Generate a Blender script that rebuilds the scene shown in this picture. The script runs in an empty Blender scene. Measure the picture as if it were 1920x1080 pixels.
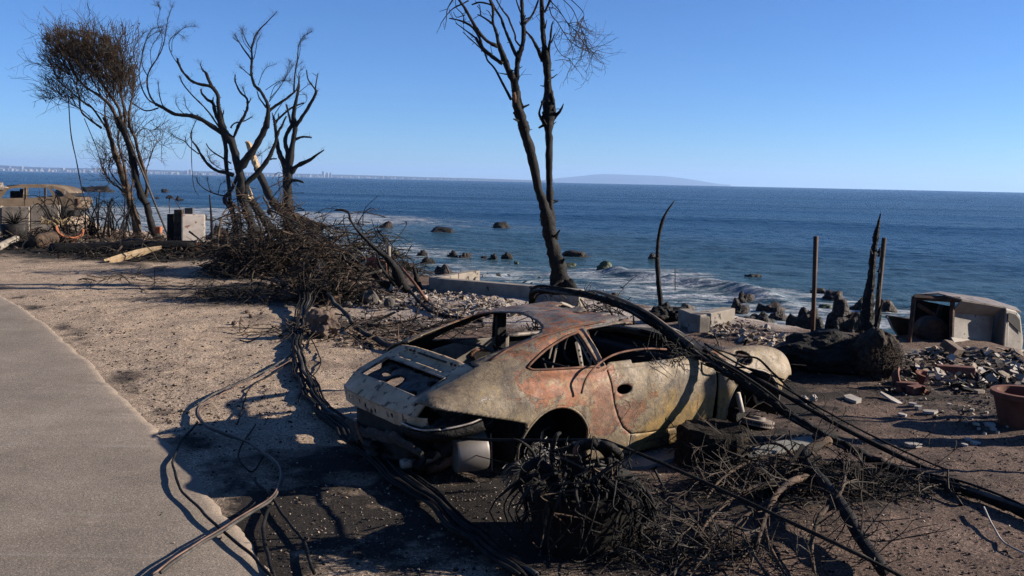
import bpy, bmesh, math, random
import numpy as np
from mathutils import Vector, Matrix, noise as mnoise
random.seed(7); np.random.seed(7)
SC = bpy.context.scene; COL = SC.collection
# ---------------------------------------------------------------- camera
F, CAMH = 1700.0, 2.26
ROLL = math.atan(40/1920); PITCH = math.atan(202*math.cos(ROLL)/F)
CR, SR, CP, SP = math.cos(ROLL), math.sin(ROLL), math.cos(PITCH), math.sin(PITCH)
_r0, _u0, _f0 = Vector((1,0,0)), Vector((0,SP,CP)), Vector((0,CP,-SP))
cam_d = bpy.data.cameras.new('camera'); cam = bpy.data.objects.new('camera', cam_d); COL.objects.link(cam)
_r = CR*_r0 + SR*_u0; _u = -SR*_r0 + CR*_u0; _b = -_f0
cam.matrix_world = Matrix(((_r.x,_u.x,_b.x,0),(_r.y,_u.y,_b.y,0),(_r.z,_u.z,_b.z,CAMH),(0,0,0,1)))
cam_d.sensor_width = 36; cam_d.lens = 36*F/1920; cam_d.clip_start = .05; cam_d.clip_end = 90000
SC.camera = cam
# ---------------------------------------------------------------- sky, sun, exposure
SUN_EL, SUN_AZ = math.radians(21.5), math.radians(86)      # azimuth clockwise from the view axis: sun low on the right
w = bpy.data.worlds.new('World'); SC.world = w; w.use_nodes = True
nt = w.node_tree; nt.nodes.clear()
sky = nt.nodes.new('ShaderNodeTexSky'); sky.sky_type = 'NISHITA'; sky.sun_disc = False
sky.sun_elevation = SUN_EL; sky.sun_rotation = SUN_AZ
sky.altitude = 2000; sky.air_density = 1.0; sky.dust_density = 0.0; sky.ozone_density = 6.0
hs = nt.nodes.new('ShaderNodeMix'); hs.data_type = 'RGBA'; hs.blend_type = 'MULTIPLY'; hs.inputs[0].default_value = 1; hs.inputs[7].default_value = (.82,.98,1.2,1)   # the camera's cool white balance
bg = nt.nodes.new('ShaderNodeBackground'); bg.inputs[1].default_value = .05
wo = nt.nodes.new('ShaderNodeOutputWorld')
nt.links.new(sky.outputs[0], hs.inputs[6]); nt.links.new(hs.outputs[2], bg.inputs[0]); nt.links.new(bg.outputs[0], wo.inputs[0])
sd = bpy.data.lights.new('sun', 'SUN'); sd.energy = 5.0; sd.angle = math.radians(.53); sd.color = (1,.89,.76)
so = bpy.data.objects.new('sun', sd); COL.objects.link(so)
SUNV = Vector((math.cos(SUN_EL)*math.sin(SUN_AZ), math.cos(SUN_EL)*math.cos(SUN_AZ), math.sin(SUN_EL)))
so.rotation_euler = SUNV.to_track_quat('Z','Y').to_euler()
SC.view_settings.view_transform = 'Standard'; SC.view_settings.look = 'None'
SC.view_settings.gamma = 1; SC.view_settings.use_curve_mapping = False
SC.view_settings.exposure = 1.3
SC.cycles.use_denoising = True; SC.cycles.denoiser = 'OPENIMAGEDENOISE'; SC.cycles.denoising_prefilter = 'NONE'
SC.cycles.max_bounces = 6; SC.cycles.volume_bounces = 0
SC.cycles.use_adaptive_sampling = True
# ---------------------------------------------------------------- helpers
def ray(px, py):
    x, y = px-960, py-540
    X = (CR*x+SR*y)/F; Y = (-SR*x+CR*y)/F
    return Vector((X, CP-Y*SP, -SP-Y*CP))
EDGE = [(60,-70),(16,0),(9.5,9),(6.4,12.9),(3.4,15.3),(1.3,18.9),(-1.7,20.8),(-9.9,30.5),(-13,34),(-16,36.5),(-20,40.5),(-22.0,47),(-26,54),(-40,70),(-120,150),(-400,330)]
def edge_dist(x, y):
    "signed distance to the bluff edge, positive on the sea side"
    x = np.asarray(x,float); y = np.asarray(y,float)
    best = np.full(x.shape, 1e9); sg = np.ones(x.shape)
    for (ax,ay),(bx,by) in zip(EDGE[:-1], EDGE[1:]):
        dx,dy = bx-ax, by-ay; L2 = dx*dx+dy*dy
        t = np.clip(((x-ax)*dx+(y-ay)*dy)/L2, 0, 1)
        d = np.hypot(x-ax-t*dx, y-ay-t*dy)
        s = np.sign((x-ax)*dy-(y-ay)*dx); s[s==0] = 1
        m = d < best-1e-9
        best = np.where(m, d, best); sg = np.where(m, s, sg)
    return best*sg
SEA = -5.0
def sstep(a, b, v):
    t = np.clip((v-a)/(b-a), 0, 1); return t*t*(3-2*t)
MOUNDS = []        # (x, y, radius, height)
def terrain0(x, y):
    e = edge_dist(x, y)
    z = -3.4*sstep(-.2, 3.2, e) - 1.5*sstep(2, 22, e) - 3*sstep(18, 60, e)
    for mx,my,mr,mh in MOUNDS:
        z = z + mh*np.exp(-((x-mx)**2+(y-my)**2)/(mr*mr))
    return z
def tz(x, y):
    return float(terrain0(np.array([x],float), np.array([y],float))[0])
def Dp(px, py, Y):
    "world point seen at a pixel, at distance Y along the view axis"
    r = ray(px,py); t = Y/r.y; return Vector((r.x*t, Y, CAMH+r.z*t))
def Gz(px, py, z=0.0):
    "point on the horizontal plane z"
    r = ray(px,py); t = (z-CAMH)/r.z; return Vector((r.x*t, r.y*t, z))
def PX(Y): return Y/F     # metres per photo pixel at distance Y
class MB:
    def __init__(s): s.v = []; s.f = []; s.mi = []
    def add(s, vs, fs, m=0):
        o = len(s.v); s.v += [tuple(v) for v in vs]; s.f += [tuple(i+o for i in f) for f in fs]; s.mi += [m]*len(fs)
    def box(s, c, d, rot=None, m=0, taper=1.0):
        hx,hy,hz = d[0]/2,d[1]/2,d[2]/2; vs = []
        for z,k in ((-hz,1),(hz,taper)):
            for x,y in ((-hx,-hy),(hx,-hy),(hx,hy),(-hx,hy)):
                v = Vector((x*k,y*k,z))
                if rot is not None: v = rot @ v
                vs.append(v+Vector(c))
        s.add(vs, [(3,2,1,0),(4,5,6,7),(0,1,5,4),(1,2,6,5),(2,3,7,6),(3,0,4,7)], m)
    def tube(s, pts, rad, n=8, cap=True, jit=0.0, seed=0, m=0, flat=1.0):
        pts = [Vector(p) for p in pts]; N = len(pts)
        if not hasattr(rad,'__len__'): rad = [rad]*N
        rnd = random.Random(seed); t0 = None; vs = []; nrm = None
        for i,p in enumerate(pts):
            t = (pts[min(i+1,N-1)]-pts[max(i-1,0)])
            t = t.normalized() if t.length > 1e-9 else Vector((0,0,1))
            if nrm is None:
                a = Vector((0,0,1)) if abs(t.z) < .9 else Vector((1,0,0)); nrm = (a-t*a.dot(t)).normalized()
            else:
                nrm = nrm-t*nrm.dot(t); nrm = nrm.normalized() if nrm.length > 1e-6 else t.orthogonal().normalized()
            b = t.cross(nrm)
            for k in range(n):
                a = 2*math.pi*k/n; r = rad[i]*(1+jit*(rnd.random()*2-1))
                vs.append(p+nrm*(math.cos(a)*r)+b*(math.sin(a)*r*flat))
        fs = []
        for i in range(N-1):
            for k in range(n):
                k2 = (k+1)%n; fs.append((i*n+k, i*n+k2, (i+1)*n+k2, (i+1)*n+k))
        if cap: fs.append(tuple(range(n-1,-1,-1))); fs.append(tuple((N-1)*n+k for k in range(n)))
        s.add(vs, fs, m)
    def quad(s, a, b, c, d, m=0): s.add([a,b,c,d], [(0,1,2,3)], m)
def link(o): COL.objects.link(o); return o
def tag(o, label=None, cat=None, group=None, kind=None):
    if label: o['label'] = label
    if cat: o['category'] = cat
    if group: o['group'] = group
    if kind: o['kind'] = kind
    return o
def thing(name, loc=(0,0,0), label=None, cat=None, group=None, rotz=0):
    o = link(bpy.data.objects.new(name, None)); o.location = loc; o.rotation_euler = (0,0,rotz); o.empty_display_size = .1
    o['_w'] = 1; del o['_w']
    return tag(o, label, cat, group)
def obj(name, mb, mat, parent=None, smooth=False, local=False, origin=None, label=None, cat=None, group=None, kind=None):
    """one mesh object; vertices come in world space unless local"""
    me = bpy.data.meshes.new(name)
    vs = mb.v
    if parent is not None and not local: origin = Vector(parent.location); 
    if not local:
        if origin is None:
            a = np.array(vs); origin = Vector(((a[:,0].min()+a[:,0].max())/2,(a[:,1].min()+a[:,1].max())/2,a[:,2].min()))
        vs = [(v[0]-origin[0],v[1]-origin[1],v[2]-origin[2]) for v in vs]
    me.from_pydata(vs, [], mb.f); me.update()
    for m in (mat if isinstance(mat,(list,tuple)) else [mat]): me.materials.append(m)
    if any(mb.mi): me.polygons.foreach_set('material_index', mb.mi)
    if smooth: me.polygons.foreach_set('use_smooth', [True]*len(me.polygons))
    o = link(bpy.data.objects.new(name, me))
    if parent is not None: o.parent = parent
    if not local and parent is None: o.location = origin
    return tag(o, label, cat, group, kind)
def crom(pts, sub=4):
    "Catmull-Rom through points that may carry extra columns"
    P = np.array([list(p) for p in pts], float)
    if len(P) < 3:
        return np.array([P[0]+(P[-1]-P[0])*i/sub for i in range(sub+1)])
    Q = np.vstack([2*P[0]-P[1], P, 2*P[-1]-P[-2]]); out = []
    for i in range(1, len(Q)-2):
        for k in range(sub):
            t = k/sub; a,b,c,d = Q[i-1],Q[i],Q[i+1],Q[i+2]
            out.append(.5*((2*b)+(-a+c)*t+(2*a-5*b+4*c-d)*t*t+(-a+3*b-3*c+d)*t**3))
    out.append(P[-1]); return np.array(out)
def fbm(p, sc=1.0, oct=4): return mnoise.fractal(Vector(p)*sc, 1.0, 2.0, oct)
# ---------------------------------------------------------------- materials
class NT:
    def __init__(s, name):
        s.m = bpy.data.materials.new(name); s.m.use_nodes = True; s.t = s.m.node_tree; s.t.nodes.clear()
        s.out = s.t.nodes.new('ShaderNodeOutputMaterial'); s.b = s.t.nodes.new('ShaderNodeBsdfPrincipled')
        s.t.links.new(s.b.outputs[0], s.out.inputs[0]); s.tc = s.t.nodes.new('ShaderNodeTexCoord'); s.co = s.tc.outputs['Object']
    def L(s, a, b): s.t.links.new(a, b)
    def val(s, sock, v):
        if hasattr(v,'is_linked') or hasattr(v,'links'): s.L(v, sock)
        else: sock.default_value = v
    def noise(s, scale, detail=4, rough=.6, co=None, dist=0, stretch=None):
        n = s.t.nodes.new('ShaderNodeTexNoise'); n.inputs['Scale'].default_value = scale; n.inputs['Detail'].default_value = detail
        n.inputs['Roughness'].default_value = rough; n.inputs['Distortion'].default_value = dist
        c = co or s.co
        if stretch:
            mp = s.t.nodes.new('ShaderNodeMapping'); mp.inputs['Scale'].default_value = stretch; s.L(c, mp.inputs[0]); c = mp.outputs[0]
        s.L(c, n.inputs['Vector']); return n.outputs['Fac']
    def voro(s, scale, feat='F1', out='Distance', co=None, rnd=1.0):
        n = s.t.nodes.new('ShaderNodeTexVoronoi'); n.feature = feat; n.inputs['Scale'].default_value = scale
        if 'Randomness' in n.inputs: n.inputs['Randomness'].default_value = rnd
        s.L(co or s.co, n.inputs['Vector']); return n.outputs[out]
    def ramp(s, fac, stops, interp='LINEAR'):
        n = s.t.nodes.new('ShaderNodeValToRGB'); r = n.color_ramp; r.interpolation = interp
        while len(r.elements) < len(stops): r.elements.new(.5)
        for e,(p,c) in zip(r.elements, stops):
            e.position = p; e.color = (c,c,c,1) if not hasattr(c,'__len__') else (*c,1)
        s.L(fac, n.inputs[0]); return n.outputs['Color']
    def mix(s, fac, a, b, mode='MIX'):
        n = s.t.nodes.new('ShaderNodeMix'); n.data_type = 'RGBA'; n.blend_type = mode
        s.val(n.inputs[0], fac)
        for k,v in ((6,a),(7,b)):
            if hasattr(v,'__len__') and not hasattr(v,'links'): n.inputs[k].default_value = (*v[:3],1)
            else: s.L(v, n.inputs[k])
        return n.outputs[2]
    def math(s, op, a, b=0.0, clamp=False):
        n = s.t.nodes.new('ShaderNodeMath'); n.operation = op; n.use_clamp = clamp; s.val(n.inputs[0], a); s.val(n.inputs[1], b); return n.outputs[0]
    def attr(s, name):
        n = s.t.nodes.new('ShaderNodeAttribute'); n.attribute_name = name; return n.outputs['Fac']
    def sep(s, co=None):
        n = s.t.nodes.new('ShaderNodeSeparateXYZ'); s.L(co or s.co, n.inputs[0]); return n.outputs
    def bump(s, h, strength=.5, dist=.02, prev=None):
        n = s.t.nodes.new('ShaderNodeBump'); n.inputs['Strength'].default_value = strength; n.inputs['Distance'].default_value = dist
        s.L(h, n.inputs['Height'])
        if prev is not None: s.L(prev, n.inputs['Normal'])
        s.L(n.outputs[0], s.b.inputs['Normal']); return n.outputs[0]
    def fin(s, col=None, rough=.8, metal=0.0, spec=.3):
        if col is not None:
            if hasattr(col,'links'): s.L(col, s.b.inputs['Base Color'])
            else: s.b.inputs['Base Color'].default_value = (*col,1)
        s.val(s.b.inputs['Roughness'], rough); s.val(s.b.inputs['Metallic'], metal); s.b.inputs['Specular IOR Level'].default_value = spec
        return s.m
def simple(name, stops, scale=6, detail=6, rough=.8, bump=.4, bscale=30, bdist=.01, metal=0, spec=.3, stretch=None, speck=None, speck_scale=40, speck_t=.66, dist=0):
    n = NT(name); a = n.noise(scale, detail, .65, stretch=stretch, dist=dist)
    k = len(stops); c = n.ramp(a, [(.3+.4*i/max(1,k-1), s) for i,s in enumerate(stops)])
    if speck: c = n.mix(n.ramp(n.noise(speck_scale,3,.6), [(speck_t-.03,0.),(speck_t+.03,1.)]), c, speck)
    if bump: n.bump(n.noise(bscale, 5, .6, stretch=stretch), bump, bdist)
    return n.fin(c, rough, metal, spec)
M = {}
M['char'] = simple('charred_wood', [(.003,.0027,.0025),(.006,.0055,.005),(.015,.013,.012)], 9, 8, .75, .9, 34, .02, speck=(.045,.040,.035), speck_scale=26, speck_t=.70, spec=.18)
M['char_brown'] = simple('scorched_bark', [(.010,.008,.007),(.045,.030,.020),(.11,.07,.045)], 5, 8, .85, .8, 30, .02, spec=.2)
M['twig'] = simple('scorched_twig', [(.008,.007,.006),(.030,.022,.016),(.07,.05,.036)], 8, 4, .85, 0, spec=.2)
M['twig_grey'] = simple('ash_grey_twig', [(0.0100,0.0090,0.0080),(0.0350,0.0300,0.0260),(0.0700,0.0600,0.0500)], 8, 4, .85, 0, spec=.2)
M['leaf'] = simple('scorched_leaf', [(.006,.004,.003),(.018,.011,.006),(.040,.023,.010)], 14, 3, .8, 0, spec=.15)
M['rawwood'] = simple('split_raw_wood', [(0.1800,0.1200,0.0660),(0.3000,0.2160,0.1260),(0.3720,0.2820,0.1800)], 14, 6, .75, .6, 40, .01, stretch=(1,1,.15), speck=(0.0496,0.0310,0.0186), speck_scale=12, speck_t=.70)
M['cable'] = simple('burnt_cable', [(.003,.003,.0032),(.008,.0075,.0075),(.022,.020,.018)], 10, 6, .75, .6, 60, .006, spec=.12)
M['cable_grey'] = simple('ash_grey_cable', [(.010,.0095,.009),(.035,.032,.029),(.10,.09,.08)], 6, 8, .7, .5, 60, .004)
M['copper'] = simple('bare_copper_wire', [(.02,.014,.011),(.08,.045,.03),(.17,.095,.06)], 7, 6, .55, 0, spec=.5)
M['concrete'] = simple('scorched_concrete', [(0.0825,0.0715,0.0605),(0.1760,0.1513,0.1238),(0.2310,0.2035,0.1705)], 3, 8, .9, .5, 45, .006, speck=(0.0330,0.0275,0.0248), speck_scale=5, speck_t=.64)
M['concrete_pale'] = simple('pale_stucco', [(0.1620,0.1395,0.1215),(0.2430,0.2160,0.1935),(0.2700,0.2475,0.2250)], 4, 8, .9, .4, 50, .005, speck=(0.1144,0.0572,0.0416), speck_scale=7, speck_t=.62)
M['terracotta'] = simple('terracotta', [(0.0595,0.0192,0.0105),(0.1050,0.0350,0.0192),(0.1260,0.0490,0.0280)], 5, 6, .8, .3, 50, .004, speck=(0.0405,0.0225,0.0180), speck_scale=6, speck_t=.64)
M['terracotta_bright'] = simple('orange_terracotta', [(0.1900,0.0600,0.0250),(0.2600,0.0900,0.0375),(0.2750,0.1100,0.0500)], 5, 6, .8, .3, 50, .004)
M['brick'] = simple('red_brick', [(0.0550,0.0200,0.0150),(0.1000,0.0375,0.0275),(0.1300,0.0600,0.0450)], 8, 6, .9, .5, 60, .004)
M['tile'] = simple('broken_white_tile', [(.17,.148,.125),(.27,.24,.208),(.33,.30,.265)], 5, 5, .75, .2, 40, .003)
M['debris'] = simple('plaster_debris', [(.07,.054,.041),(.21,.168,.128),(.34,.28,.215)], 9, 5, .9, .3, 40, .004)
M['stone'] = simple('brown_stone', [(0.0385,0.0275,0.0220),(0.0825,0.0578,0.0440),(0.1265,0.0935,0.0715)], 5, 7, .9, .7, 18, .02)
M['stone_grey'] = simple('grey_stone', [(0.0315,0.0270,0.0234),(0.0675,0.0585,0.0495),(0.1080,0.0945,0.0810)], 5, 7, .9, .7, 18, .02)
M['rust'] = simple('rusted_steel', [(0.0315,0.0140,0.0098),(0.0840,0.0350,0.0196),(0.1400,0.0700,0.0420)], 8, 7, .8, .5, 40, .004, spec=.3)
M['rust_dark'] = simple('dark_rusted_steel', [(.010,.007,.006),(.035,.018,.012),(.09,.038,.02)], 8, 7, .8, .5, 40, .004)
M['soot'] = simple('sooty_steel', [(.004,.004,.004),(.010,.009,.0085),(.028,.024,.021)], 7, 7, .75, .4, 40, .005, speck=(.09,.08,.07), speck_scale=15, speck_t=.70, spec=.2)
M['ashsteel'] = simple('ash_coated_steel', [(.085,.070,.058),(.155,.130,.108),(.20,.172,.145)], 6, 9, .6, .35, 50, .004, metal=.15, speck=(.035,.029,.025), speck_scale=9, speck_t=.60, spec=.4)
M['muffler'] = simple('heat_tinted_muffler', [(.10,.088,.078),(.15,.134,.12),(.185,.165,.148)], 4, 8, .5, .2, 50, .002, metal=.45, spec=.5)
M['ashpale'] = simple('pale_ash_coated_steel', [(.22,.155,.098),(.37,.265,.170),(.45,.335,.225)], 6, 9, .75, .45, 40, .005, spec=.12, speck=(.12,.085,.06), speck_scale=14, speck_t=.60)
# ================================================================ SETTING
def gfrom(px, py): p = Gz(px, py, 0); return (p.x, p.y)
MOUNDS += [(*gfrom(1600,690),.9,.16), (*gfrom(900,575),1.3,.12), (*gfrom(1330,618),1.0,.16), (*gfrom(540,545),1.4,.14), (*gfrom(1800,672),1.5,.18), (*gfrom(60,460),2.5,.25), (*gfrom(450,500),1.5,.12)]
ROAD_PX = [(-60,505),(0,551),(70,597),(150,663),(215,727),(290,800),(345,862),(400,930),(452,1000),(520,1085),(575,1150)]
ROAD = [gfrom(*p) for p in ROAD_PX]
_d = np.array(ROAD[0])-np.array(ROAD[3]); _d /= np.hypot(*_d)
ROAD = [tuple(np.array(ROAD[0])+_d*k) for k in (150,60,25,10,4)] + ROAD
_e = np.array(ROAD[-1])-np.array(ROAD[-5]); _e /= np.hypot(*_e)
ROAD += [tuple(np.array(ROAD[-1])+_e*k) for k in (3,8,30)]
def road_side(x, y):
    "signed distance to the road edge, negative on the road"
    best = np.full(x.shape,1e9); sg = np.ones(x.shape)
    for (ax,ay),(bx,by) in zip(ROAD[:-1],ROAD[1:]):
        dx,dy = bx-ax,by-ay; t = np.clip(((x-ax)*dx+(y-ay)*dy)/(dx*dx+dy*dy),0,1)
        d = np.hypot(x-ax-t*dx,y-ay-t*dy); s = np.where((x-ax)*dy-(y-ay)*dx < 0, 1, -1)
        m = d < best-1e-9; best = np.where(m,d,best); sg = np.where(m,s,sg)
    return best*sg
def axis(segs):
    out = []
    for a,b,st in segs: out += list(np.arange(a,b,st))
    return np.array(out+[segs[-1][1]])
def build_ground():
    xs = axis([(-420,-60,18),(-60,-18,1.5),(-18,-9,.22),(-9,7.5,.085),(7.5,14,.3),(14,60,2.5),(60,420,24)])
    ys = axis([(-120,-10,10),(-10,2.6,.8),(2.6,13,.075),(13,24,.13),(24,46,.35),(46,90,2),(90,420,22)])
    X,Y = np.meshgrid(xs,ys); Z = terrain0(X,Y); E = edge_dist(X,Y); RS = road_side(X,Y)
    nz = np.array([fbm((x,y,0),.9,5) for x,y in zip(X.ravel(),Y.ravel())]).reshape(X.shape)
    nz2 = np.array([fbm((x,y,7),3.7,3) for x,y in zip(X.ravel(),Y.ravel())]).reshape(X.shape)
    off = sstep(0,1.0,RS)
    Z = Z + off*(.035*nz+.022*nz2)*(1+6*sstep(.3,4,E)) - .04*(1-sstep(-.35,.02,RS)) + .012*off
    # burnt, ashy and sandy areas; near and back-left char also paints in shade
    dk = sstep(-2.1,.3, X+.25*(Y-8)+.9*nz) ; dk = np.clip(dk,0,1)                 # dark reddish gravel towards the lots
    char_shade = np.zeros_like(X); ash = np.zeros_like(X)
    def blob(A,px,py,r,k,sx=1.0):
        x0,y0 = gfrom(px,py); A += k*np.exp(-(((X-x0)/sx)**2+(Y-y0)**2)/(r*r))
    for b in [(620,950,.5,.62,1.5),(760,1010,.7,.7,2),(900,1040,.7,.8,2),(1050,960,.8,.8,1.4),(780,880,.8,.6,1.6),(520,1000,.3,.5,1.2),(1300,980,.6,.4,2),(1300,860,.8,.5,2),(700,620,1.0,.6,2.2),(560,560,1.6,.7,1.6),(420,520,1.8,.55,2),
              (1000,800,1.3,.8,1.4),(1600,720,1.6,.8,2),(1760,900,.7,.3,2),(1550,900,.7,.55,2),(1400,800,.8,.5,2),(1800,720,1.2,.5,2),(760,560,2,.6,2),(200,474,2.2,1.0,3),(340,486,1.4,1.0,2.5),(60,474,2.0,.9,2.5),(480,560,.9,.8,2),(400,545,.6,.45,3),(120,500,.8,.35,4),(560,690,.4,.5,1),(420,700,.35,.25,2),(230,600,.5,.3,1),(330,690,.35,.35,1.5)]:
        blob(char_shade,*b)
    for b in [(860,570,1.5,.9,2),(940,590,1.2,.8,2),(1330,610,1.2,.9,2),(700,600,1.5,.25,2.5),(1200,860,.6,.35,2),(1780,690,1.4,.5,1.6),(880,560,2,.5,2),(1460,830,.5,.4,2),(740,1010,.3,.35,2)]:
        blob(ash,*b)
    edge_grit = np.exp(-((RS-.16)/.2)**2)*np.clip(.6+nz*1.6+nz2*.7,0,1) + .35*np.clip(nz*1.8+nz2*.9-.35,0,1)*(RS>0)
    char_shade = .8*char_shade*(0.75+.6*nz+.35*nz2) + .55*edge_grit
    ash = ash*(.75+.5*nz2+.4*nz)
    wet = sstep(4,16,E)
    nx,ny = len(xs),len(ys); idx = np.arange(nx*ny).reshape(ny,nx)
    fa = np.stack([idx[:-1,:-1],idx[:-1,1:],idx[1:,1:],idx[1:,:-1]],-1).reshape(-1,4)
    me = bpy.data.meshes.new('ground'); me.vertices.add(nx*ny)
    me.vertices.foreach_set('co', np.stack([X,Y,Z],-1).ravel())
    me.loops.add(len(fa)*4); me.polygons.add(len(fa)); me.loops.foreach_set('vertex_index', fa.ravel())
    me.polygons.foreach_set('loop_start', np.arange(0,len(fa)*4,4)); me.polygons.foreach_set('loop_total', np.full(len(fa),4)); me.update()
    me.polygons.foreach_set('use_smooth', np.ones(len(fa),bool))
    for nm,A in (('dark',dk),('char_shade',char_shade),('ash',ash),('wet',wet)):
        at = me.attributes.new(nm,'FLOAT','POINT'); at.data.foreach_set('value', np.clip(A,0,1).ravel().astype('f'))
    o = link(bpy.data.objects.new('ground', me)); tag(o, kind='structure')
    n = NT('burnt_gravel'); fine = n.noise(55,6,.75); med = n.noise(2.2,7,.65); gr = n.voro(95,'F1','Color')
    grv = n.sep(gr)[0]
    sand = n.ramp(med, [(.28,(.205,.156,.113)),(.5,(.275,.212,.156)),(.72,(.325,.258,.194))])
    dark = n.ramp(med, [(.28,(.042,.028,.023)),(.5,(.082,.055,.044)),(.72,(.122,.086,.070))])
    c = n.mix(n.math('MULTIPLY',n.attr('dark'),.92), sand, dark)
    c = n.mix(.75, c, n.mix(1.0, c, n.ramp(grv,[(.0,(.25,.24,.24)),(.35,(.7,.69,.68)),(.8,(1.2,1.18,1.16)),(1,(2.3,2.25,2.2))]), 'MULTIPLY'))
    cm = n.math('ADD', n.attr('char_shade'), n.math('MULTIPLY', n.math('SUBTRACT', n.noise(9,6,.7), .5), .9))
    c = n.mix(n.ramp(cm,[(.22,0.),(.7,.97)]), c, n.ramp(fine,[(.35,(.006,.0055,.005)),(.7,(.022,.019,.017))]))
    am = n.math('ADD', n.attr('ash'), n.math('MULTIPLY', n.math('SUBTRACT', n.noise(14,6,.75), .5), 1.1))
    c = n.mix(n.ramp(am,[(.35,0.),(.8,.8)]), c, n.ramp(fine,[(.3,(.12,.10,.09)),(.6,(.42,.37,.33))]))
    wetc = n.ramp(n.noise(1.5,6,.7),[(.3,(.02,.018,.016)),(.7,(.085,.07,.06))])
    c = n.mix(n.attr('wet'), c, wetc)
    h = n.math('ADD', n.math('MULTIPLY', fine, .6), n.math('MULTIPLY', grv, .35)); b1 = n.bump(n.noise(7,5,.6), .5, .06)
    b2 = n.t.nodes.new('ShaderNodeBump'); b2.inputs['Strength'].default_value = .85; b2.inputs['Distance'].default_value = .016
    n.L(h,b2.inputs['Height']); n.L(b1,b2.inputs['Normal']); n.L(b2.outputs[0], n.b.inputs['Normal'])
    me.materials.append(n.fin(c,.95,0,.15)); return o
ground = build_ground()
def gz(x, y):
    "height of the ground mesh surface"
    h,loc,nr,_ = ground.ray_cast(Vector((x,y,30)), Vector((0,0,-1)))
    return loc.z if h else tz(x,y)
def G(px, py, dz=0.0):
    "ground point seen at a pixel"
    r = ray(px,py).normalized(); o_ = Vector((0,0,CAMH)); h,loc,nr,_ = ground.ray_cast(o_, r)
    if not h: loc = Gz(px,py,0)
    h2,l2,_,_ = road.ray_cast(o_-road.location, r)
    if h2 and (l2+road.location-o_).length < (loc-o_).length: loc = l2+road.location
    return Vector((loc.x,loc.y,loc.z+dz))
def build_road():
    mb = MB(); P = []; 
    R = np.array(ROAD); cum = np.concatenate([[0],np.cumsum(np.hypot(*np.diff(R,axis=0).T))])
    ss = np.concatenate([np.linspace(0,cum[5]-3,60,endpoint=False), np.arange(cum[5]-3,cum[-4]+2,.05), np.linspace(cum[-4]+2,cum[-1],20)])
    offs = [0,.03,.10,.35,1,2.5,5,8.5]
    ex = np.interp(ss,cum,R[:,0]); ey = np.interp(ss,cum,R[:,1])
    tx = np.gradient(ex,ss); ty = np.gradient(ey,ss); L = np.hypot(tx,ty); nx,ny = ty/L,-tx/L      # towards the road side
    for i in range(len(ss)):
        j = .035*fbm((ex[i],ey[i],3),3.5,4)+.05*fbm((ex[i],ey[i],9),.6,2)
        for k,o in enumerate(offs):
            q = o+ (j if k < 4 else 0); z = (-.015,.018,.03,.034,.036,.045,.05,.03)[k]
            P.append((ex[i]+nx[i]*q, ey[i]+ny[i]*q, z))
    K = len(offs); fs = [(i*K+k,i*K+k+1,(i+1)*K+k+1,(i+1)*K+k) for i in range(len(ss)-1) for k in range(K-1)]
    mb.add(P, fs); n = NT('worn_road')
    a = n.noise(1.1,6,.65); c = n.ramp(a,[(.3,(.150,.127,.104)),(.55,(.186,.158,.131)),(.75,(.216,.186,.154))])
    ag = n.sep(n.voro(130,'F1','Color'))[0]; c = n.mix(.8,c,n.mix(1.0,c,n.ramp(ag,[(0,.55),(.4,.9),(.85,1.1),(1,1.7)]),'MULTIPLY'))
    st = n.noise(1.3,6,.75,stretch=(.35,4.0,1),dist=.6); c = n.mix(n.math('MULTIPLY',n.ramp(st,[(.58,0.),(.70,1.)]),.45), c, (.27,.25,.225)); big = n.noise(.35,5,.65); c = n.mix(1.0, c, n.ramp(big,[(.3,(.80,.78,.76)),(.7,(1.16,1.14,1.10))]), 'MULTIPLY'); sk = n.ramp(n.noise(38,3,.6),[(.70,0.),(.74,.8)]); c = n.mix(sk, c, (.06,.05,.042))
    c = n.mix(n.math('MULTIPLY',n.ramp(n.noise(5,6,.7),[(.62,0.),(.75,1.)]),.35), c, (.36,.28,.22))
    n.bump(n.math('ADD',n.math('MULTIPLY',ag,.5),n.noise(60,4,.7)), .6, .006)
    ed = n.math('ADD', n.attr('edge'), n.math('MULTIPLY', n.math('SUBTRACT', n.noise(6,7,.75), .5), 1.3)); c = n.mix(n.ramp(ed,[(.45,0.),(.95,.85)]), c, n.ramp(n.noise(30,5,.7),[(.3,(.16,.125,.095)),(.7,(.30,.24,.185))]))
    st2 = n.noise(.9,6,.7,dist=.5); c = n.mix(n.math('MULTIPLY',n.ramp(st2,[(.56,0.),(.7,1.)]),.35), c, (.075,.068,.062))
    ck = n.voro(.55,'DISTANCE_TO_EDGE','Distance',co=None); cr = n.math('ADD', ck, n.math('MULTIPLY', n.math('SUBTRACT', n.noise(7,6,.8), .5), .05)); c = n.mix(n.math('MULTIPLY',n.ramp(cr,[(.000,1.),(.004,0.)]),.22), c, (.05,.045,.04))
    o = obj('road', mb, n.fin(c,.9,0,.2), smooth=True, kind='structure'); at = o.data.attributes.new('edge','FLOAT','POINT'); at.data.foreach_set('value',[(1.0,.85,.6,.25,0,0,0,0)[i%8] for i in range(len(o.data.vertices))]); return o
road = build_road()
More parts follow.
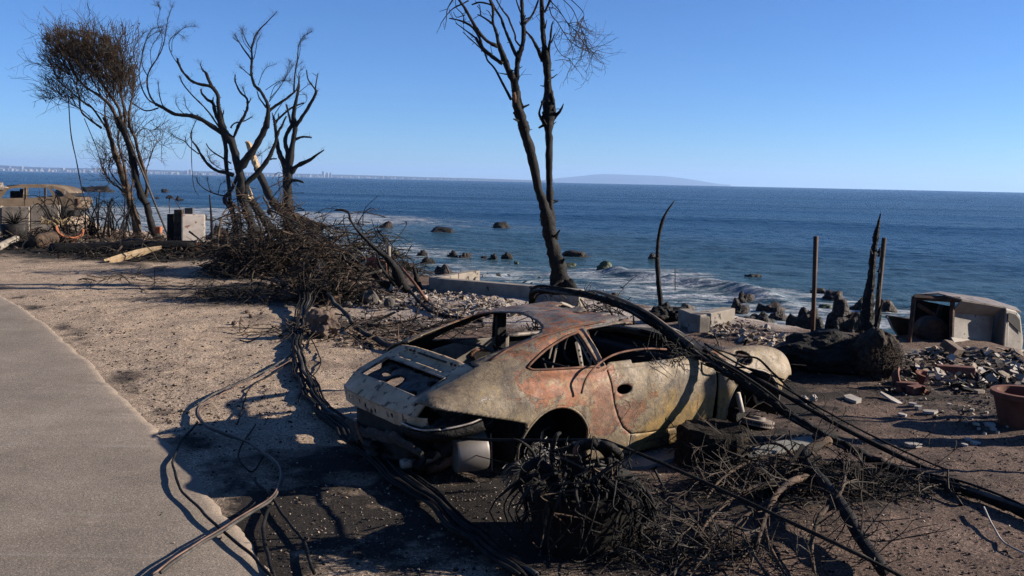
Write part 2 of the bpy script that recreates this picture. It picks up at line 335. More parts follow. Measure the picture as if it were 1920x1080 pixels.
# ---------------------------------------------------------------- sea
FOAM_PX = [(285,402,7,22,2.4),(255,395,5,14,1.8),(320,430,5,16,1.6),(210,408,5,12,.4),(1330,548,2.4,13,.75),(1220,515,2.2,11,.8),(1450,552,2.2,12,.55),(1660,590,3,12,.7),(1500,565,2.5,14,.6),(1160,510,2,10,.6),(900,520,2.5,20,.35),(1000,540,2.0,14,.4),(760,505,3,24,.4),(640,470,4,22,.3),(960,425,2.5,12,.3),(1040,428,2,12,.25),(1590,598,2.5,8,.8),(1440,610,2,9,.7),(1090,565,2,10,.6),(1280,590,2,9,.5),(1740,610,2.5,10,.4),(870,455,2,16,.2),(420,455,5,16,.55),(740,470,2,12,.3)]
def build_sea():
    rr = np.concatenate([np.geomspace(14,420,330,endpoint=False), np.geomspace(420,14500,110)])
    th = np.radians(np.concatenate([np.linspace(-100,-34,40,endpoint=False),np.linspace(-34,34,420),np.linspace(34,100,40)[1:]]))
    R,T = np.meshgrid(rr,th,indexing='ij'); X = R*np.sin(T); Y = R*np.cos(T)
    ph = X*.10+Y*.995
    wob = np.array([fbm((x*.004,y*.004,2),1,3) for x,y in zip(X.ravel(),Y.ravel())]).reshape(X.shape)
    amp = .34*sstep(45,150,R)*(1-sstep(900,3000,R))
    sw = amp*np.sin(ph*2*math.pi/74+wob*5)+.6*amp*np.sin((X*.2+Y*.98)*2*math.pi/41+wob*9+1)
    sw = np.where(sw>0, sw**1.5*1.2, sw*.7)
    chop = np.array([fbm((x*.35,y*.55,0),1,3) for x,y in zip(X.ravel(),Y.ravel())]).reshape(X.shape)*.10*(1-sstep(150,420,R))
    Z = SEA - R*R/(2*6.371e6) + sw + chop
    foam = np.zeros_like(X)
    for px,py,rx,ry,k in FOAM_PX:
        p = Gz(px,py,SEA); sc = p.y/60.0
        foam += k*np.exp(-(((X-p.x)/(rx*2.6*sc))**2+((Y-p.y)/(ry*.4*sc))**2))
    # the small breaking wave on the right: a curling ridge with a foaming top
    a = Gz(1150,507,SEA); b = Gz(1480,566,SEA); d = np.array([b.x-a.x,b.y-a.y]); L = np.hypot(*d); d /= L
    u = (X-a.x)*d[0]+(Y-a.y)*d[1]; v = -(X-a.x)*d[1]+(Y-a.y)*d[0]+1.2*np.sin(u*.35)
    rid = np.exp(-(v/1.3)**2)*sstep(-2,2,u)*(1-sstep(L-2,L+3,u)); Z += .55*rid
    foam += .75*np.exp(-((v+.9)/1.1)**2)*sstep(-2,2,u)*(1-sstep(L-2,L+3,u))
    shore = edge_dist(X,Y); foam += .30*np.exp(-((shore-32)/9)**2)*(1-sstep(120,220,R)) + .26*np.exp(-((shore-48)/30)**2)*(1-sstep(90,260,R))
    nx,ny = len(th),len(rr); idx = np.arange(nx*ny).reshape(ny,nx)
    fa = np.stack([idx[:-1,:-1],idx[1:,:-1],idx[1:,1:],idx[:-1,1:]],-1).reshape(-1,4)[:,::-1]
    me = bpy.data.meshes.new('sea'); me.vertices.add(nx*ny); me.vertices.foreach_set('co', np.stack([X,Y,Z],-1).ravel())
    me.loops.add(len(fa)*4); me.polygons.add(len(fa)); me.loops.foreach_set('vertex_index', np.ascontiguousarray(fa).ravel())
    me.polygons.foreach_set('loop_start', np.arange(0,len(fa)*4,4)); me.polygons.foreach_set('loop_total', np.full(len(fa),4)); me.update()
    me.polygons.foreach_set('use_smooth', np.ones(len(fa),bool))
    at = me.attributes.new('foam','FLOAT','POINT'); at.data.foreach_set('value', np.clip(foam,0,1.2).ravel().astype('f'))
    sh = me.attributes.new('shallow','FLOAT','POINT'); sh.data.foreach_set('value', (1-sstep(28,110,shore)).ravel().astype('f'))
    o = link(bpy.data.objects.new('sea', me)); tag(o, kind='structure')
    n = NT('sea_water')
    deep = n.ramp(n.noise(.006,5,.6,stretch=(.35,1,1)),[(.35,(.003,.022,.060)),(.65,(.005,.036,.090))])
    c = n.mix(n.attr('shallow'), deep, n.ramp(n.noise(.10,5,.6),[(.3,(.014,.046,.070)),(.7,(.036,.066,.080))]))
    fm = n.math('ADD', n.math('MULTIPLY',n.attr('foam'),.62), n.math('MULTIPLY', n.math('SUBTRACT', n.noise(.5,9,.75,stretch=(.4,1,1),dist=1.2), .5), 2.4))
    fk = n.ramp(fm,[(.56,0.),(.95,.8)])
    c = n.mix(fk, c, (.42,.44,.46))
    w1 = n.noise(.28,4,.6,stretch=(.4,1,1)); w2 = n.noise(1.6,5,.65,stretch=(.5,1,1)); w3 = n.noise(.05,3,.5,stretch=(.3,1,1))
    h = n.math('ADD', n.math('MULTIPLY',w1,.55), n.math('ADD', n.math('MULTIPLY',w2,.18), n.math('MULTIPLY',w3,.9)))
    n.bump(h, 1.0, 2.4)
    n.b.inputs['IOR'].default_value = 1.08
    me.materials.append(n.fin(c, n.ramp(fk,[(0,.20),(1,.9)]), 0, .24)); return o
sea = build_sea()
# ---------------------------------------------------------------- far coast
def far_pt(px, up, Y): 
    "point at a pixel column, a given number of pixels above the horizon line, far away"
    yh = 338+(px-960)*40/1920; return Dp(px, yh-up, Y)
def build_hill(name, prof, Y, depth, mat):
    mb = MB(); vs = []; n = 0
    cols = crom([(p[0],p[1]) for p in prof], 6)
    for i,(px,up) in enumerate(cols):
        up = max(up,0)+.0
        top = far_pt(px, up+.25*fbm((px*.05,0,0),1,3), Y); base = far_pt(px,-3,Y)
        k = (Y+depth)/Y; m1 = base.lerp(top,.6)
        vs += [base, Vector((m1.x,m1.y+depth*.25,m1.z)), Vector((top.x*(1+.5*depth/Y),Y+depth*.5,top.z)), Vector((base.x*k,Y+depth,base.z))]
    fs = [(i*4+k,(i+1)*4+k,(i+1)*4+k+1,i*4+k+1) for i in range(len(cols)-1) for k in range(3)]
    mb.add(vs,fs); return obj(name, mb, mat, smooth=True, kind='structure')
M['hill'] = simple('dry_hill', [(.012,.016,.018),(.020,.024,.026),(.03,.034,.034)], .002, 6, .95, 0)
build_hill('headland', [(1005,0),(1040,5),(1075,9.5),(1110,14),(1135,16),(1190,15.5),(1240,14.5),(1270,12),(1300,8.5),(1330,4),(1352,1),(1370,0)], 24000, 2500, M['hill'])
build_hill('coast', [(-120,9),(-40,9),(0,8.5),(60,6.5),(120,6),(200,6.5),(260,6),(330,5.5),(420,5),(520,4.5),(620,4),(720,3.4),(800,2.6),(900,2.2),(1000,1.0),(1040,0)], 15000, 900, M['hill'])
def build_city():
    rnd = random.Random(3); mb = MB(); Y = 14300.0; s = Y/F
    def bld(px, w, h):
        b = far_pt(px,-2,Y+rnd.uniform(-300,300)); 
        mb.box((b.x,b.y,b.z+(h+2)*s/2), (w*s, 30+rnd.random()*40, (h+2)*s), m=rnd.choice((0,0,1,2)))
    for i in range(520):
        px = rnd.uniform(-40,880)**1.0; k = 1-.55*max(0,px)/900
        bld(px, rnd.uniform(1.2,4.5)*k+.6, rnd.uniform(.3,2.6)*k+ (2.0*k if rnd.random()<.12 else 0))
    for px,w,h in ((176,7,6.5),(185,6,6.5),(40,6,7),(118,5,5.5),(350,6,5.5),(357,4,7),(606,3.5,9),(614,3.5,7),(620,3,7),(15,9,6),(75,8,5),(580,6,3.5),(725,5,3)): bld(px,w,h)
    ms = [simple('far_white_wall',[(.13,.125,.12),(.22,.215,.20)],.01,2,.9,0), simple('far_tan_wall',[(.13,.11,.09),(.24,.21,.18)],.01,2,.9,0), simple('far_grey_wall',[(.08,.085,.09),(.15,.155,.16)],.01,2,.9,0)]
    tag(obj('distant_city', mb, ms), 'hazy pale buildings of a town along the far shore', 'town', kind='stuff')
build_city()
# the sail boat by the horizon
bp = Gz(993,339,SEA-.6); bt = thing('sail_boat', bp, 'tiny white sail boat on the horizon left of the headland', 'boat')
k = bp.y/F
mb = MB(); mb.tube([bp+Vector((x*k*3.2,0,1.1*k*.2+ (.15*k if abs(x)>.8 else 0))) for x in (-1,-.6,0,.6,1)], [.1*k,.42*k,.55*k,.42*k,.08*k], 6); obj('hull', mb, M['tile'], bt)
mb = MB(); mb.add([bp+Vector((-.4*k,0,.5*k)),bp+Vector((1.9*k,.1*k,.6*k)),bp+Vector((.1*k,0,6*k)),bp+Vector((-.4*k,.25*k,.5*k)),bp+Vector((1.9*k,.35*k,.6*k)),bp+Vector((.1*k,.25*k,6*k))],[(0,1,2),(5,4,3),(0,3,4,1),(1,4,5,2),(2,5,3,0)]); obj('sail', mb, M['tile'], bt)
# ---------------------------------------------------------------- rocks in the surf
def rock_mb(c, d, seed, rough=.35, sub=3, flat_bottom=True):
    bm = bmesh.new(); bmesh.ops.create_icosphere(bm, subdivisions=sub, radius=1); mb = MB(); idx = {}
    vs = []
    for i,v in enumerate(bm.verts):
        p = v.co; k = 1+rough*fbm(p+Vector((seed*7.3,seed*3.1,0)),1.1,4)+rough*.5*fbm(p+Vector((seed*2.3,0,5)),3.1,3)
        cell = mnoise.voronoi(p*1.6+Vector((seed*1.7,0,0)))[0][0]; k *= 1-.28*cell*rough*2
        vs.append((c[0]+p.x*d[0]*k/2, c[1]+p.y*d[1]*k/2, c[2]+p.z*d[2]*k/2))
    mb.add(vs, [tuple(v.index for v in f.verts) for f in bm.faces]); bm.free(); return mb
M['searock'] = simple('wet_dark_rock', [(.003,.0026,.0024),(.008,.006,.005),(.020,.013,.010)], 1.8, 9, .65, 1.0, 4, .25, spec=.25)
M['searock_red'] = simple('wet_brown_rock', [(.005,.0035,.003),(.014,.008,.006),(.034,.018,.013)], 1.8, 9, .65, 1.0, 4, .25, spec=.25)
def weed_mat():
    n = NT('weedy_rock'); c = n.ramp(n.noise(2.2,7,.7),[(.32,(.010,.010,.008)),(.5,(.02,.035,.010)),(.7,(.05,.085,.016))]); n.bump(n.noise(7,5,.6),1,.1); return n.fin(c,.6,0,.4)
M['searock_weed'] = weed_mat()
SEA_ROCKS = [  # pixel of the waterline centre, width, height in photo pixels, material, label
 (725,432,34,14,'searock_red','squared brown rock in the sea above the leaning burnt trunk'),
 (830,441,54,14,'searock','broad dark rock in open water, largest between the two burnt trees'),
 (943,427,38,10,'searock','low dark rock offshore just left of the tall forked tree'),
 (790,479,20,9,'searock','small dark rock awash left of the double-humped rock'),
 (801,494,24,10,'searock','dark rock near shore above the left end of the concrete kerb wall'),
 (848,481,26,11,'searock_red','left hump of the double-humped rock in the shallows'),
 (871,482,26,9,'searock_red','right hump of the double-humped rock in the shallows'),
 (907,484,13,5,'searock','tiny rock between the double-humped rock and the tall tree'),
 (926,487,21,9,'searock','small rounded rock, third left of the tall forked trunk'),
 (951,485,21,11,'searock','peaked small rock nearest left of the tall forked trunk'),
 (968,494,10,4,'searock_weed','tiny weedy rock under the peaked rock left of the tall trunk'),
 (1083,481,52,9,'searock_red','long flat brown rock just right of the tall forked trunk'),
 (1068,500,22,6,'searock_weed','flat green weedy rock beside the foot of the tall trunk'),
 (1135,508,34,14,'searock_weed','domed green weedy rock at the start of the breaking wave'),
 (1161,510,16,8,'searock','little dark rock touching the domed weedy rock'),
 (1225,485,18,9,'searock','small dark rock hidden partly by the thin curved burnt stem'),
 (1417,519,32,4,'searock','flat sliver of rock offshore right of the thin post'),
 (1398,570,38,17,'searock_red','round brown rock in the foam above the concrete block end'),
 (1386,590,44,20,'searock','dark shore rock directly above the broken concrete block'),
 (1450,588,52,18,'searock_red','shiny brown shore rock above the grey boulder'),
 (1430,612,64,22,'searock','smooth grey boulder lying along the shore by the concrete block'),
 (1465,602,38,14,'searock_red','low brown shore rock between grey boulder and rusty post'),
 (1517,628,72,42,'searock','big pale-topped boulder behind the rusty square post'),
 (1588,628,84,44,'searock_red','big grey-brown boulder left of the jagged black snag'),
 (1540,552,36,10,'searock','dark flat rock in the surf left of the wedge rock'),
 (1571,565,42,18,'searock_red','wedge-shaped brown rock in the surf right of the rusty post'),
 (1552,578,26,6,'searock_weed','small green weedy rock below the wedge-shaped rock'),
 (1622,585,40,24,'searock','dark rock in the surf just behind the jagged black snag'),
 (1664,588,36,22,'searock_red','reddish rock in the surf right of the leaning square post'),
 (842,514,0,0,'searock',''),
 (832,515,30,16,'searock_red','brown rock behind the bent hoop on the concrete kerb wall'),
 (165,361,70,8,'searock','long dark reef far out left of the scorched bushy tree'),
 (308,360,15,6,'searock','lone small rock far out right of the scorched bushy tree'),
 (316,372,15,5,'searock','flat rock far out above the white stucco block'),
 (334,377,17,6,'searock','wedge rock far out over the white stucco block'),
 (292,373,12,3,'searock','sliver rock far out beside the stems of the bushy tree'),
 (614,431,24,8,'searock','dark rock seen through the top of the fallen brush heap'),
 (383,418,18,12,'searock','dark rock right behind the white stucco block'),
 (400,450,40,22,'searock_red','brown shore boulder between white block and broken trunks'),
 (675,462,28,8,'searock_weed','green rock seen under the leaning burnt trunk'),
 (735,476,26,9,'searock_weed','weedy green rock behind the pale short post'),
 (1010,530,0,0,'searock',''),
 (765,500,22,8,'searock_red','reddish rock low in the water above the black spike stump'),
 (1290,585,26,16,'stone_grey','small grey boulder on the beach left of the concrete block'),
 (110,377,90,14,'searock','ragged reef behind the burnt wagon'),
]
for i,(px,py,wp,hp,mt,lb) in enumerate(SEA_ROCKS):
    if not lb: continue
    p = Gz(px,py,SEA-.05); k = p.y/F; W = wp*k; H = hp*k
    mb = rock_mb((p.x,p.y+W*.35,SEA-.05-H*.28), (W*1.12,W*.9,H*2.9), i+1, .85 if wp >= 60 and py < 400 else .55, 4 if wp >= 60 else 3)
    obj('sea_rock', mb, M[mt], smooth=True, label=lb, cat='rock', group='rocks in the surf')
# ================================================================ BURNT TREES
TR = {'1':(240,0,4.5),'2':(240,220,4.5),'3':(60,20,4.909),'4':(100,220,4.5),'5':(810,0,4.5),'8':(780,0,1.9286),'6':(560,370,5.142),'p':(0,0,1.0)}
def trace(view, pts, w0, w1, Y, dz0=0.0, dz1=0.0, sub=4, wob=0.0, seed=0):
    """polyline read off an enlarged view -> world points and radii; dz = how far the limb leans away from (+) or to the viewer"""
    ox,oy,sc = TR[view]; rnd = random.Random(seed); n = len(pts); rows = []
    for i,p in enumerate(pts):
        t = i/(n-1); px,py = ox+p[0]/sc, oy+p[1]/sc
        w = p[2] if len(p) > 2 else w0+(w1-w0)*t
        y = Y+dz0+(dz1-dz0)*t+(rnd.uniform(-1,1)*wob if 0 < i else 0)
        q = Dp(px,py,y); rows.append((q.x,q.y,q.z,max(.0035,w/sc*PX(Y)/2)))
    c = crom(rows, sub)
    return [Vector(r[:3]) for r in c], [max(.003,abs(r[3])) for r in c]
class Tree:
    def __init__(s, name, base, label, cat, group=None, mat='char'):
        s.t = thing(name, base, label, cat, group); s.Y = base[1]; s.mat = mat; s.tips = []; s.n = 0
    def limb(s, view, pts, w0=10, w1=4, dz0=0.0, dz1=None, part='branch', mat=None, n=None, twigs=True, label=None):
        s.n += 1
        if dz1 is None: dz1 = dz0+random.Random(s.n*13+int(pts[0][0])).uniform(-.9,.9)
        P,R = trace(view, pts, w0, w1, s.Y, dz0, dz1, seed=s.n)
        rnd = random.Random(s.n); 
        P = [p+Vector((fbm(p*1.3,1,3),fbm(p*1.3+Vector((9,0,0)),1,3),0))*min(.04,R[i]*.35) for i,p in enumerate(P)]
        R = [r*(1+.20*fbm(P[i]*4,1,3)+.10*(rnd.random()-.5)) for i,r in enumerate(R)]
        mb = MB(); mb.tube(P, R, n or (12 if max(R) > .07 else 7), jit=.17 if max(R) > .03 else .06, seed=s.n)
        o = obj(part, mb, M[mat or s.mat], s.t, smooth=True, label=label)
        if twigs: s.tips.append((P,R))
        if part == 'trunk': s.trunk = o
        return o
    def stubs(s, per_m=2.0, seed=1, mat=None):
        rnd = random.Random(seed); mb = MB()
        for P,R in s.tips:
            L = sum((P[i+1]-P[i]).length for i in range(len(P)-1))
            for _ in range(int(L*per_m+rnd.random())):
                i = rnd.randrange(0,len(P)-1); r = R[i]
                if r < .012: continue
                t = (P[i+1]-P[i]).normalized(); d = (t*rnd.uniform(.2,1)+Vector((rnd.gauss(0,1),rnd.gauss(0,.7),rnd.gauss(.1,.7)))).normalized(); l = rnd.uniform(.6,1)*min(.35,.06+r*2.5); k = max(.006,r*rnd.uniform(.12,.35))
                mb.tube([P[i],P[i]+d*l*.6,P[i]+d*l+Vector((rnd.gauss(0,.02),0,rnd.gauss(.02,.02)))],[k*1.3,k,k*.5],5,jit=.2)
        if mb.v: obj('broken_stubs', mb, M[mat or s.mat], s.t, kind='stuff')
    def twigs(s, per_m=3.0, length=.5, r=.004, depth=2, seed=1, mat='twig', start=.25, up=.35, only=None, curl=.5):
        rnd = random.Random(seed); mb = MB()
        def grow(p, d, L, rad, dep):
            pts = [p]; dd = d.copy(); k = max(3,int(L/.09)); k = min(k,8)
            cv = Vector((rnd.uniform(-1,1),rnd.uniform(-1,1),rnd.uniform(-.6,1)))*curl
            for i in range(k):
                dd = (dd+cv*(1.0/k)+Vector((rnd.gauss(0,.12),rnd.gauss(0,.12),rnd.gauss(0,.12)))).normalized(); p = p+dd*(L/k); pts.append(p)
                if dep > 0 and i > 0 and rnd.random() < .55:
                    sd = (dd+Vector((rnd.gauss(0,.6),rnd.gauss(0,.6),rnd.gauss(.1,.5)))).normalized(); grow(p, sd, L*rnd.uniform(.35,.65), rad*.6, dep-1)
            mb.tube(pts, [max(.0025,rad*(1-.7*i/len(pts))) for i in range(len(pts))], 3, cap=False)
        for P,R in (only if only is not None else s.tips):
            L = sum((P[i+1]-P[i]).length for i in range(len(P)-1)); cnt = int(L*per_m+rnd.random())
            for _ in range(cnt):
                i = int(len(P)*(start+(1-start)*rnd.random()**.8)); i = min(i,len(P)-2)
                if R[i] > .05 and rnd.random() < .7: continue
                t = (P[i+1]-P[i]).normalized(); d = (t*.8+Vector((rnd.gauss(0,.6),rnd.gauss(0,.6),rnd.gauss(up,.5)))).normalized()
                grow(P[i], d, length*rnd.uniform(.4,1.3), r*rnd.uniform(.8,1.5), depth)
        if mb.v: obj('twigs', mb, M[mat], s.t, kind='stuff')
def base_of(px, py): 
    p = G(px,py); return Vector((p.x,p.y,p.z-.05))
# ---- scorched bushy tree with a brown crown, far left
A = Tree('scorched_tree', base_of(278,447), 'tall many-stemmed tree with a scorched brown leafy crown, farthest left', 'tree', mat='char_brown')
A.limb('4',[(690,1035,95),(710,960,70),(690,860,66),(640,700,58),(600,560,55),(560,420,50),(510,260,46),(470,130,36),(430,0,28)],part='trunk',dz1=.5)
A.limb('4',[(900,1045,80),(850,960,60),(815,860,52),(790,740,56),(735,640,60),(700,500,58),(670,350,58),(640,220,60),(590,100,58),(540,0,50)],part='trunk',mat='char',dz1=-.4)
A.limb('4',[(775,700),(790,560),(760,430),(720,300),(690,180),(650,80),(640,0)],32,22,dz1=-.8)
A.limb('4',[(730,900),(650,720),(560,600),(500,560),(440,470),(420,400),(450,300)],24,6,dz1=.8)
A.limb('4',[(640,700),(620,560),(600,420),(570,300),(545,200),(560,100)],26,12,dz1=.4)
A.limb('4',[(690,800),(660,640),(670,500),(640,380),(600,330)],16,6,dz1=.9); A.limb('4',[(600,600),(520,520),(470,430),(480,350)],16,5)
A.limb('4',[(785,490),(790,430),(820,340),(835,280)],12,5,dz1=-.3); A.limb('4',[(690,180),(730,110),(800,100),(850,160),(890,220),(940,240)],9,3,dz1=-.5)
A.limb('4',[(610,960),(620,860),(640,760),(660,700)],18,12,dz0=.2,dz1=.2)
for a,w0,w1,d in [([(800,1080),(740,900),(640,800),(480,690),(380,560),(330,440),(280,330)],38,7,-.6),([(830,1080),(800,900),(700,750),(620,600),(560,450),(500,300)],34,7,.7),
    ([(860,1080),(850,900),(820,750),(830,600),(840,480),(800,350)],30,6,-.9),([(890,1080),(900,900),(930,750),(930,600),(880,480)],26,6,.3),([(640,1080),(480,960),(440,880),(425,750),(390,650),(330,560)],20,5,.8),
    ([(690,1080),(670,900),(690,780),(620,640),(540,520)],18,5,1.0),([(680,1080),(560,900),(460,830),(350,740),(250,650),(190,540)],18,4,-.8),([(740,1000),(600,930),(480,850),(380,800),(250,790),(150,820)],10,3,-.3),
    ([(600,1060),(480,930),(340,850),(250,760),(170,700)],10,3,.5),([(480,690),(400,600),(250,540),(130,500)],10,3,-1),([(640,800),(560,640),(440,500),(300,260),(230,200)],12,4,1.2),([(700,750),(680,600),(640,430),(560,260)],12,4,-1.3),([(820,750),(760,600),(740,450),(660,300)],12,4,1.1)]:
    A.limb('3',a,w0,w1,dz0=.1*d,dz1=d)
A.stubs(1.5,6); A.twigs(10,.8,.010,2,5,'twig',.3,.45)
def crown():
    rnd = random.Random(11); poly1 = [(130,230),(240,165),(360,150),(520,190),(700,240),(800,285),(850,400),(930,480),(950,600),(900,690),(780,660),(640,600),(560,520),(430,430),(300,425),(200,390),(150,290)]
    poly2 = [(205,520),(300,500),(400,560),(390,640),(270,650),(210,590)]
    def inside(p,poly):
        x,y = p; c = False
        for i in range(len(poly)):
            x1,y1 = poly[i]; x2,y2 = poly[i-1]
            if (y1>y) != (y2>y) and x < (x2-x1)*(y-y1)/(y2-y1)+x1: c = not c
        return c
    mb = MB(); tw = MB(); n = 0; foot = Vector((830,1080))
    def dens(q):
        v = fbm((q[0]*.011,q[1]*.011,3),1,4)+.5*fbm((q[0]*.03,q[1]*.03,8),1,2); top = 1-min(1,max(0,(q[1]-(120+.38*q[0]))/420.0))
        return v*1.5+.5*top-.26
    while n < 9000:
        q = (rnd.uniform(60,990),rnd.uniform(110,820)); e = (q[0]+rnd.gauss(0,26),q[1]+rnd.gauss(0,26)); ins = inside(e,poly1) or inside(e,poly2)
        if rnd.random() > (max(.02,dens(q)) if ins else .012): continue
        n += 1; dy = rnd.gauss(0,.7); p = Dp(60+q[0]/4.909, 20+q[1]/4.909, A.Y+dy); s = rnd.uniform(.014,.040)
        a = Vector((rnd.gauss(0,1),rnd.gauss(0,1),rnd.gauss(0,1))).normalized(); b = a.orthogonal().normalized()
        mb.add([p-a*s, p+b*s*.5, p+a*s, p-b*s*.5+Vector((0,0,s*.2))], [(0,1,2),(0,2,3)])
    n = 0
    while n < 2600:                                    # the fan of fine scorched twigs
        q = (rnd.uniform(80,985),rnd.uniform(120,840)); ins = inside((q[0]+rnd.gauss(0,30),q[1]-rnd.uniform(0,170)),poly1)
        if not ins and rnd.random() > .12: continue
        n += 1; dy = rnd.gauss(0,.7); L = rnd.uniform(50,170); v = Vector((q[0]-foot.x,q[1]-foot.y)).normalized(); v = (v+Vector((rnd.gauss(0,.28),rnd.gauss(-.1,.25)))).normalized(); cv = rnd.gauss(0,.25)*L
        P = [Dp(60+(q[0]+v.x*L*t-v.y*cv*t*t)/4.909, 20+(q[1]+v.y*L*t+v.x*cv*t*t)/4.909, A.Y+dy*(1+.2*t)) for t in (-.4,-.1,.2,.6)]
        tw.tube(P,[.009,.008,.0065,.004],3,cap=False)
    obj('crown', mb, M['leaf'], A.t, kind='stuff'); obj('crown_twigs', tw, M['twig'], A.t, kind='stuff')
crown()
# ---- big bare tree in the middle of the left group
B = Tree('bare_burnt_tree', base_of(487,464), 'wide bare burnt tree with a long limb curving over to the left', 'tree')
B.limb('2',[(1100,1085,110),(1075,1040,90),(1040,900,78),(990,760,76),(965,640,82),(955,520,72),(925,400,68),(880,220,66),(820,130,60),(785,50,52),(770,0,46)],part='trunk',dz1=.3)
B.limb('1',[(800,1080,50),(765,900,32),(755,800,30),(690,700,26),(660,620,22),(630,590,14),(610,540,5)],dz0=.3,dz1=.6)
B.limb('1',[(755,790),(700,730),(600,710),(520,670),(440,570),(415,490)],30,16,dz0=.4,dz1=-.6)
B.limb('1',[(420,540),(370,460),(345,380),(365,320),(420,285),(480,320)],8,3,dz0=-.5,dz1=-.8); B.limb('1',[(370,440),(375,340),(430,270),(490,230),(570,222)],6,2.5,dz0=-.6,dz1=-.2)
B.limb('1',[(790,1060),(740,960),(715,870),(670,840),(625,790),(615,755)],34,14,dz0=.3,dz1=1.0); B.limb('1',[(715,870),(720,820)],16,9,dz0=.6,dz1=.5)
B.limb('1',[(775,1080),(690,960),(620,880),(530,790),(460,700),(435,640)],15,8,dz0=.2,dz1=-.7); B.limb('1',[(800,1050),(800,980),(808,930)],16,7,dz0=.3,dz1=.2)
B.limb('2',[(800,140,40),(700,70,36),(600,10,34),(520,-20,30)],dz0=.2,dz1=-.2)
B.limb('1',[(740,1080,36),(600,1000,34),(520,975,30),(400,965,28),(300,910,26),(235,880,24)],dz0=.1,dz1=-.7)
B.limb('1',[(235,880),(190,820),(165,740),(165,640),(200,560),(260,470),(300,370),(320,260),(340,150),(380,40)],17,3,dz0=-.7,dz1=-1.2)
B.limb('1',[(235,880),(170,840),(120,750),(95,650),(100,570),(120,470),(150,350),(200,250),(300,230)],12,3,dz0=-.7,dz1=-.2)
B.limb('1',[(255,912),(160,935),(80,900),(0,840)],13,6,dz0=-.6,dz1=-.5); B.limb('1',[(165,640),(130,580),(115,500),(130,400),(170,320),(250,270),(310,290)],8,3,dz0=-.8,dz1=-1.4)
B.limb('1',[(95,600),(55,520),(45,440),(80,350),(140,270)],8,3,dz0=-.6,dz1=-1); B.limb('1',[(200,560),(190,430),(240,330),(300,240)],6,2.5,dz0=-.9,dz1=-.6); B.limb('1',[(250,480),(290,330),(250,200),(270,80),(250,50)],6,2.5,dz0=-1,dz1=-1.6)
B.limb('1',[(295,900),(265,800),(255,690)],10,5,dz0=-.5,dz1=-.3); B.limb('1',[(470,958),(430,920),(405,870),(405,825)],6,3,dz0=-.3,dz1=0); B.limb('1',[(545,962),(495,910),(478,835)],6,3,dz0=-.2,dz1=-.6)
B.limb('2',[(985,640,60),(1005,555,46),(1070,490,42),(1150,400,38),(1205,310,34),(1245,210,26),(1270,120,22),(1300,70,18),(1335,-10,12)],dz0=.1,dz1=1.0)
B.limb('2',[(1195,355),(1225,350),(1257,350)],14,9,dz0=.6,dz1=.6)
B.limb('2',[(930,450,60),(1000,350,60),(1080,240,56),(1150,110,50),(1180,0,44)],dz0=0,dz1=-.6)
B.limb('1',[(1170,1080,46),(1185,920,36),(1165,850,26),(1120,770,24),(1070,720,24),(1045,640,22),(1040,560,20),(1045,480,18),(1045,400,14),(1070,310,12),(1110,250,11),(1170,190,9),(1260,95,4)],dz0=-.6,dz1=-.9)
B.limb('1',[(1040,505),(980,420),(940,360),(895,285)],15,5,dz0=-.8,dz1=-.3); B.limb('1',[(940,360),(885,318)],8,4,dz0=-.5,dz1=-.5); B.limb('1',[(1040,415),(990,330),(958,240)],11,4,dz0=-.8,dz1=-1.2); B.limb('1',[(1035,430),(980,360),(958,270)],6,3,dz0=-.8,dz1=-.5)
B.limb('1',[(1042,645),(990,600),(940,563)],10,6,dz0=-.7,dz1=-.4); B.limb('1',[(1170,910),(1110,830),(1090,770)],16,7,dz0=-.6,dz1=-.2)
B.limb('1',[(1060,500),(1080,420),(1090,350),(1110,310)],7,3,dz0=-.8,dz1=-1.2); B.limb('1',[(1045,420),(1075,330),(1100,270)],6,3,dz0=-.8,dz1=-.6)
B.limb('1',[(1190,935),(1250,890),(1340,830),(1400,780),(1430,740),(1450,640)],26,8,dz0=-.6,dz1=.3)
B.limb('1',[(1400,780),(1410,620),(1430,500),(1440,380),(1480,310),(1550,265)],14,4,dz0=.1,dz1=.4); B.limb('1',[(1420,560),(1450,440),(1455,360),(1500,310)],6,3,dz0=.2,dz1=.5)
for q in ([(1190,860),(1250,780),(1310,690),(1350,600),(1370,510)],[(1195,850),(1230,740),(1300,690),(1380,680)],[(1100,720),(1130,630),(1170,570),(1240,545)],[(1200,830),(1290,720),(1340,640),(1400,540)],[(1160,760),(1250,700),(1320,680),(1390,710)]):
    B.limb('1',q,6,2.2,dz0=-.6,dz1=-.1)
B.limb('2',[(880,190),(930,80),(970,0)],26,24,dz0=.2,dz1=-.2); B.limb('1',[(920,1080),(985,970),(1010,890),(1000,830),(950,780),(905,690),(905,630)],26,10,dz0=-.1,dz1=-.6); B.limb('1',[(1010,885),(1040,828)],11,6,dz0=-.3,dz1=-.3); B.limb('1',[(1000,835),(965,730)],8,5,dz0=-.4,dz1=-.2)
B.limb('1',[(865,1080),(900,1040),(980,1020),(1050,985)],14,8,dz0=.2,dz1=.4)
B.limb('2',[(890,490,34),(820,465,32),(750,450,28),(680,400,24),(620,320,20),(575,240,16),(540,200,10),(530,140,8),(560,60,6),(585,10,5)],dz0=-.1,dz1=-.9)
B.limb('2',[(600,310),(520,250),(480,205),(400,165),(330,115)],12,4,dz0=-.5,dz1=-.8); B.limb('2',[(485,200),(486,165)],7,4,dz0=-.6,dz1=-.6); B.limb('2',[(660,220),(690,270),(760,320),(870,390)],8,14,dz0=-.6,dz1=0)
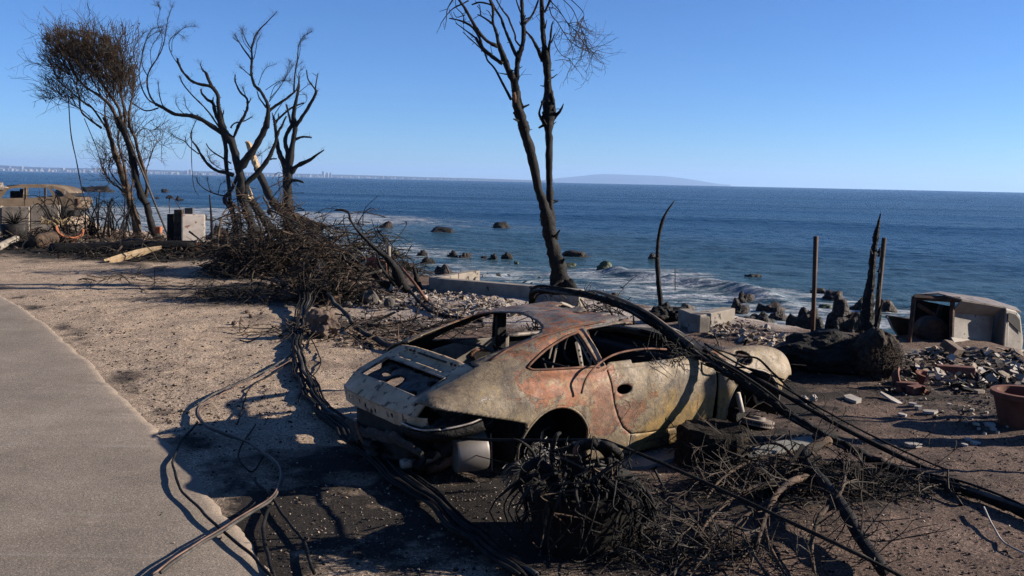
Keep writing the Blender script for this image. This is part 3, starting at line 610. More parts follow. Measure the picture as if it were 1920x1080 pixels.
B.limb('2',[(915,1060,52),(905,900,46),(870,770,40),(815,700,38),(850,640,30),(900,560,28),(930,440,26)],dz0=-.2,dz1=0,part='trunk'); B.limb('2',[(862,740),(850,560),(830,400),(825,250),(800,140)],28,36,dz0=-.2,dz1=.1)
B.limb('2',[(860,650),(800,660),(720,640),(640,600),(590,550),(575,505)],14,4,dz0=-.2,dz1=-.8); B.limb('2',[(700,632),(680,570),(668,505)],7,3,dz0=-.5,dz1=-.4); B.limb('2',[(760,645),(780,570),(820,540)],6,3,dz0=-.4,dz1=-.2)
B.limb('2',[(820,350),(740,310),(690,330),(700,380),(760,420)],6,3,dz0=0,dz1=.4); B.limb('2',[(880,440),(800,440),(730,400),(680,340),(670,280)],6,3,dz0=0,dz1=-.5)
B.limb('2',[(960,1060),(955,900),(930,740),(910,600)],15,10,dz0=-.3,dz1=0,mat='char_brown'); B.limb('2',[(1100,520),(1130,330),(1090,330),(1220,240)],4,2,dz0=.2,dz1=.3)
B.stubs(2.2,3); B.twigs(11,.6,.0085,2,9,'twig',.3,.4)
# raw pale wood where bark has burst off the leaning stem
mb = MB(); P,R = trace('2',[(918,1010,22),(908,940,26),(898,880,10)],22,10,B.Y-.16,0,0); mb.tube(P,R,8,jit=.2); obj('bared_wood', mb, M['rawwood'], B.t, smooth=True).parent = B.trunk
# ---- straight forked tree right of it
Ct = Tree('forked_burnt_tree', base_of(540,462), 'straight burnt tree with a forked top and stubs, right of the wide tree', 'tree')
Ct.limb('2',[(1350,1080,110),(1350,1000,92),(1350,800,84),(1345,640,80),(1350,500,74),(1360,400,62),(1385,250,44),(1405,130,40),(1412,60,36),(1395,-10,30)],part='trunk',dz1=.2)
Ct.limb('1',[(1385,1080),(1400,950),(1420,850),(1440,740),(1445,670)],40,10,dz0=.2,dz1=.5); Ct.limb('1',[(1405,1080,34),(1440,1030,30),(1500,940,28),(1560,840,26),(1590,768,22)],dz0=.2,dz1=-.5)
Ct.limb('1',[(1592,775),(1570,740),(1520,670),(1505,588)],17,8,dz0=-.5,dz1=-.8); Ct.limb('1',[(1580,755),(1600,620)],13,6,dz0=-.5,dz1=-.2); Ct.limb('1',[(1590,640),(1562,620)],6,3,dz0=-.3,dz1=-.3); Ct.limb('1',[(1575,775),(1606,765)],14,6,dz0=-.5,dz1=-.5)
Ct.limb('2',[(1345,430),(1345,300),(1325,200),(1350,120),(1395,50)],42,28,dz0=.1,dz1=.3)
Ct.limb('2',[(1335,430,50),(1290,330,48),(1262,250,34),(1250,130,28),(1240,50,24),(1225,-5,20)],dz0=0,dz1=.8); Ct.limb('1',[(1250,1080),(1228,1000),(1215,950)],22,7,dz0=.8,dz1=.9); Ct.limb('1',[(1240,1060),(1268,1000),(1270,955)],14,7,dz0=.8,dz1=.6)
Ct.limb('1',[(1395,1065),(1370,1030),(1355,960),(1335,880)],22,14,dz0=.3,dz1=0)
Ct.limb('2',[(1375,470),(1430,410),(1530,360),(1600,310),(1655,275)],46,8,dz0=0,dz1=-.6); Ct.limb('2',[(1365,528),(1440,535),(1482,550)],28,14,dz0=0,dz1=-.3); Ct.limb('2',[(1415,185),(1470,165),(1550,170)],24,12,dz0=.2,dz1=.4)
Ct.limb('1',[(1230,1040),(1340,940),(1400,900),(1485,868)],18,12,dz0=.9,dz1=.4); Ct.limb('1',[(1230,980),(1300,870),(1360,820)],7,3,dz0=.8,dz1=.5); Ct.limb('1',[(1430,790),(1500,730),(1530,710)],6,3,dz0=.4,dz1=.6)
for q in ([(1440,760),(1440,620),(1480,580)],[(1450,690),(1420,620),(1430,560),(1480,520)],[(1400,930),(1500,860),(1500,800),(1420,800)]): Ct.limb('1',q,5,2.2,dz0=.4,dz1=.1)
Ct.stubs(2.2,4); Ct.twigs(8,.55,.0085,2,21,'twig',.35,.35)
mb = MB(); P,R = trace('2',[(1262,275,10),(1300,380,24),(1318,480,22),(1316,560,6)],12,6,Ct.Y-.16,.05,.0); mb.tube(P,R,8,jit=.25,flat=.6); obj('bared_wood', mb, M['char_brown'], Ct.t, smooth=True).parent = Ct.trunk
# ---- snapped trunk with a pale broken end, lying back against the trees
Sn = Tree('snapped_trunk', base_of(565,462), 'snapped leaning trunk with a pale splintered upper end', 'trunk')
Sn.limb('2',[(1640,960,60),(1500,885,74),(1400,840,74),(1290,780,72),(1210,690,66),(1150,570,58),(1085,425,52)],part='trunk',dz0=-1.0,dz1=-.9)
mb = MB(); P,R = trace('2',[(1095,440,50),(1065,360,56),(1040,290,50),(1020,230,44),(1000,205,30)],50,30,Sn.Y,-.92,-.92,sub=5); mb.tube(P,R,12,jit=.14,seed=4)
rnd = random.Random(2); e = P[-1]
for _ in range(9):
    o_ = Vector((rnd.uniform(-1,1),rnd.uniform(-1,1),0))*R[-1]*.7; mb.tube([e+o_-Vector((-.03,0,.12)),e+o_+Vector((-.02+rnd.uniform(-.03,.03),0,rnd.uniform(.04,.15)))],[.022,.004],4)
obj('splintered_end', mb, M['rawwood'], Sn.t, label='pale raw wood of the broken end').parent = Sn.trunk
Sn2 = Tree('split_log', base_of(520,462), 'short burnt log with a split pale tip under the snapped trunk', 'log')
Sn2.limb('2',[(1270,1000,70),(1200,930,72),(1130,830,68),(1050,720,60),(1010,680,52)],part='trunk',dz0=-.5,dz1=-.6)
mb = MB(); P,R = trace('2',[(1040,715,40),(1000,665,46),(965,630,26)],40,26,Sn2.Y,-.68,-.70,sub=5); mb.tube(P,R,10,jit=.2); obj('splintered_end', mb, M['rawwood'], Sn2.t, smooth=True).parent = Sn2.trunk
mb = MB(); P,R = trace('2',[(1050,700,30),(1040,640,18),(1020,580,6)],30,6,Sn2.Y,-.5,-.4); mb.tube(P,R,8,jit=.2); obj('splinter', mb, M['rawwood'], Sn2.t)
for v,lb,pts,w0,w1 in (('2','thin pale-barked burnt stem leaning between the left tree group trunks',[(1150,1050),(1110,900),(1060,760),(1030,620),(1020,580)],22,12),('2','thin brown stem standing left of the straight forked tree',[(1265,960),(1225,850),(1180,740),(1140,670)],26,16)):
    bpx = (TR[v][0]+pts[0][0]/4.5, TR[v][1]+pts[0][1]/4.5); st = Tree('burnt_sapling', base_of(bpx[0],bpx[1]+3), lb, 'stem', mat='char_brown'); st.limb(v,pts,w0,w1,dz1=.3,part='stem'); st.twigs(1.5,.35,.005,1,3)
# ---- tall forked tree behind the car
Dt = Tree('tall_forked_tree', base_of(1052,548), 'tall charred tree forking into two trunks behind the sports car', 'tree')
Dt.limb('8',[(536,1075,100),(528,1040,84),(518,990,62),(505,940,50),(490,880,44),(478,820,42),(470,780,44),(458,740,34),(440,680,31),(425,600,32),(410,540,32),(392,470,34),(376,430,34),(362,400,30)],part='trunk',dz1=-.3,n=16)
Dt.limb('8',[(500,870,36),(488,800,32),(482,740,27),(481,650,26),(480,560,25),(480,480,26),(478,440,34),(481,400,46),(482,360,40),(482,330,30)],part='trunk',dz0=0,dz1=.4,n=14)
L = lambda *a, **k: Dt.limb('5',*a,**k)
L([(770,1085,66),(735,960,84),(705,860,70),(700,760,64),(705,660,62)],dz0=-.3,dz1=-.3)
L([(750,960),(760,900),(735,830),(725,760)],26,30,dz0=-.1,dz1=-.3)
L([(695,690,58),(640,580,56),(600,470,48),(560,370,36)],dz0=-.3,dz1=-.5); L([(562,385),(545,280),(515,190),(515,80),(480,-20)],30,20,dz0=-.5,dz1=-.2)
L([(550,392),(470,350),(410,290),(360,220),(320,150),(290,90),(250,30),(215,-20)],36,18,dz0=-.5,dz1=-1.0); L([(590,535),(530,490),(450,430),(395,360),(370,320)],34,26,dz0=-.5,dz1=-.1)
L([(430,430),(400,320),(340,230),(280,190),(205,165),(145,155)],26,8,dz0=-.2,dz1=.2); L([(665,840),(600,710),(530,580),(470,510),(440,440),(360,360),(260,270)],22,7,dz0=-.3,dz1=.5); L([(375,325),(270,245),(200,195)],16,6,dz0=-.1,dz1=.2)
L([(715,670,44),(718,560,40),(728,480,44),(762,390,42),(775,280,40),(770,180,36),(760,80,32),(755,-20,28)],dz0=-.3,dz1=-.1); L([(725,490),(690,430),(650,330),(610,240),(580,150),(530,70),(485,-20)],32,18,dz0=-.3,dz1=.6)
L([(748,395),(705,340),(700,290),(660,190),(640,140),(590,80),(535,-20)],17,13,dz0=-.2,dz1=-.8); L([(783,200),(830,150),(870,80),(905,-20)],22,15,dz0=-.2,dz1=.3); L([(755,120),(730,60),(705,-20)],16,9,dz0=-.1,dz1=.3); L([(750,210),(738,180)],10,4,dz0=-.2,dz1=-.2)
L([(505,195),(440,150),(385,122)],17,9,dz0=-.3,dz1=-.1); L([(505,150),(480,100),(458,85)],9,5,dz0=-.3,dz1=-.5); L([(410,125),(400,40),(380,60)],10,4,dz0=-.2,dz1=-.3); L([(335,40),(400,20),(480,35),(525,60)],14,16,dz0=.3,dz1=.1)
L([(250,35),(180,70),(130,120),(80,190),(70,215)],12,4,dz0=-.9,dz1=-.6); L([(180,-10),(130,80),(120,180),(105,250)],11,4,dz0=-.9,dz1=-1.3); L([(130,75),(60,98)],5,2.5,dz0=-1,dz1=-1); L([(265,200),(265,130),(210,70),(200,40)],12,5,dz0=0,dz1=-.2); L([(280,125),(210,145),(180,100)],9,4,dz0=-.3,dz1=-.2); L([(310,5),(240,40),(200,50)],14,6,dz0=-.6,dz1=-.7); L([(100,190),(100,230)],5,2,dz0=-.9,dz1=-.9)
L([(985,1085,70),(985,1000,108),(990,930,104),(985,850,90),(985,750,60),(975,600,68),(960,480,64),(945,350,44),(935,200,40),(925,-20,34)],dz0=.4,dz1=.2,n=14)
L([(1000,760,36),(1020,850,40),(1030,960,40)],dz0=.3,dz1=.25); L([(990,570),(985,420),(1000,330),(1010,220),(1020,180)],32,8,dz0=.3,dz1=.0); L([(1008,360),(1035,285)],13,7,dz0=.1,dz1=0); L([(955,240),(970,165)],14,6,dz0=.2,dz1=.1)
L([(1030,990),(1080,940),(1110,875)],40,8,dz0=.3,dz1=.1); L([(945,1050),(920,1000),(905,950),(925,880),(930,850)],26,14,dz0=.3,dz1=.1); L([(920,870),(925,850)],10,5,dz0=.2,dz1=.2); L([(935,510),(900,430),(860,350),(835,310),(793,265)],38,15,dz0=.3,dz1=-.2); L([(950,105),(985,30),(1003,-20)],18,22,dz0=.2,dz1=.1)
WI = [([(990,60),(1010,130),(1060,190),(1110,270),(1160,340),(1230,390),(1310,430),(1370,465)],11,2.5),([(1000,10),(1060,70),(1100,130),(1150,200),(1220,270),(1270,350),(1320,420)],10,2.5),([(1100,-10),(1180,70),(1220,150),(1250,230),(1280,300),(1290,350)],8,2.5),([(1030,345),(1050,400),(1100,470),(1160,500),(1220,585)],7,2.5),([(1165,-10),(1250,70),(1282,120),(1270,150),(1255,200)],8,2.5),([(1110,270),(1180,300),(1240,360),(1280,430)],6,2.2),([(1150,200),(1220,190),(1270,260),(1300,320)],6,2.2),([(1100,130),(1060,90),(1010,60)],6,3),([(1060,190),(1120,180),(1190,240),(1260,330),(1340,440)],6,2.2)]
n0 = len(Dt.tips)
for k,(q,a,b) in enumerate(WI): L(q,a,b,dz0=.1,dz1=random.Random(k).uniform(-.5,.7))
Dt.stubs(2.5,5); Dt.twigs(14,.45,.0055,2,31,'twig',.3,-.15,only=Dt.tips[n0:],curl=.35)
Dt.twigs(.9,.35,.006,1,33,'char',.4,.2,only=Dt.tips[:n0])
for v,pts in (('5',[(690,780,22),(700,830,26),(705,868,8)]),): 
    mb = MB(); P,R = trace(v,pts,20,8,Dt.Y-.17,-.3,-.3); mb.tube(P,R,8,jit=.2,flat=.5); obj('bared_wood', mb, simple('orange_bared_wood',[(.08,.035,.014),(.17,.075,.03)],10,4,.8,0), Dt.t, smooth=True).parent = Dt.trunk
mb = MB(); rnd = random.Random(5)
for _ in range(7):
    p = G(1052+rnd.uniform(-14,16),551); d = Vector((rnd.uniform(-.5,.5),rnd.uniform(-.3,.3),0)); mb.tube([p+Vector((0,0,.22)),p+d*.5+Vector((0,0,.10)),p+d+Vector((0,0,-.02))],[.10,.07,.03],7,jit=.2)
obj('root_flare', mb, M['char'], Dt.t, smooth=True, kind='stuff')
# ---- thin curved burnt stem and jagged snag on the right
Et = Tree('curved_burnt_stem', base_of(1243,602), 'thin curved burnt stem rising alone against the sea', 'tree')
Et.limb('p',[(1242,598,13),(1238,560,11),(1234,520,9),(1232,480,8),(1236,440,7),(1246,405,6),(1265,376,2)],part='trunk',dz1=.2); Et.limb('p',[(1233,486),(1221,482)],5,2,dz0=.05,dz1=.2)
rb = rock_mb(Et.t.location+Vector((.05,0,.13)),(.62,.5,.42),77,.5,4); obj('root_ball', rb, M['char'], Et.t)
Et.twigs(14,.25,.004,1,4,'char',0,.3,only=[(trace('p',[(1215,606),(1240,578),(1275,603)],10,10,Et.Y)[0],[.01]*12)])
Ft = Tree('jagged_snag', base_of(1628,672), 'jagged black snag tapering to a spike on the charred root mound', 'tree')
P,R = trace('p',[(1618,695,70),(1621,655,42),(1626,605,27),(1629,560,21),(1634,515,14),(1637,480,13),(1641,455,10),(1642,445,12),(1646,425,7),(1651,400,2)],60,2,Ft.Y,sub=7); mb = MB(); mb.tube(P,R,8,jit=.19,seed=3); obj('trunk', mb, M['char'], Ft.t)
P,R = trace('p',[(1630,668,26),(1641,620,15),(1654,566,3)],26,3,Ft.Y,-.1,-.1,sub=7); mb = MB(); mb.tube(P,R,7,jit=.35,seed=4); obj('splinter', mb, M['char'], Ft.t)
mb = MB(); rnd = random.Random(8)
for t in range(16):
    y = rnd.uniform(470,650); x = 1645-(y-430)*.09; wv = 4+(y-430)*.09; s_ = rnd.choice((-1,1)); p = Dp(x+s_*wv*.8,y,Ft.Y+rnd.uniform(-.1,.1)); mb.tube([p,p+Vector((s_*.008,0,.03)),p+Vector((s_*.014,0,.07))],[.02,.012,.003],5)
obj('bark_splinters', mb, M['char'], Ft.t, kind='stuff')
# charred root mound the snag grows from, with a charred trunk lying to the left
mnd = thing('charred_root_mound', G(1600,700), 'large black charred root mound with a burnt log, right of the car nose', 'mound')
def px_lump(c_px, w, h, dy, seed, rough, Y=None):
    b = G(*c_px); k = b.y/F; return rock_mb((b.x,b.y+dy*.35,b.z+h*k*.35),(w*k,dy,h*k*1.3),seed,rough,5)
obj('root_mass', px_lump((1648,712),108,92,.8,5,.28), simple('charred_fibrous_root',[(.006,.005,.0045),(.022,.015,.010),(.075,.045,.022)],16,8,.9,1.0,45,.03), mnd)
obj('charred_log', px_lump((1560,700),230,74,.85,9,.22), M['char'], mnd)
obj('charred_log', px_lump((1500,668),80,26,.4,19,.3), M['char'], mnd)
mb = MB(); rnd = random.Random(17)
for i in range(3200):
    a = rnd.uniform(0,6.28); b = G(1648,712); k = b.y/F; th = rnd.uniform(.1,1.5); c = Vector((b.x+math.cos(a)*math.sin(th)*54*k,b.y+.25+math.sin(a)*math.sin(th)*.37,b.z+.14+math.cos(th)*54*k)); d = Vector((rnd.gauss(0,1),rnd.gauss(0,1),rnd.gauss(.2,1))).normalized()*rnd.uniform(.03,.085)
    mb.tube([c,c+d*.5+Vector((0,0,.01)),c+d],[.003,.0025,.001],3,cap=False)
obj('root_fibres', mb, M['char_brown'], mnd, kind='stuff')
# ---- leaning burnt trunk with a hooked tip, and its tangle
Lt = Tree('leaning_burnt_trunk', base_of(762,552), 'leaning burnt trunk with a hooked beak-like tip above the rubble', 'trunk')
Lt.limb('6',[(1060,900,70),(1010,850,100),(930,690,80),(860,590,58),(760,510,40),(640,400,30),(560,310,22),(500,220,20),(482,150,24),(430,125,25),(380,122,20),(340,126,4)],part='trunk',dz1=-.2,twigs=False)
Lt.limb('6',[(880,850),(800,820),(740,760),(650,680),(580,630),(510,600)],80,18,dz0=0,dz1=-.3,twigs=False); Lt.limb('6',[(940,850),(860,760),(790,670),(750,540)],50,12,dz0=-.1,dz1=-.2,twigs=False)
Lt.limb('6',[(545,600),(500,480),(470,370),(440,270),(430,220),(440,165)],22,7,dz0=-.2,dz1=.1,twigs=False); Lt.limb('6',[(420,585),(500,530),(600,495),(700,495),(800,540)],20,24,dz0=-.2,dz1=.1,twigs=False); Lt.limb('6',[(590,620),(640,600),(620,560),(560,510),(500,480),(440,510),(430,560),(480,680),(530,770),(585,850),(570,940),(510,1070)],26,20,dz0=-.2,dz1=-.7,twigs=False,mat='twig_grey')
Lt.limb('6',[(560,780),(470,860),(400,940),(350,1010)],34,24,dz0=-.4,dz1=-.7,twigs=False,mat='char_brown'); Lt.limb('6',[(800,705),(700,730),(600,760)],26,22,dz0=-.2,dz1=-.4,twigs=False,mat='twig_grey'); Lt.limb('6',[(1000,850),(940,920),(930,970)],30,10,dz0=-.1,dz1=-.3,twigs=False); Lt.limb('6',[(1060,850),(1070,950)],34,26,dz0=0,dz1=-.1,twigs=False)
sp = Tree('black_spike_stump', base_of(780,541), 'upright black spike of a stump beside the rusty leaning bar', 'stump')
sp.limb('6',[(1150,890,76),(1140,830,66),(1125,760,52),(1112,700,36),(1106,665,12)],part='trunk',dz1=0,twigs=False); sp.limb('6',[(1125,780),(1148,720),(1140,680)],26,6,part='splinter',dz0=0,dz1=0,twigs=False)
# ================================================================ BURNT SPORTS CAR
CAR = thing('burned_sports_car', (-.2607,7.427,-.1176), 'burnt-out rusty coupe with no glass or wheels under the fallen cables', 'car', rotz=.61106)
_cz, _sz = math.cos(.61106), math.sin(.61106)
def car_w(x, y, z): return Vector((-.2607+_cz*x-_sz*y, 7.427+_sz*x+_cz*y, z-.1176))
def car_px(px, py, axis, val):
    "car-space point seen at a pixel on the plane axis = val"
    r = ray(px,py); d = (_cz*r.x+_sz*r.y, -_sz*r.x+_cz*r.y, r.z); ox,oy,oz = .2607,-7.427,CAMH+.1176
    o = (_cz*ox+_sz*oy, -_sz*ox+_cz*oy, oz); t = (val-o[axis])/d[axis]; return Vector([o[i]+t*d[i] for i in range(3)])
STX = [-1.02,-.92,-.78,-.60,-.42,-.10,.20,.55,.95,1.25,1.60,1.95,2.35,2.75,3.02,3.18]
STP = [
 [(.66,.52),(.70,.57),(.71,.62),(.70,.66),(.67,.69),(.62,.70),(.50,.70),(.40,.70),(.20,.70),(0,.70)],
 [(.78,.48),(.82,.57),(.825,.65),(.80,.73),(.74,.785),(.66,.80),(.52,.785),(.40,.775),(.20,.77),(0,.77)],
 [(.83,.44),(.87,.55),(.875,.65),(.85,.75),(.775,.825),(.675,.855),(.54,.84),(.42,.83),(.20,.825),(0,.825)],
 [(.86,.40),(.90,.53),(.91,.64),(.88,.76),(.80,.855),(.69,.905),(.57,.905),(.42,.90),(.20,.90),(0,.90)],
 [(.88,.35),(.915,.50),(.925,.64),(.90,.77),(.82,.875),(.71,.945),(.61,.975),(.50,.985),(.25,.99),(0,.99)],
 [(.88,.28),(.92,.46),(.93,.62),(.905,.765),(.84,.87),(.745,.945),(.655,1.025),(.565,1.075),(.30,1.10),(0,1.11)],
 [(.875,.22),(.912,.42),(.92,.61),(.895,.76),(.84,.86),(.775,.92),(.67,1.06),(.57,1.15),(.32,1.19),(0,1.20)],
 [(.85,.17),(.885,.38),(.892,.59),(.872,.75),(.825,.855),(.785,.905),(.675,1.08),(.56,1.205),(.33,1.255),(0,1.27)],
 [(.84,.16),(.868,.36),(.876,.57),(.862,.745),(.815,.855),(.782,.90),(.675,1.09),(.555,1.225),(.33,1.28),(0,1.30)],
 [(.84,.16),(.865,.36),(.872,.57),(.858,.74),(.81,.85),(.778,.895),(.675,1.075),(.545,1.225),(.33,1.265),(0,1.28)],
 [(.84,.17),(.862,.36),(.868,.56),(.854,.73),(.805,.85),(.765,.89),(.69,.99),(.58,1.07),(.35,1.11),(0,1.13)],
 [(.85,.19),(.87,.37),(.876,.56),(.86,.725),(.80,.85),(.735,.895),(.66,.90),(.56,.915),(.30,.93),(0,.94)],
 [(.865,.28),(.888,.43),(.892,.57),(.87,.725),(.80,.85),(.70,.905),(.58,.875),(.50,.84),(.30,.82),(0,.82)],
 [(.85,.34),(.872,.45),(.876,.56),(.855,.70),(.79,.82),(.69,.875),(.57,.83),(.50,.79),(.30,.77),(0,.77)],
 [(.77,.42),(.80,.48),(.81,.55),(.80,.64),(.75,.74),(.67,.785),(.56,.755),(.50,.73),(.30,.71),(0,.71)],
 [(.63,.50),(.66,.53),(.67,.56),(.665,.60),(.64,.645),(.60,.665),(.54,.66),(.48,.65),(.30,.64),(0,.64)]]
def spline(xs, ys, q):
    "natural cubic spline, columns of ys"
    xs = np.asarray(xs,float); ys = np.asarray(ys,float); n = len(xs); h = np.diff(xs); A = np.zeros((n,n)); B = np.zeros_like(ys); A[0,0] = A[-1,-1] = 1
    for i in range(1,n-1):
        A[i,i-1],A[i,i],A[i,i+1] = h[i-1],2*(h[i-1]+h[i]),h[i]; B[i] = 6*((ys[i+1]-ys[i])/h[i]-(ys[i]-ys[i-1])/h[i-1])
    m = np.linalg.solve(A,B.reshape(n,-1)).reshape(ys.shape); k = np.clip(np.searchsorted(xs,q)-1,0,n-2); d = q-xs[k]; e = xs[k+1]-q; H = h[k]
    sh = (-1,)+(1,)*(ys.ndim-1); d,e,H = d.reshape(sh),e.reshape(sh),H.reshape(sh)
    return m[k]*e**3/(6*H)+m[k+1]*d**3/(6*H)+(ys[k]/H-m[k]*H/6)*e+(ys[k+1]/H-m[k+1]*H/6)*d
def shell_grid(xs, ts):
    K = spline(STX, np.array(STP), np.asarray(xs,float))                # (nx,10,2)
    Q = np.concatenate([2*K[:,:1]-K[:,1:2], K, np.stack([-K[:,-2,0],K[:,-2,1]],-1)[:,None]],1)
    i = np.clip(np.floor(ts).astype(int),0,8); f = (ts-i)[None,:,None]; a,b,c,d = Q[:,i],Q[:,i+1],Q[:,i+2],Q[:,i+3]
    P = .5*(2*b+(-a+c)*f+(2*a-5*b+4*c-d)*f*f+(-a+3*b-3*c+d)*f**3)
    P[:,ts>=9,0] = 0
    W,Z = P[...,0],P[...,1]; X = np.repeat(np.asarray(xs)[:,None],len(ts),1)
    # sagging roof, buckled panels
    rf = (np.clip((1.40-X)/.25,0,1)*np.clip((X-.30)/.2,0,1))*np.clip(1-(W/.52)**2,0,1)
    Z = Z-.075*rf*np.exp(-((X-1.02)/.30)**2)+.012*rf*np.sin(X*17)*np.cos(W*9)
    nz = np.array([fbm((x*2.2,w_*2.2,z*2.2),1,3) for x,w_,z in zip(X.ravel(),W.ravel(),Z.ravel())]).reshape(X.shape)
    W = np.where(np.repeat(ts[None,:],len(xs),0)<5, W+.010*nz, W); Z = np.where(np.repeat(ts[None,:],len(xs),0)>=5, Z+.006*nz, Z)
    return X,W,Z
XS = np.arange(-1.0,3.181,.018); TS = np.concatenate([np.arange(0,5,.085),np.arange(5,9.01,.11)]); TS[-1] = 9
GX,GW,GZ = shell_grid(XS,TS); GT = np.repeat(TS[None,:],len(XS),0)
def pip(px, py, poly):
    c = np.zeros(px.shape,bool); n = len(poly)
    for i in range(n):
        x1,y1 = poly[i]; x2,y2 = poly[i-1]
        if y1 == y2: continue
        c ^= ((y1>py) != (y2>py)) & (px < (x2-x1)*(py-y1)/(y2-y1)+x1)
    return c
def circ(cx, cz, r, n=48): return [(cx+r*math.cos(2*math.pi*i/n), cz+r*math.sin(2*math.pi*i/n)) for i in range(n)]
def ell(cx, cz, a, b, rot=0, n=32): return [(cx+a*math.cos(u)*math.cos(rot)-b*math.sin(u)*math.sin(rot), cz+a*math.cos(u)*math.sin(rot)+b*math.sin(u)*math.cos(rot)) for u in [2*math.pi*i/n for i in range(n)]]
REAR_ARCH = circ(.12,.315,.355); FRONT_ARCH = circ(2.44,.335,.37)
QWIN = [tuple(r) for r in crom([(-.035,.962),(-.01,.945),(.06,.938),(.30,.926),(.60,.912),(.638,.912),(.60,1.02),(.555,1.150),(.52,1.163),(.40,1.138),(.20,1.072),(.05,1.005),(-.035,.962)],4)]
DWIN = [(.715,.898),(1.0,.893),(1.4,.888),(1.90,.895),(1.90,1.4),(1.33,1.4),(1.30,1.196),(.95,1.205),(.66,1.182),(.640,1.165)]
DOOR = [(.695,.93),(.70,.80),(.705,.72),(.725,.60),(.765,.50),(.83,.40),(.93,.325),(1.2,.305),(1.6,.305),(1.90,.33),(1.935,.60),(1.93,.93)]
HANDLE = ell(.845,.715,.085,.040,-.06); FUEL = ell(2.33,.822,.105,.062,-.12)
TAILCUT = [(-1.1,.84),(-.955,.79),(-.90,.772),(-.60,.700),(-.30,.622),(-.18,.585),(-.18,.2),(-1.1,.2)]
RGLASS = [tuple(r) for r in crom([(-.425,-.47),(-.43,0),(-.425,.47),(-.36,.515),(-.10,.52),(.18,.515),(.29,.46),(.37,.30),(.41,0),(.37,-.30),(.29,-.46),(.18,-.515),(-.10,-.52),(-.36,-.515)],4)]
LIDOPEN = [(-.865,-.48),(-.865,.48),(-.84,.50),(-.60,.53),(-.585,.5),(-.585,-.5),(-.60,-.53),(-.84,-.50)]
def shell(name, sel, side, mat, thick=.012, snaps=(), parent=CAR, label=None, inner=True, flaky=0):
    """panel cut from the body surface: sel(x,y,z,t) on face centres; side -1 = the near, right-hand side"""
    cx = (GX[:-1,:-1]+GX[1:,1:])/2; cw = (GW[:-1,:-1]+GW[1:,1:]+GW[:-1,1:]+GW[1:,:-1])/4; cz = (GZ[:-1,:-1]+GZ[1:,1:]+GZ[:-1,1:]+GZ[1:,:-1])/4; ct = (GT[:-1,:-1]+GT[1:,1:])/2
    mask = sel(cx, side*cw, cz, ct); nx,nt_ = GX.shape; idx = np.arange(nx*nt_).reshape(nx,nt_)
    fa = np.stack([idx[:-1,:-1],idx[1:,:-1],idx[1:,1:],idx[:-1,1:]],-1)[mask]
    if side > 0: fa = fa[:,::-1]
    used,inv = np.unique(fa.ravel(), return_inverse=True); fa = inv.reshape(-1,4)
    V = np.stack([GX.ravel()[used], side*GW.ravel()[used], GZ.ravel()[used]],-1); T = GT.ravel()[used]
    ed = {}
    for q in fa:
        for a,b in ((q[0],q[1]),(q[1],q[2]),(q[2],q[3]),(q[3],q[0])): ed[(min(a,b),max(a,b))] = ed.get((min(a,b),max(a,b)),0)+1
    bnd = np.unique([v for e,c in ed.items() if c == 1 for v in e])
    for poly,ax,t0,t1 in snaps:
        P = np.array(poly); Q = np.roll(P,-1,0)
        for i in bnd:
            if not (t0 <= T[i] <= t1): continue
            p = np.array([V[i,0], V[i,2] if ax == 'xz' else V[i,1]]); d = Q-P; L2 = (d*d).sum(1)+1e-12
            u = np.clip(((p-P)*d).sum(1)/L2,0,1); c = P+d*u[:,None]; r = np.hypot(*(c-p).T); k = r.argmin()
            if r[k] < .032: V[i,0] = c[k,0]; V[i,2 if ax == 'xz' else 1] = c[k,1]
    mb = MB(); mb.add(V.tolist(), fa.tolist()); o = obj(name, mb, [mat, M['soot']] if inner else mat, parent, smooth=True, local=True, label=label)
    sm = o.modifiers.new('thickness','SOLIDIFY'); sm.thickness = thick; sm.offset = -1; sm.use_rim = True
    if inner: sm.material_offset = 1; sm.material_offset_rim = 0
    return o
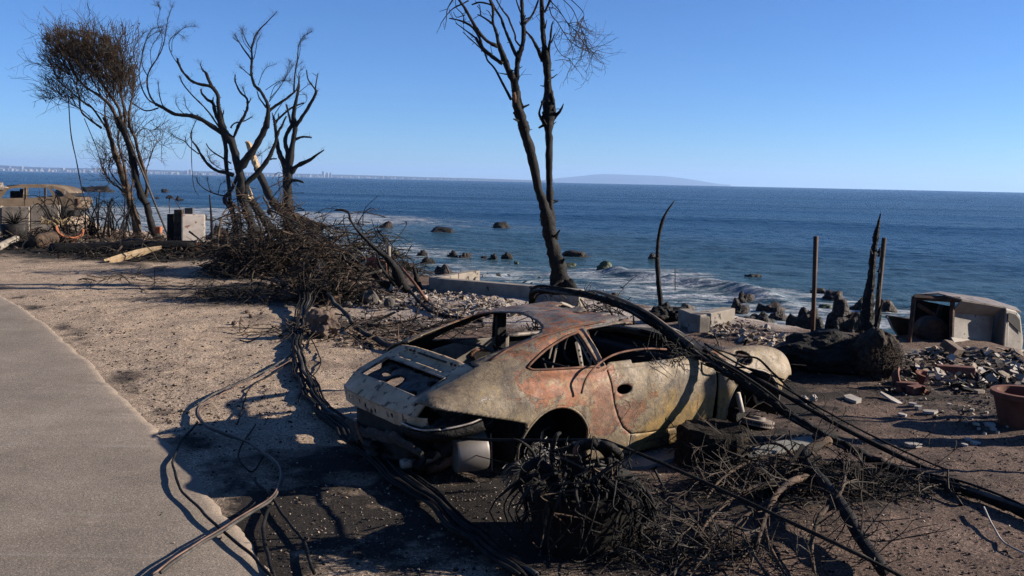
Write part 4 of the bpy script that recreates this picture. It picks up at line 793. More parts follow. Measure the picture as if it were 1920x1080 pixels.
def paint_mat(name):
    n = NT(name); x,y,z = n.sep()
    def band(s, c, wd):
        d = n.math('ABSOLUTE', n.math('SUBTRACT', s, c)); return n.math('SUBTRACT', 1.0, n.math('DIVIDE', d, wd), True)
    def cn(scale, detail, rough, k, dist=0, stretch=None):      # centred noise
        return n.math('MULTIPLY', n.math('SUBTRACT', n.noise(scale,detail,rough,dist=dist,stretch=stretch), .5), k)
    big = n.noise(2.4,9,.72,dist=.9); base = n.ramp(big,[(.28,(.040,.032,.025)),(.40,(.095,.073,.050)),(.50,(.165,.125,.078)),(.60,(.200,.155,.100)),(.72,(.115,.103,.090))])
    # ripples of burnt-off paint running over the tail
    rip = n.noise(2.2,3,.5,dist=3.5); base = n.mix(n.math('MULTIPLY', n.ramp(n.math('FRACT', n.math('MULTIPLY', rip, 16)),[(.0,0.),(.45,.75),(.6,.75),(1,0.)]), .55), base, (.062,.049,.036))
    up = n.math('SUBTRACT', 1.0, n.math('DIVIDE', n.math('ABSOLUTE', n.math('SUBTRACT', z, 1.28)), .28), True)
    q1 = n.math('MULTIPLY', band(x,.20,.80), band(z,.86,.36)); q2 = n.math('MULTIPLY', band(x,.66,.46), band(z,.50,.46)); q3 = n.math('MULTIPLY', band(x,2.0,.7), band(z,.88,.16))
    w_ = n.math('ADD', n.math('ADD', n.math('MULTIPLY',up,.78), n.math('ADD', n.math('MULTIPLY',q3,.5), n.math('MULTIPLY', n.math('MULTIPLY', band(x,1.15,.55), band(z,.66,.32)), .42))), n.math('ADD', n.math('MULTIPLY',q1,1.05), n.math('MULTIPLY',q2,.8)))
    fl = n.math('ADD', cn(3.4,9,.75,2.2,.9,(1,1,1.6)), cn(20,7,.78,.9))
    om = n.ramp(n.math('ADD', w_, fl), [(.44,0.),(.50,1.)])
    orange = n.ramp(n.noise(7,8,.75,dist=.6),[(.30,(.045,.020,.012)),(.42,(.105,.042,.021)),(.56,(.178,.069,.030)),(.72,(.24,.098,.044))])
    orange = n.mix(n.math('MULTIPLY', q2, .9, True), orange, n.ramp(n.noise(14,7,.75),[(.3,(.075,.043,.031)),(.6,(.150,.090,.062)),(.75,(.21,.160,.125))]))
    c = n.mix(om, base, orange)
    fk1 = n.ramp(n.math('ADD', cn(9,10,.82,2.0,.6,(1,1,1.4)), cn(2.5,3,.5,.8)),[(.13,0.),(.19,.92)]); c = n.mix(fk1, c, n.ramp(n.noise(18,8,.8),[(.3,(.085,.064,.036)),(.5,(.170,.126,.066)),(.7,(.235,.178,.095))]))
    gm = n.ramp(n.math('ADD', cn(5.2,9,.75,2.0,1.2,(1,1.6,1)), n.math('MULTIPLY',up,.34)),[(.22,0.),(.28,.95)]); c = n.mix(gm, c, n.ramp(n.noise(16,6,.7),[(.3,(.060,.056,.054)),(.7,(.120,.112,.104))]))
    mm = n.math('MULTIPLY', n.math('SUBTRACT', 1.0, n.math('DIVIDE', n.math('SUBTRACT', z, .26), .52), True), n.math('DIVIDE', n.math('SUBTRACT', x, .80), .45, True))
    mus = n.ramp(n.noise(6,9,.75,dist=.4,stretch=(1.5,1,.5)),[(.32,(.055,.040,.020)),(.5,(.165,.106,.034)),(.7,(.235,.152,.050))])
    mk = n.ramp(n.math('ADD', n.math('MULTIPLY',mm,.9), cn(3.4,8,.75,1.5)),[(.25,0.),(.50,.95)]); c = n.mix(mk, c, mus)
    st = n.ramp(n.math('ADD', cn(6,9,.78,2.0,.8,(1.6,1,.55)), n.math('MULTIPLY', n.math('MULTIPLY', band(x,1.4,.6), band(z,.72,.3)), .30)),[(.14,0.),(.36,.85)]); c = n.mix(st, c, (.032,.025,.020))
    wm = n.ramp(n.math('ADD', cn(5.5,9,.78,2.0,1.0), n.math('MULTIPLY', band(z,.80,.16), .22)),[(.38,0.),(.44,.9)]); c = n.mix(wm, c, (.25,.225,.195))
    sp = n.ramp(n.noise(48,5,.8),[(.62,0.),(.68,.9)]); c = n.mix(sp, c, (.026,.021,.017)); sw = n.ramp(n.noise(60,5,.8,stretch=(1,1,1.3)),[(.66,0.),(.70,.8)]); c = n.mix(sw, c, (.27,.24,.21))
    c = n.mix(1.0, c, n.ramp(n.math('ADD', n.noise(26,9,.82), cn(6,6,.7,.5)),[(.28,(.42,.41,.40)),(.45,(.85,.84,.83)),(.55,(1.05,1.05,1.05)),(.72,(1.55,1.5,1.45))]), 'MULTIPLY')
    h = n.math('ADD', n.math('MULTIPLY',om,-.6), n.math('ADD', n.math('MULTIPLY',n.noise(46,7,.8),.9), n.math('ADD', n.math('MULTIPLY',wm,.4), n.math('MULTIPLY',gm,.3))))
    n.bump(h,.7,.007)
    return n.fin(c, n.ramp(n.noise(9,5,.6),[(.3,.5),(.7,.8)]), .15, .35)
PAINT = paint_mat('burnt_car_paint')
def glassy(x,y,z,t): return pip(x,z,QWIN)&(t>3.5)&(t<8) 
def armed(x,y,z,t): return (pip(x,z,REAR_ARCH)|pip(x,z,FRONT_ARCH))&(t<4.6)
def quarter(x,y,z,t):
    m = (x < 1.22)&~armed(x,y,z,t)&~(pip(x,z,TAILCUT)&(t<4.9))&~glassy(x,y,z,t)
    m &= ~(pip(x,z,DOOR)&(t<5.4))&~(pip(x,z,DWIN)&(t>4.2)&(t<7.2))
    m &= ~((x>.93)&(t<5.3))
    if y.flat[0] > 0: m &= ~(x<-.44)
    m &= ~(pip(x,y,RGLASS)&(t>6.2))
    m &= ~((x<-.40)&(np.abs(y)<.60))                 # engine lid, built apart
    m &= ~((x>1.10+.10*np.sin(y*19))&(t>7.25)) & ~((x>1.16)&(t>6.3))
    m &= x > -.965
    return m
SN = [(REAR_ARCH,'xz',0,4.6),(TAILCUT,'xz',0,5),(QWIN,'xz',3.5,8),(DOOR,'xz',0,5.5),(DWIN,'xz',4.2,7.2),(RGLASS,'xy',6.0,9)]
shell('quarter_panel', lambda x,y,z,t: quarter(x,y,z,t)&(t<=7.0), -1, PAINT, .014, SN, label='rusty near-side rear quarter panel flaking orange and tan')
shell('quarter_panel', lambda x,y,z,t: quarter(x,y,z,t)&(t<=7.0), 1, PAINT, .014, SN)
shell('roof', lambda x,y,z,t: quarter(x,y,z,t)&(t>7.0), -1, PAINT, .012, SN, label='sagging roof skin, orange rust on grey')
shell('roof', lambda x,y,z,t: quarter(x,y,z,t)&(t>7.0), 1, PAINT, .012, SN)
DOORG = [(x+(.010 if x < 1.5 else -.010), z+(.008 if z < .4 else 0)) for x,z in DOOR]
def door(x,y,z,t): return pip(x,z,DOORG)&(t<5.02)&~(pip(x,z,HANDLE))
dsn = [(DOORG,'xz',0,5.5),(HANDLE,'xz',0,5)]
drs = shell('door', door, -1, PAINT, .018, dsn, label='ash-streaked door with an empty oval handle hole')
shell('door', door, 1, PAINT, .018, dsn)
def sill(x,y,z,t): return (x>.93)&(x<2.075)&(z<.325)&~pip(x,z,DOOR)&(t<3)&~pip(x,z,FRONT_ARCH)
shell('sill', sill, -1, PAINT, .02, [(DOOR,'xz',0,3),(FRONT_ARCH,'xz',0,3)]); shell('sill', sill, 1, PAINT, .02, [(DOOR,'xz',0,3)])
FNOSE = [(2.0,.2),(2.78,.40),(2.84,.56),(2.95,.60),(3.05,.585),(3.135,.60),(3.135,.1),(2.0,.1)]
def fender(x,y,z,t): return (x>1.945)&(x<3.14)&(t<5.55)&~armed(x,y,z,t)&~pip(x,z,FUEL)&~pip(x,z,FNOSE)
shell('front_fender', fender, -1, PAINT, .012, [(FRONT_ARCH,'xz',0,4.6),(FUEL,'xz',2.5,5.5),(FNOSE,'xz',0,5)], label='tan front fender with the round fuel filler hole'); shell('front_fender', lambda x,y,z,t: (x>1.945)&(x<3.14)&(t<5.55)&~armed(x,y,z,t)&~pip(x,z,FNOSE), 1, M['ashsteel'], .012, [(FRONT_ARCH,'xz',0,4.6),(FNOSE,'xz',0,5)])
for sd_ in (-1,1): shell('front_lid', lambda x,y,z,t: (x>2.0)&(x<3.1)&(t>=5.6), sd_, M['soot'], .01, [], inner=False)
shell('cowl', lambda x,y,z,t: (x>1.80)&(x<1.985)&(t>5.0), -1, M['soot'], .02, [], inner=False); shell('cowl', lambda x,y,z,t: (x>1.80)&(x<1.985)&(t>5.0), 1, M['ashsteel'], .02, [], inner=False)
shell('windscreen_pillar', lambda x,y,z,t: (x>1.15)&(x<1.95)&(t>6.35)&(t<7.25), 1, M['ashsteel'], .03, [], inner=False)
def on_side(x, z, side=-1, t0=0, t1=9):
    "y of the body side at x, z"
    W,Zr = shell_grid([x,x+.01],np.linspace(t0,t1,160))[1:]; return side*float(W[0][np.abs(Zr[0]-z).argmin()])
def lip(name, poly, r, mat, t0, t1, closed=True, out=.004, side=-1, flat=1):
    P = [Vector((x,on_side(x,z,side,t0,t1)+side*out,z)) for x,z in poly]; 
    if closed: P.append(P[0])
    mb = MB(); mb.tube(P, r, 6, cap=not closed, flat=flat); return obj(name, mb, mat, CAR, smooth=True, local=True)
QF = QWIN[::2]
lip('window_frame', QF, .011, M['rust'], 4, 8); lip('window_frame', [(x*.97+.012,z*.985+.012) for x,z in QF], .008, M['ashsteel'], 4, 8, out=-.012)
ra = [p for p in REAR_ARCH if p[1] > .22]; ra.sort(key=lambda p:-p[0]); lip('arch_lip', ra, .011, PAINT, 0, 4.5, closed=False, out=-.004)
fa_ = [p for p in FRONT_ARCH if p[1] > .26]; fa_.sort(key=lambda p:p[0]); lip('arch_lip', fa_, .010, M['ashsteel'], 0, 4.5, closed=False, out=-.006)
lip('roof_gutter', [(x,float(np.interp(x,[-.35,-.1,.2,.55,.95,1.15],[1.0,1.078,1.153,1.208,1.228,1.231]))) for x in np.linspace(-.3,1.14,24)], .010, M['rust'], 6.4, 9, closed=False, out=.0)
def lbox(name, c, d, mat, rot=None, parent=CAR, bev=0):
    mb = MB(); mb.box(c,d,rot); o = obj(name, mb, mat, parent, local=True)
    if bev: b = o.modifiers.new('b','BEVEL'); b.width = bev; b.segments = 2
    return o
def ltube(name, pts, r, mat, n=8, parent=CAR, jit=0, cap=True, smooth=True, sub=4, flat=1):
    rows = [(*p[:3], (r if not hasattr(r,'__len__') else r[i])) for i,p in enumerate(pts)]; c = crom(rows,sub) if len(rows) > 2 else np.array(rows)
    mb = MB(); mb.tube([Vector(q[:3]) for q in c],[q[3] for q in c],n,jit=jit,cap=cap,flat=flat); return obj(name, mb, mat, parent, smooth=smooth, local=True)
# pillar between the windows
for s_ in (-1,1):
    mb = MB(); pts = [(.672,s_*-0.0,.895),(.64,0,1.04),(.592,0,1.178)]
    P = [Vector((x,on_side(x,z,s_,4,8)-s_*.02,z)) for x,_,z in pts]; mb.tube([P[0],P[1],P[2]],[.042,.038,.034],4,flat=.5); obj('window_pillar', mb, M['ashsteel'] if s_<0 else M['soot'], CAR, local=True)
P = [Vector((x,on_side(x,z,-1,4,8)+.05,z)) for x,z in ((.60,.92),(.57,1.05),(.53,1.16))]; ltube('seal_channel', P, .011, M['ashsteel'], 4)
# ---- tail: deck, lid frame, engine tray, rear panel
def sheet(name, fn, nu, nv, mat, thick=.01, cut=None, snap=None, inner=True, parent=CAR, label=None, flip=False):
    us = np.linspace(0,1,nu+1); vs_ = np.linspace(0,1,nv+1); pts = [[fn(u,v) for v in vs_] for u in us]; mb = MB(); V = [p for r in pts for p in r]; fs = []
    for i in range(nu):
        for j in range(nv):
            c = sum((Vector(pts[a][b]) for a,b in ((i,j),(i+1,j),(i+1,j+1),(i,j+1))),Vector())/4
            if cut and cut(c): continue
            fs.append((i*(nv+1)+j,(i+1)*(nv+1)+j,(i+1)*(nv+1)+j+1,i*(nv+1)+j+1))
    if snap:
        cnt = {}
        for f in fs:
            for a,b in zip(f,f[1:]+f[:1]): cnt[(min(a,b),max(a,b))] = cnt.get((min(a,b),max(a,b)),0)+1
        for v in {v for e,c in cnt.items() if c == 1 for v in e}: V[v] = snap(Vector(V[v]))
    if flip: fs = [f[::-1] for f in fs]
    us_ = sorted({i for f in fs for i in f}); mp = {i:k for k,i in enumerate(us_)}
    mb.add([V[i] for i in us_], [tuple(mp[i] for i in f) for f in fs]); o = obj(name, mb, [mat,M['soot']] if inner else mat, parent, smooth=True, local=True, label=label)
    m = o.modifiers.new('t','SOLIDIFY'); m.thickness = thick; m.offset = -1
    if inner: m.material_offset = 1
    return o
TPX = [-.40,-.41,-.585,-.60,-.72,-.86,-.92,-.985]; TPZ = [.972,.985,.905,.896,.845,.775,.728,.672]
def tailf(u, v):                                     # deck below the rear window, frame of the missing engine lid, its lower lip
    y = -.61+1.22*v; k = abs(y)/.61; x = -.40-.585*u; z = float(np.interp(-x,[-q for q in TPX],TPZ)); x -= .025*(1-k*k)*(u>.6)*(u-.6)/.4; x += .05*k**6*max(0,u-.7)/.3
    z -= .030*k**3*(1-u)+.012*k**4*u; d = max(abs(y)-.34,0)/.08; q = ((x+.50)/.055)**2+d*d; z -= .034*max(0,min(1,(1.12-q)/.25))
    return (x,y,z+.004*fbm((x*7,y*7,0),1,3))
def tcut(c): return abs(c.y) < .475-.0*c.x and -.853 < c.x < -.607
def tsnap(p):
    if abs(p.y) < .54 and -.90 < p.x < -.56:
        x,y = p.x,p.y
        if abs(abs(y)-.475) < .02: y = math.copysign(.475,y)
        if abs(x+.853) < .012: x = -.853
        if abs(x+.607) < .012: x = -.607
        return (x,y,p.z)
    return tuple(p)
sheet('tail_panel', tailf, 64, 96, M['ashpale'], .014, tcut, tsnap, flip=True, label='ash-grey tail panel around the empty engine lid opening')
ltube('opening_flange', [(-.853,-.475,.772),(-.853,.475,.772),(-.607,.475,.887),(-.607,-.475,.887),(-.853,-.475,.772)], .010, M['ashsteel'], 5, sub=1)
mb = MB()
for y in list(np.linspace(-.42,-.30,3))+list(np.linspace(.30,.42,3)): mb.tube([(-.455,y,.945),(-.455,y,.962)],.009,8)
mb.box((-.455,0,.952),(.018,.44,.010)); obj('vent_slot', mb, M['soot'], CAR, local=True, kind='stuff')
def trayf(u, v): y = -.50+v; x = -.865+.30*u; return (x,y,.705+.13*u+.012*fbm((x*9,y*9,1),1,3)-.03*(u<.04))
HX,HY = -.745,.10
def hcut(c): return ((c.x-HX)/.085)**2+((c.y-HY)/.105)**2 < 1 or ((c.x+.69)/.03)**2+((c.y-.33)/.06)**2 < 1
def hsnap(p):
    q = Vector(((p.x-HX)/.085,(p.y-HY)/.105)); 
    if .7 < q.length < 1.35: q.normalize(); return (HX+q.x*.085,HY+q.y*.105,p.z)
    return tuple(p)
sheet('engine_tray', trayf, 34, 90, simple('sooty_ash_tray',[(.012,.011,.011),(.05,.046,.043),(.15,.135,.12)],9,8,.85,.7,26,.02), .008, hcut, hsnap)
mb = MB(); mb.tube([(HX+.088*math.cos(a),HY+.108*math.sin(a),.705+.13*(HX+.088*math.cos(a)+.865)/.30+.004) for a in np.linspace(0,2*math.pi,33)],.008,6,cap=False); obj('fan_ring', mb, M['soot'], CAR, smooth=True, local=True)
for bx_,by_,bz_ in ((-.62,-.30,.80),(-.80,-.30,.75),(-.63,.32,.80)): lbox('bracket',(bx_,by_,bz_),(.07,.05,.06),M['soot'],bev=.008)
lbox('engine_block',(-.66,0,.44),(.52,.9,.36),M['soot'],bev=.05)
def rearf(u, v):
    y = -.70+1.40*v; k = abs(y)/.70; x = -.992+.02*u+.10*k**5; z = .668-.105*u-.02*v; return (x,y,z+.004*fbm((y*7,z*9,0),1,3))
def rcut(c): return any(((c.y-a)/.018)**2+((c.z-b)/.020)**2 < 1 for a,b in ((.42,.60),(.22,.61),(.12,.60),(-.05,.59),(-.33,.62),(.02,.575)))
sheet('rear_panel', rearf, 22, 150, M['ashpale'], .008, rcut, flip=True)
# bumper shelf that wraps the near corner, its dark well and inner light box
def shelf(u, v):
    a = -.2+1.75*v; P = crom([(-.995,-.50,.592),(-.985,-.66,.588),(-.93,-.77,.59),(-.82,-.85,.605),(-.66,-.895,.63),(-.55,-.90,.655)],10); p = P[min(int(v*(len(P)-1)),len(P)-1)]; c = Vector((-.72,-.55,.60)); q = Vector(p); d = (c-q).normalized()
    return tuple(q+d*(.10*u)+Vector((0,0,.008-.02*u)))
sheet('bumper_shelf', shelf, 5, 50, simple('scorched_bright_metal',[(.10,.085,.07),(.28,.24,.20),(.46,.41,.35)],9,6,.45,.4,50,.004,metal=.4,spec=.6), .012)
P = [Vector(p) for p in crom([(-.995,-.50,.59),(-.985,-.66,.586),(-.93,-.77,.588),(-.82,-.85,.603),(-.66,-.895,.628),(-.55,-.90,.652)],6)]
mb = MB(); n_ = len(P)
mb.add([p for p in P]+[p+Vector((.02,.01,-.045)) for p in P]+[p+Vector((.05,.03,-.075)) for p in P],[(i,i+1,n_+i+1,n_+i) for i in range(n_-1)]+[(n_+i,n_+i+1,2*n_+i+1,2*n_+i) for i in range(n_-1)]); o = obj('bumper_skirt', mb, M['char'], CAR, smooth=True, local=True); o.modifiers.new('t','SOLIDIFY').thickness = .008
def well(u, v):
    top = car_px(790+ (985-790)*v, 752+(790-752)*v, 1, -.86+.18*(1-v)**2) ; i = Vector((-.70+.55*v,-.60-.02*v,.63)); b = Vector((-.955+.5*v,-.70-.13*v,.60)); q = top.lerp(i,min(1,u*2)) if u < .5 else i.lerp(b,(u-.5)*2)
    return tuple(q+Vector((0,0,.02*fbm((u*9,v*14,2),1,3))))
sheet('light_well', well, 14, 40, simple('sooty_ash_well',[(.008,.008,.009),(.03,.028,.028),(.13,.12,.115)],14,8,.8,.8,30,.02), .006)
# exhaust
axd = Vector((_cz*.93+_sz*.30,-_sz*.93+_cz*.30,.05)).normalized(); mc = car_px(880,846,1,-.66)
mb = MB(); prof = [(-.125,.11),(-.12,.142),(-.10,.150),(.10,.150),(.12,.142),(.125,.11)]; mb.tube([mc+axd*a for a,_ in prof],[r for _,r in prof],28,flat=1.0); obj('muffler', mb, M['muffler'], CAR, smooth=True, local=True).modifiers.new('b','EDGE_SPLIT')
ltube('muffler_strap',[mc+axd*.165+Vector((0,0,.12)),mc+axd*.175+Vector((0,0,-.02)),mc+axd*.18+Vector((0,0,-.17))],.006,M['ashsteel'],6)
e1 = car_px(766,868,1,-.42); m1 = car_px(800,862,1,-.45); m2 = car_px(830,845,1,-.52); m3 = car_px(852,822,1,-.60)
ltube('exhaust_pipe',[e1,m1,m2,m3],[.036,.034,.032,.03],M['muffler'],14); mb = MB(); d_ = (m1-e1).normalized(); mb.tube([e1-d_*.06,e1-d_*.0,e1+d_*.03],[.038,.043,.038],16); obj('exhaust_tip', mb, M['ashsteel'], CAR, smooth=True, local=True)
ltube('exhaust_pipe',[car_px(800,882,1,-.42),car_px(830,872,1,-.5),car_px(856,852,1,-.58)],[.036,.036,.034],M['rust'],14)
# charred bumper beam and engine remains under the tail
def lump(name, c, d, seed, mat, rough=.5, sub=3, rot=None):
    mb = rock_mb((0,0,0), d, seed, rough, sub); mb.v = [tuple((rot@Vector(v) if rot is not None else Vector(v))+Vector(c)) for v in mb.v]; return obj(name, mb, mat, CAR, local=True)
bb0 = car_px(738,822,0,-.98); bb1 = car_px(792,852,0,-.96)
ltube('bumper_beam',[car_px(652,790,0,-.92),car_px(690,812,0,-.98),bb0,bb1],[.035,.04,.045,.03],simple('charred_beam',[(.012,.010,.008),(.035,.026,.020),(.07,.052,.041)],10,7,.9,.8,30,.02,stretch=(1,1,3)),5,jit=.3,smooth=False,flat=.6,sub=9)
for i,(px,py,ax,v,d) in enumerate([(720,838,0,-.85,(.3,.5,.22)),(790,850,0,-.75,(.3,.45,.26)),(690,820,0,-.85,(.25,.4,.24)),(840,830,0,-.55,(.4,.5,.3)),(760,860,0,-.8,(.3,.6,.16))]): lump('engine_remains', car_px(px,py,ax,v), d, 40+i, M['soot'], .6)
ltube('tail_pipe_bracket',[car_px(668,792,0,-.98),car_px(676,818,0,-.99),car_px(690,842,0,-.97)],.02,M['rust'],5)
# ---- cabin
lbox('floor_pan',(1.0,0,.215),(2.3,1.56,.03),M['soot']); lbox('bulkhead',(1.93,0,.55),(.03,1.5,.62),M['soot']); lbox('tunnel',(.95,0,.30),(1.7,.22,.18),M['soot'],bev=.03)
lbox('front_boot_floor',(2.45,0,.42),(1.1,1.0,.03),M['soot']); lbox('dashboard',(1.72,0,.78),(.16,1.35,.14),M['soot'],bev=.03); ltube('steering_column',[(1.62,.36,.72),(1.35,.36,.82)],.025,M['soot'],8)
mb = MB(); mb.tube([Vector((1.33+.06*math.sin(a),.36+.17*math.cos(a),.84+.16*math.sin(a))) for a in np.linspace(0,6.283,25)],.013,6,cap=False); obj('steering_wheel', mb, M['soot'], CAR, smooth=True, local=True)
def backf(u, v): y = -.62+1.24*v; return (-.12-.28*u+.0*y,y,.62+.34*u)
sheet('rear_bulkhead', backf, 8, 24, M['soot'], .012)
HEX = [(.30,.79),(.38,.83),(.50,.82),(.53,.74),(.46,.66),(.36,.66)]
HC = car_px(905,668,1,.60); hexs = [car_px(a,b,1,.60) for a,b in ((882,664),(891,656),(921,658),(924,679),(900,690),(890,678))]
def innf(u, v): return (-.28+1.0*u,.605,.42+.52*v*(1-.35*max(0,.5-u)))
hpoly = [(p.x,p.z) for p in hexs]
def hin(c):
    r = False
    for i in range(len(hpoly)):
        x1,y1 = hpoly[i]; x2,y2 = hpoly[i-1]
        if (y1>c.z) != (y2>c.z) and c.x < (x2-x1)*(c.z-y1)/(y2-y1)+x1: r = not r
    return r
sheet('inner_quarter', innf, 60, 30, simple('scorched_inner_panel',[(.03,.026,.022),(.10,.085,.068),(.16,.13,.10)],6,7,.8,.4,30,.01), .01, hin)
mb = MB(); mb.tube([h+Vector((0,-.012,0)) for h in hexs]+[hexs[0]+Vector((0,-.012,0))],.012,5,cap=False); obj('opening_rim', mb, M['rust'], CAR, local=True)
for s_ in (-1,1):
    sx = .78
    for yy in (.18,.56): ltube('seat_frame',[(sx+.45,s_*yy,.34),(sx-.02,s_*yy,.34),(sx-.16,s_*(yy*.97+.01),.62),(sx-.27,s_*(yy*.9+.035),.88)],.017,M['soot'],6)
    for zz,xx in ((.86,sx-.26),(.62,sx-.16),(.72,sx-.2)): ltube('seat_bar',[(xx,s_*.20,zz),(xx,s_*.54,zz)],.014,M['soot'],6)
ltube('parcel_bar',[(-.05,.50,.98),(.02,0,1.00),(-.05,-.50,.98)],.012,M['soot'],6)
# strips seen through the near window
for a,b,v in (((1082,640),(1100,735),-.45),((1036,645),(1030,672),-.2),((1046,640),(1036,690),-.3)): 
    p,q = car_px(*a,1,v),car_px(*b,1,v); mb = MB(); d_ = (q-p).normalized(); mb.tube([p,q],[.024,.016] if v == -.45 else [.012,.006],4,flat=.25); obj('bracket_strip', mb, M['ashsteel'], CAR, local=True)
mb = MB()
for f in (.18,.30,.42): p = car_px(1082+18*f,640+95*f,1,-.47); mb.tube([p,p+Vector((0,-.006,0))],.010,8)
obj('bracket_holes', mb, M['char'], CAR, local=True, kind='stuff')
ltube('left_door_bar',[(.75,.72,.92),(1.3,.74,.91),(1.85,.72,.90)],.022,M['ashsteel'],6)
lbox('left_pillar',(.62,.60,.80),(.10,.05,.72),M['char'],bev=.01)
mb = MB(); rnd = random.Random(6)
for i in range(70):
    c = Vector((rnd.uniform(-.2,1.8),rnd.uniform(-.65,.65),rnd.uniform(.22,.40))); d_ = Vector((rnd.gauss(0,1),rnd.gauss(0,1),rnd.gauss(0,.4))).normalized()*rnd.uniform(.05,.3); mb.tube([c,c+d_*.5+Vector((0,0,.03)),c+d_],rnd.uniform(.004,.014),4)
obj('cabin_debris', mb, M['soot'], CAR, local=True, kind='stuff')
# wheel housings, hubs and brake parts
for ax_,cx_ in (('rear',.12),('front',2.44)):
    for s_ in (-1,1):
        mb = MB(); A_ = np.linspace(-.25,math.pi+.25,26); R_ = .352 if ax_ == 'rear' else .366
        mb.add([(cx_+R_*math.cos(a),s_*.86,.325+R_*math.sin(a)) for a in A_]+[(cx_+R_*.96*math.cos(a),s_*.5,.325+R_*.96*math.sin(a)) for a in A_],[(i,i+1,27+i,26+i) for i in range(25)]+[tuple(26+i for i in range(26))]); obj('wheel_housing', mb, M['char'], CAR, smooth=False, local=True)
        mb = MB(); mb.tube([(cx_,s_*.60,.24),(cx_,s_*.70,.24),(cx_,s_*.72,.24)],[.07,.08,.06],16); obj('wheel_hub', mb, M['soot'], CAR, local=True)
mb = MB(); mb.tube([(.12,-.68,.24),(.12,-.71,.24)],.13,32); obj('brake_disc', mb, M['char'], CAR, local=True)
sa = car_px(1383,737,1,-.72); sb = car_px(1391,772,1,-.74); ltube('damper',[sa,sb],.026,simple('pale_heat_bleached_steel',[(.3,.26,.22),(.45,.40,.35)],9,4,.6,.2,40,.003),12)
for a,b,v,r in (((1415,725),(1440,775),-.62,.018),((1425,715),(1412,760),-.55,.02),((1445,720),(1460,770),-.5,.014),((1380,700),(1430,715),-.5,.02),((1470,700),(1440,705),-.6,.02)): ltube('suspension_arm',[car_px(*a,1,v),car_px(*b,1,v)],r,M['rust_dark'],6)
mb = MB(); c0 = car_px(1424,738,1,-.66)
mb.tube([c0+Vector((.07*math.cos(a),0,.09*math.sin(a))) for a in np.linspace(.3,5.2,20)],.016,6); obj('brake_shield', mb, M['ashsteel'], CAR, smooth=True, local=True)
# strip of metal below the nose, inner light bowl
def nosef(u, v): a = car_px(1405+60*v,705-14*v,1,-.60); return tuple(a+Vector((0,.16*u,-.07+.05*u)))
sheet('nose_liner', nosef, 4, 10, simple('mustard_scorched_steel',[(.08,.06,.03),(.19,.145,.075),(.24,.19,.11)],6,6,.7,.3,40,.004), .01)
lump('headlight_remains', car_px(1474,697,1,-.62), (.08,.07,.05), 71, M['tile'], .5, 2); lump('headlight_remains', car_px(1447,646,1,-.62), (.07,.06,.05), 72, M['tile'], .5, 2)
mb = MB(); p,q = car_px(1378,662,1,-.70),car_px(1396,683,1,-.70); d_ = (q-p)
for i in range(4): c = p+d_*(i/3); mb.tube([c+Vector((.012*math.cos(a),-.01,.018*math.sin(a))) for a in np.linspace(0,6.28,9)],.004,4,cap=False)
obj('filler_chain', mb, M['ashsteel'], CAR, local=True, kind='stuff')
# bent trim strip curling over the door top
ltube('door_trim',[car_px(1090,738,1,-.93),car_px(1100,708,1,-.92),car_px(1125,680,1,-.86),car_px(1160,662,1,-.80),car_px(1210,654,1,-.76),car_px(1250,655,1,-.70)],.009,M['rust'],6,flat=1)

# pieces of pieces
def under(child, parent):
    for o in [c for c in CAR.children if c.name.split('.')[0] == child]: o.parent = parent
first = lambda nm: [c for c in CAR.children if c.name.split('.')[0] == nm][0]
qp = first('quarter_panel')
for nm in ('window_frame','seal_channel'): under(nm, qp)
under('arch_lip', qp); under('roof_gutter', first('roof')); under('muffler_strap', first('muffler')); under('exhaust_tip', first('exhaust_pipe')); under('opening_flange', first('tail_panel')); under('fan_ring', first('engine_tray')); under('bracket', first('engine_tray')); under('vent_slot', first('tail_panel')); under('opening_rim', first('inner_quarter')); under('bracket_holes', first('bracket_strip')); under('door_trim', drs); under('filler_chain', first('front_fender')); under('seat_bar', first('seat_frame')); under('brake_disc', first('wheel_hub'))
# ================================================================ THINGS ON THE LOT
def W(px, py, Y=None, dz=0.0):
    "ground point at the pixel, or the point at distance Y"
    return (G(px,py) if Y is None else Dp(px,py,Y))+Vector((0,0,dz))
def cable(name, pts, r, mat, label, cat='cable', group=None, n=7, jit=.06, sub=6, wig=.0, parent=None):
    rows = [tuple(p) for p in pts]; c = [Vector(q) for q in crom(rows,sub)]
    if wig: c = [p+Vector((fbm(p*2.1,1,2),fbm(p*2.1+Vector((5,0,0)),1,2),abs(fbm(p*1.7+Vector((0,5,0)),1,2))*.4))*wig for p in c]
    rr = [r*(1+.15*fbm(p*3,1,2)) for p in c] if not hasattr(r,'__len__') else list(np.interp(np.linspace(0,1,len(c)),np.linspace(0,1,len(r)),r))
    mb = MB(); mb.tube(c, rr, n, jit=jit, seed=len(pts)); return obj(name, mb, M[mat], parent, smooth=True, label=label if parent is None else None, cat=cat if parent is None else None, group=group if parent is None else None)
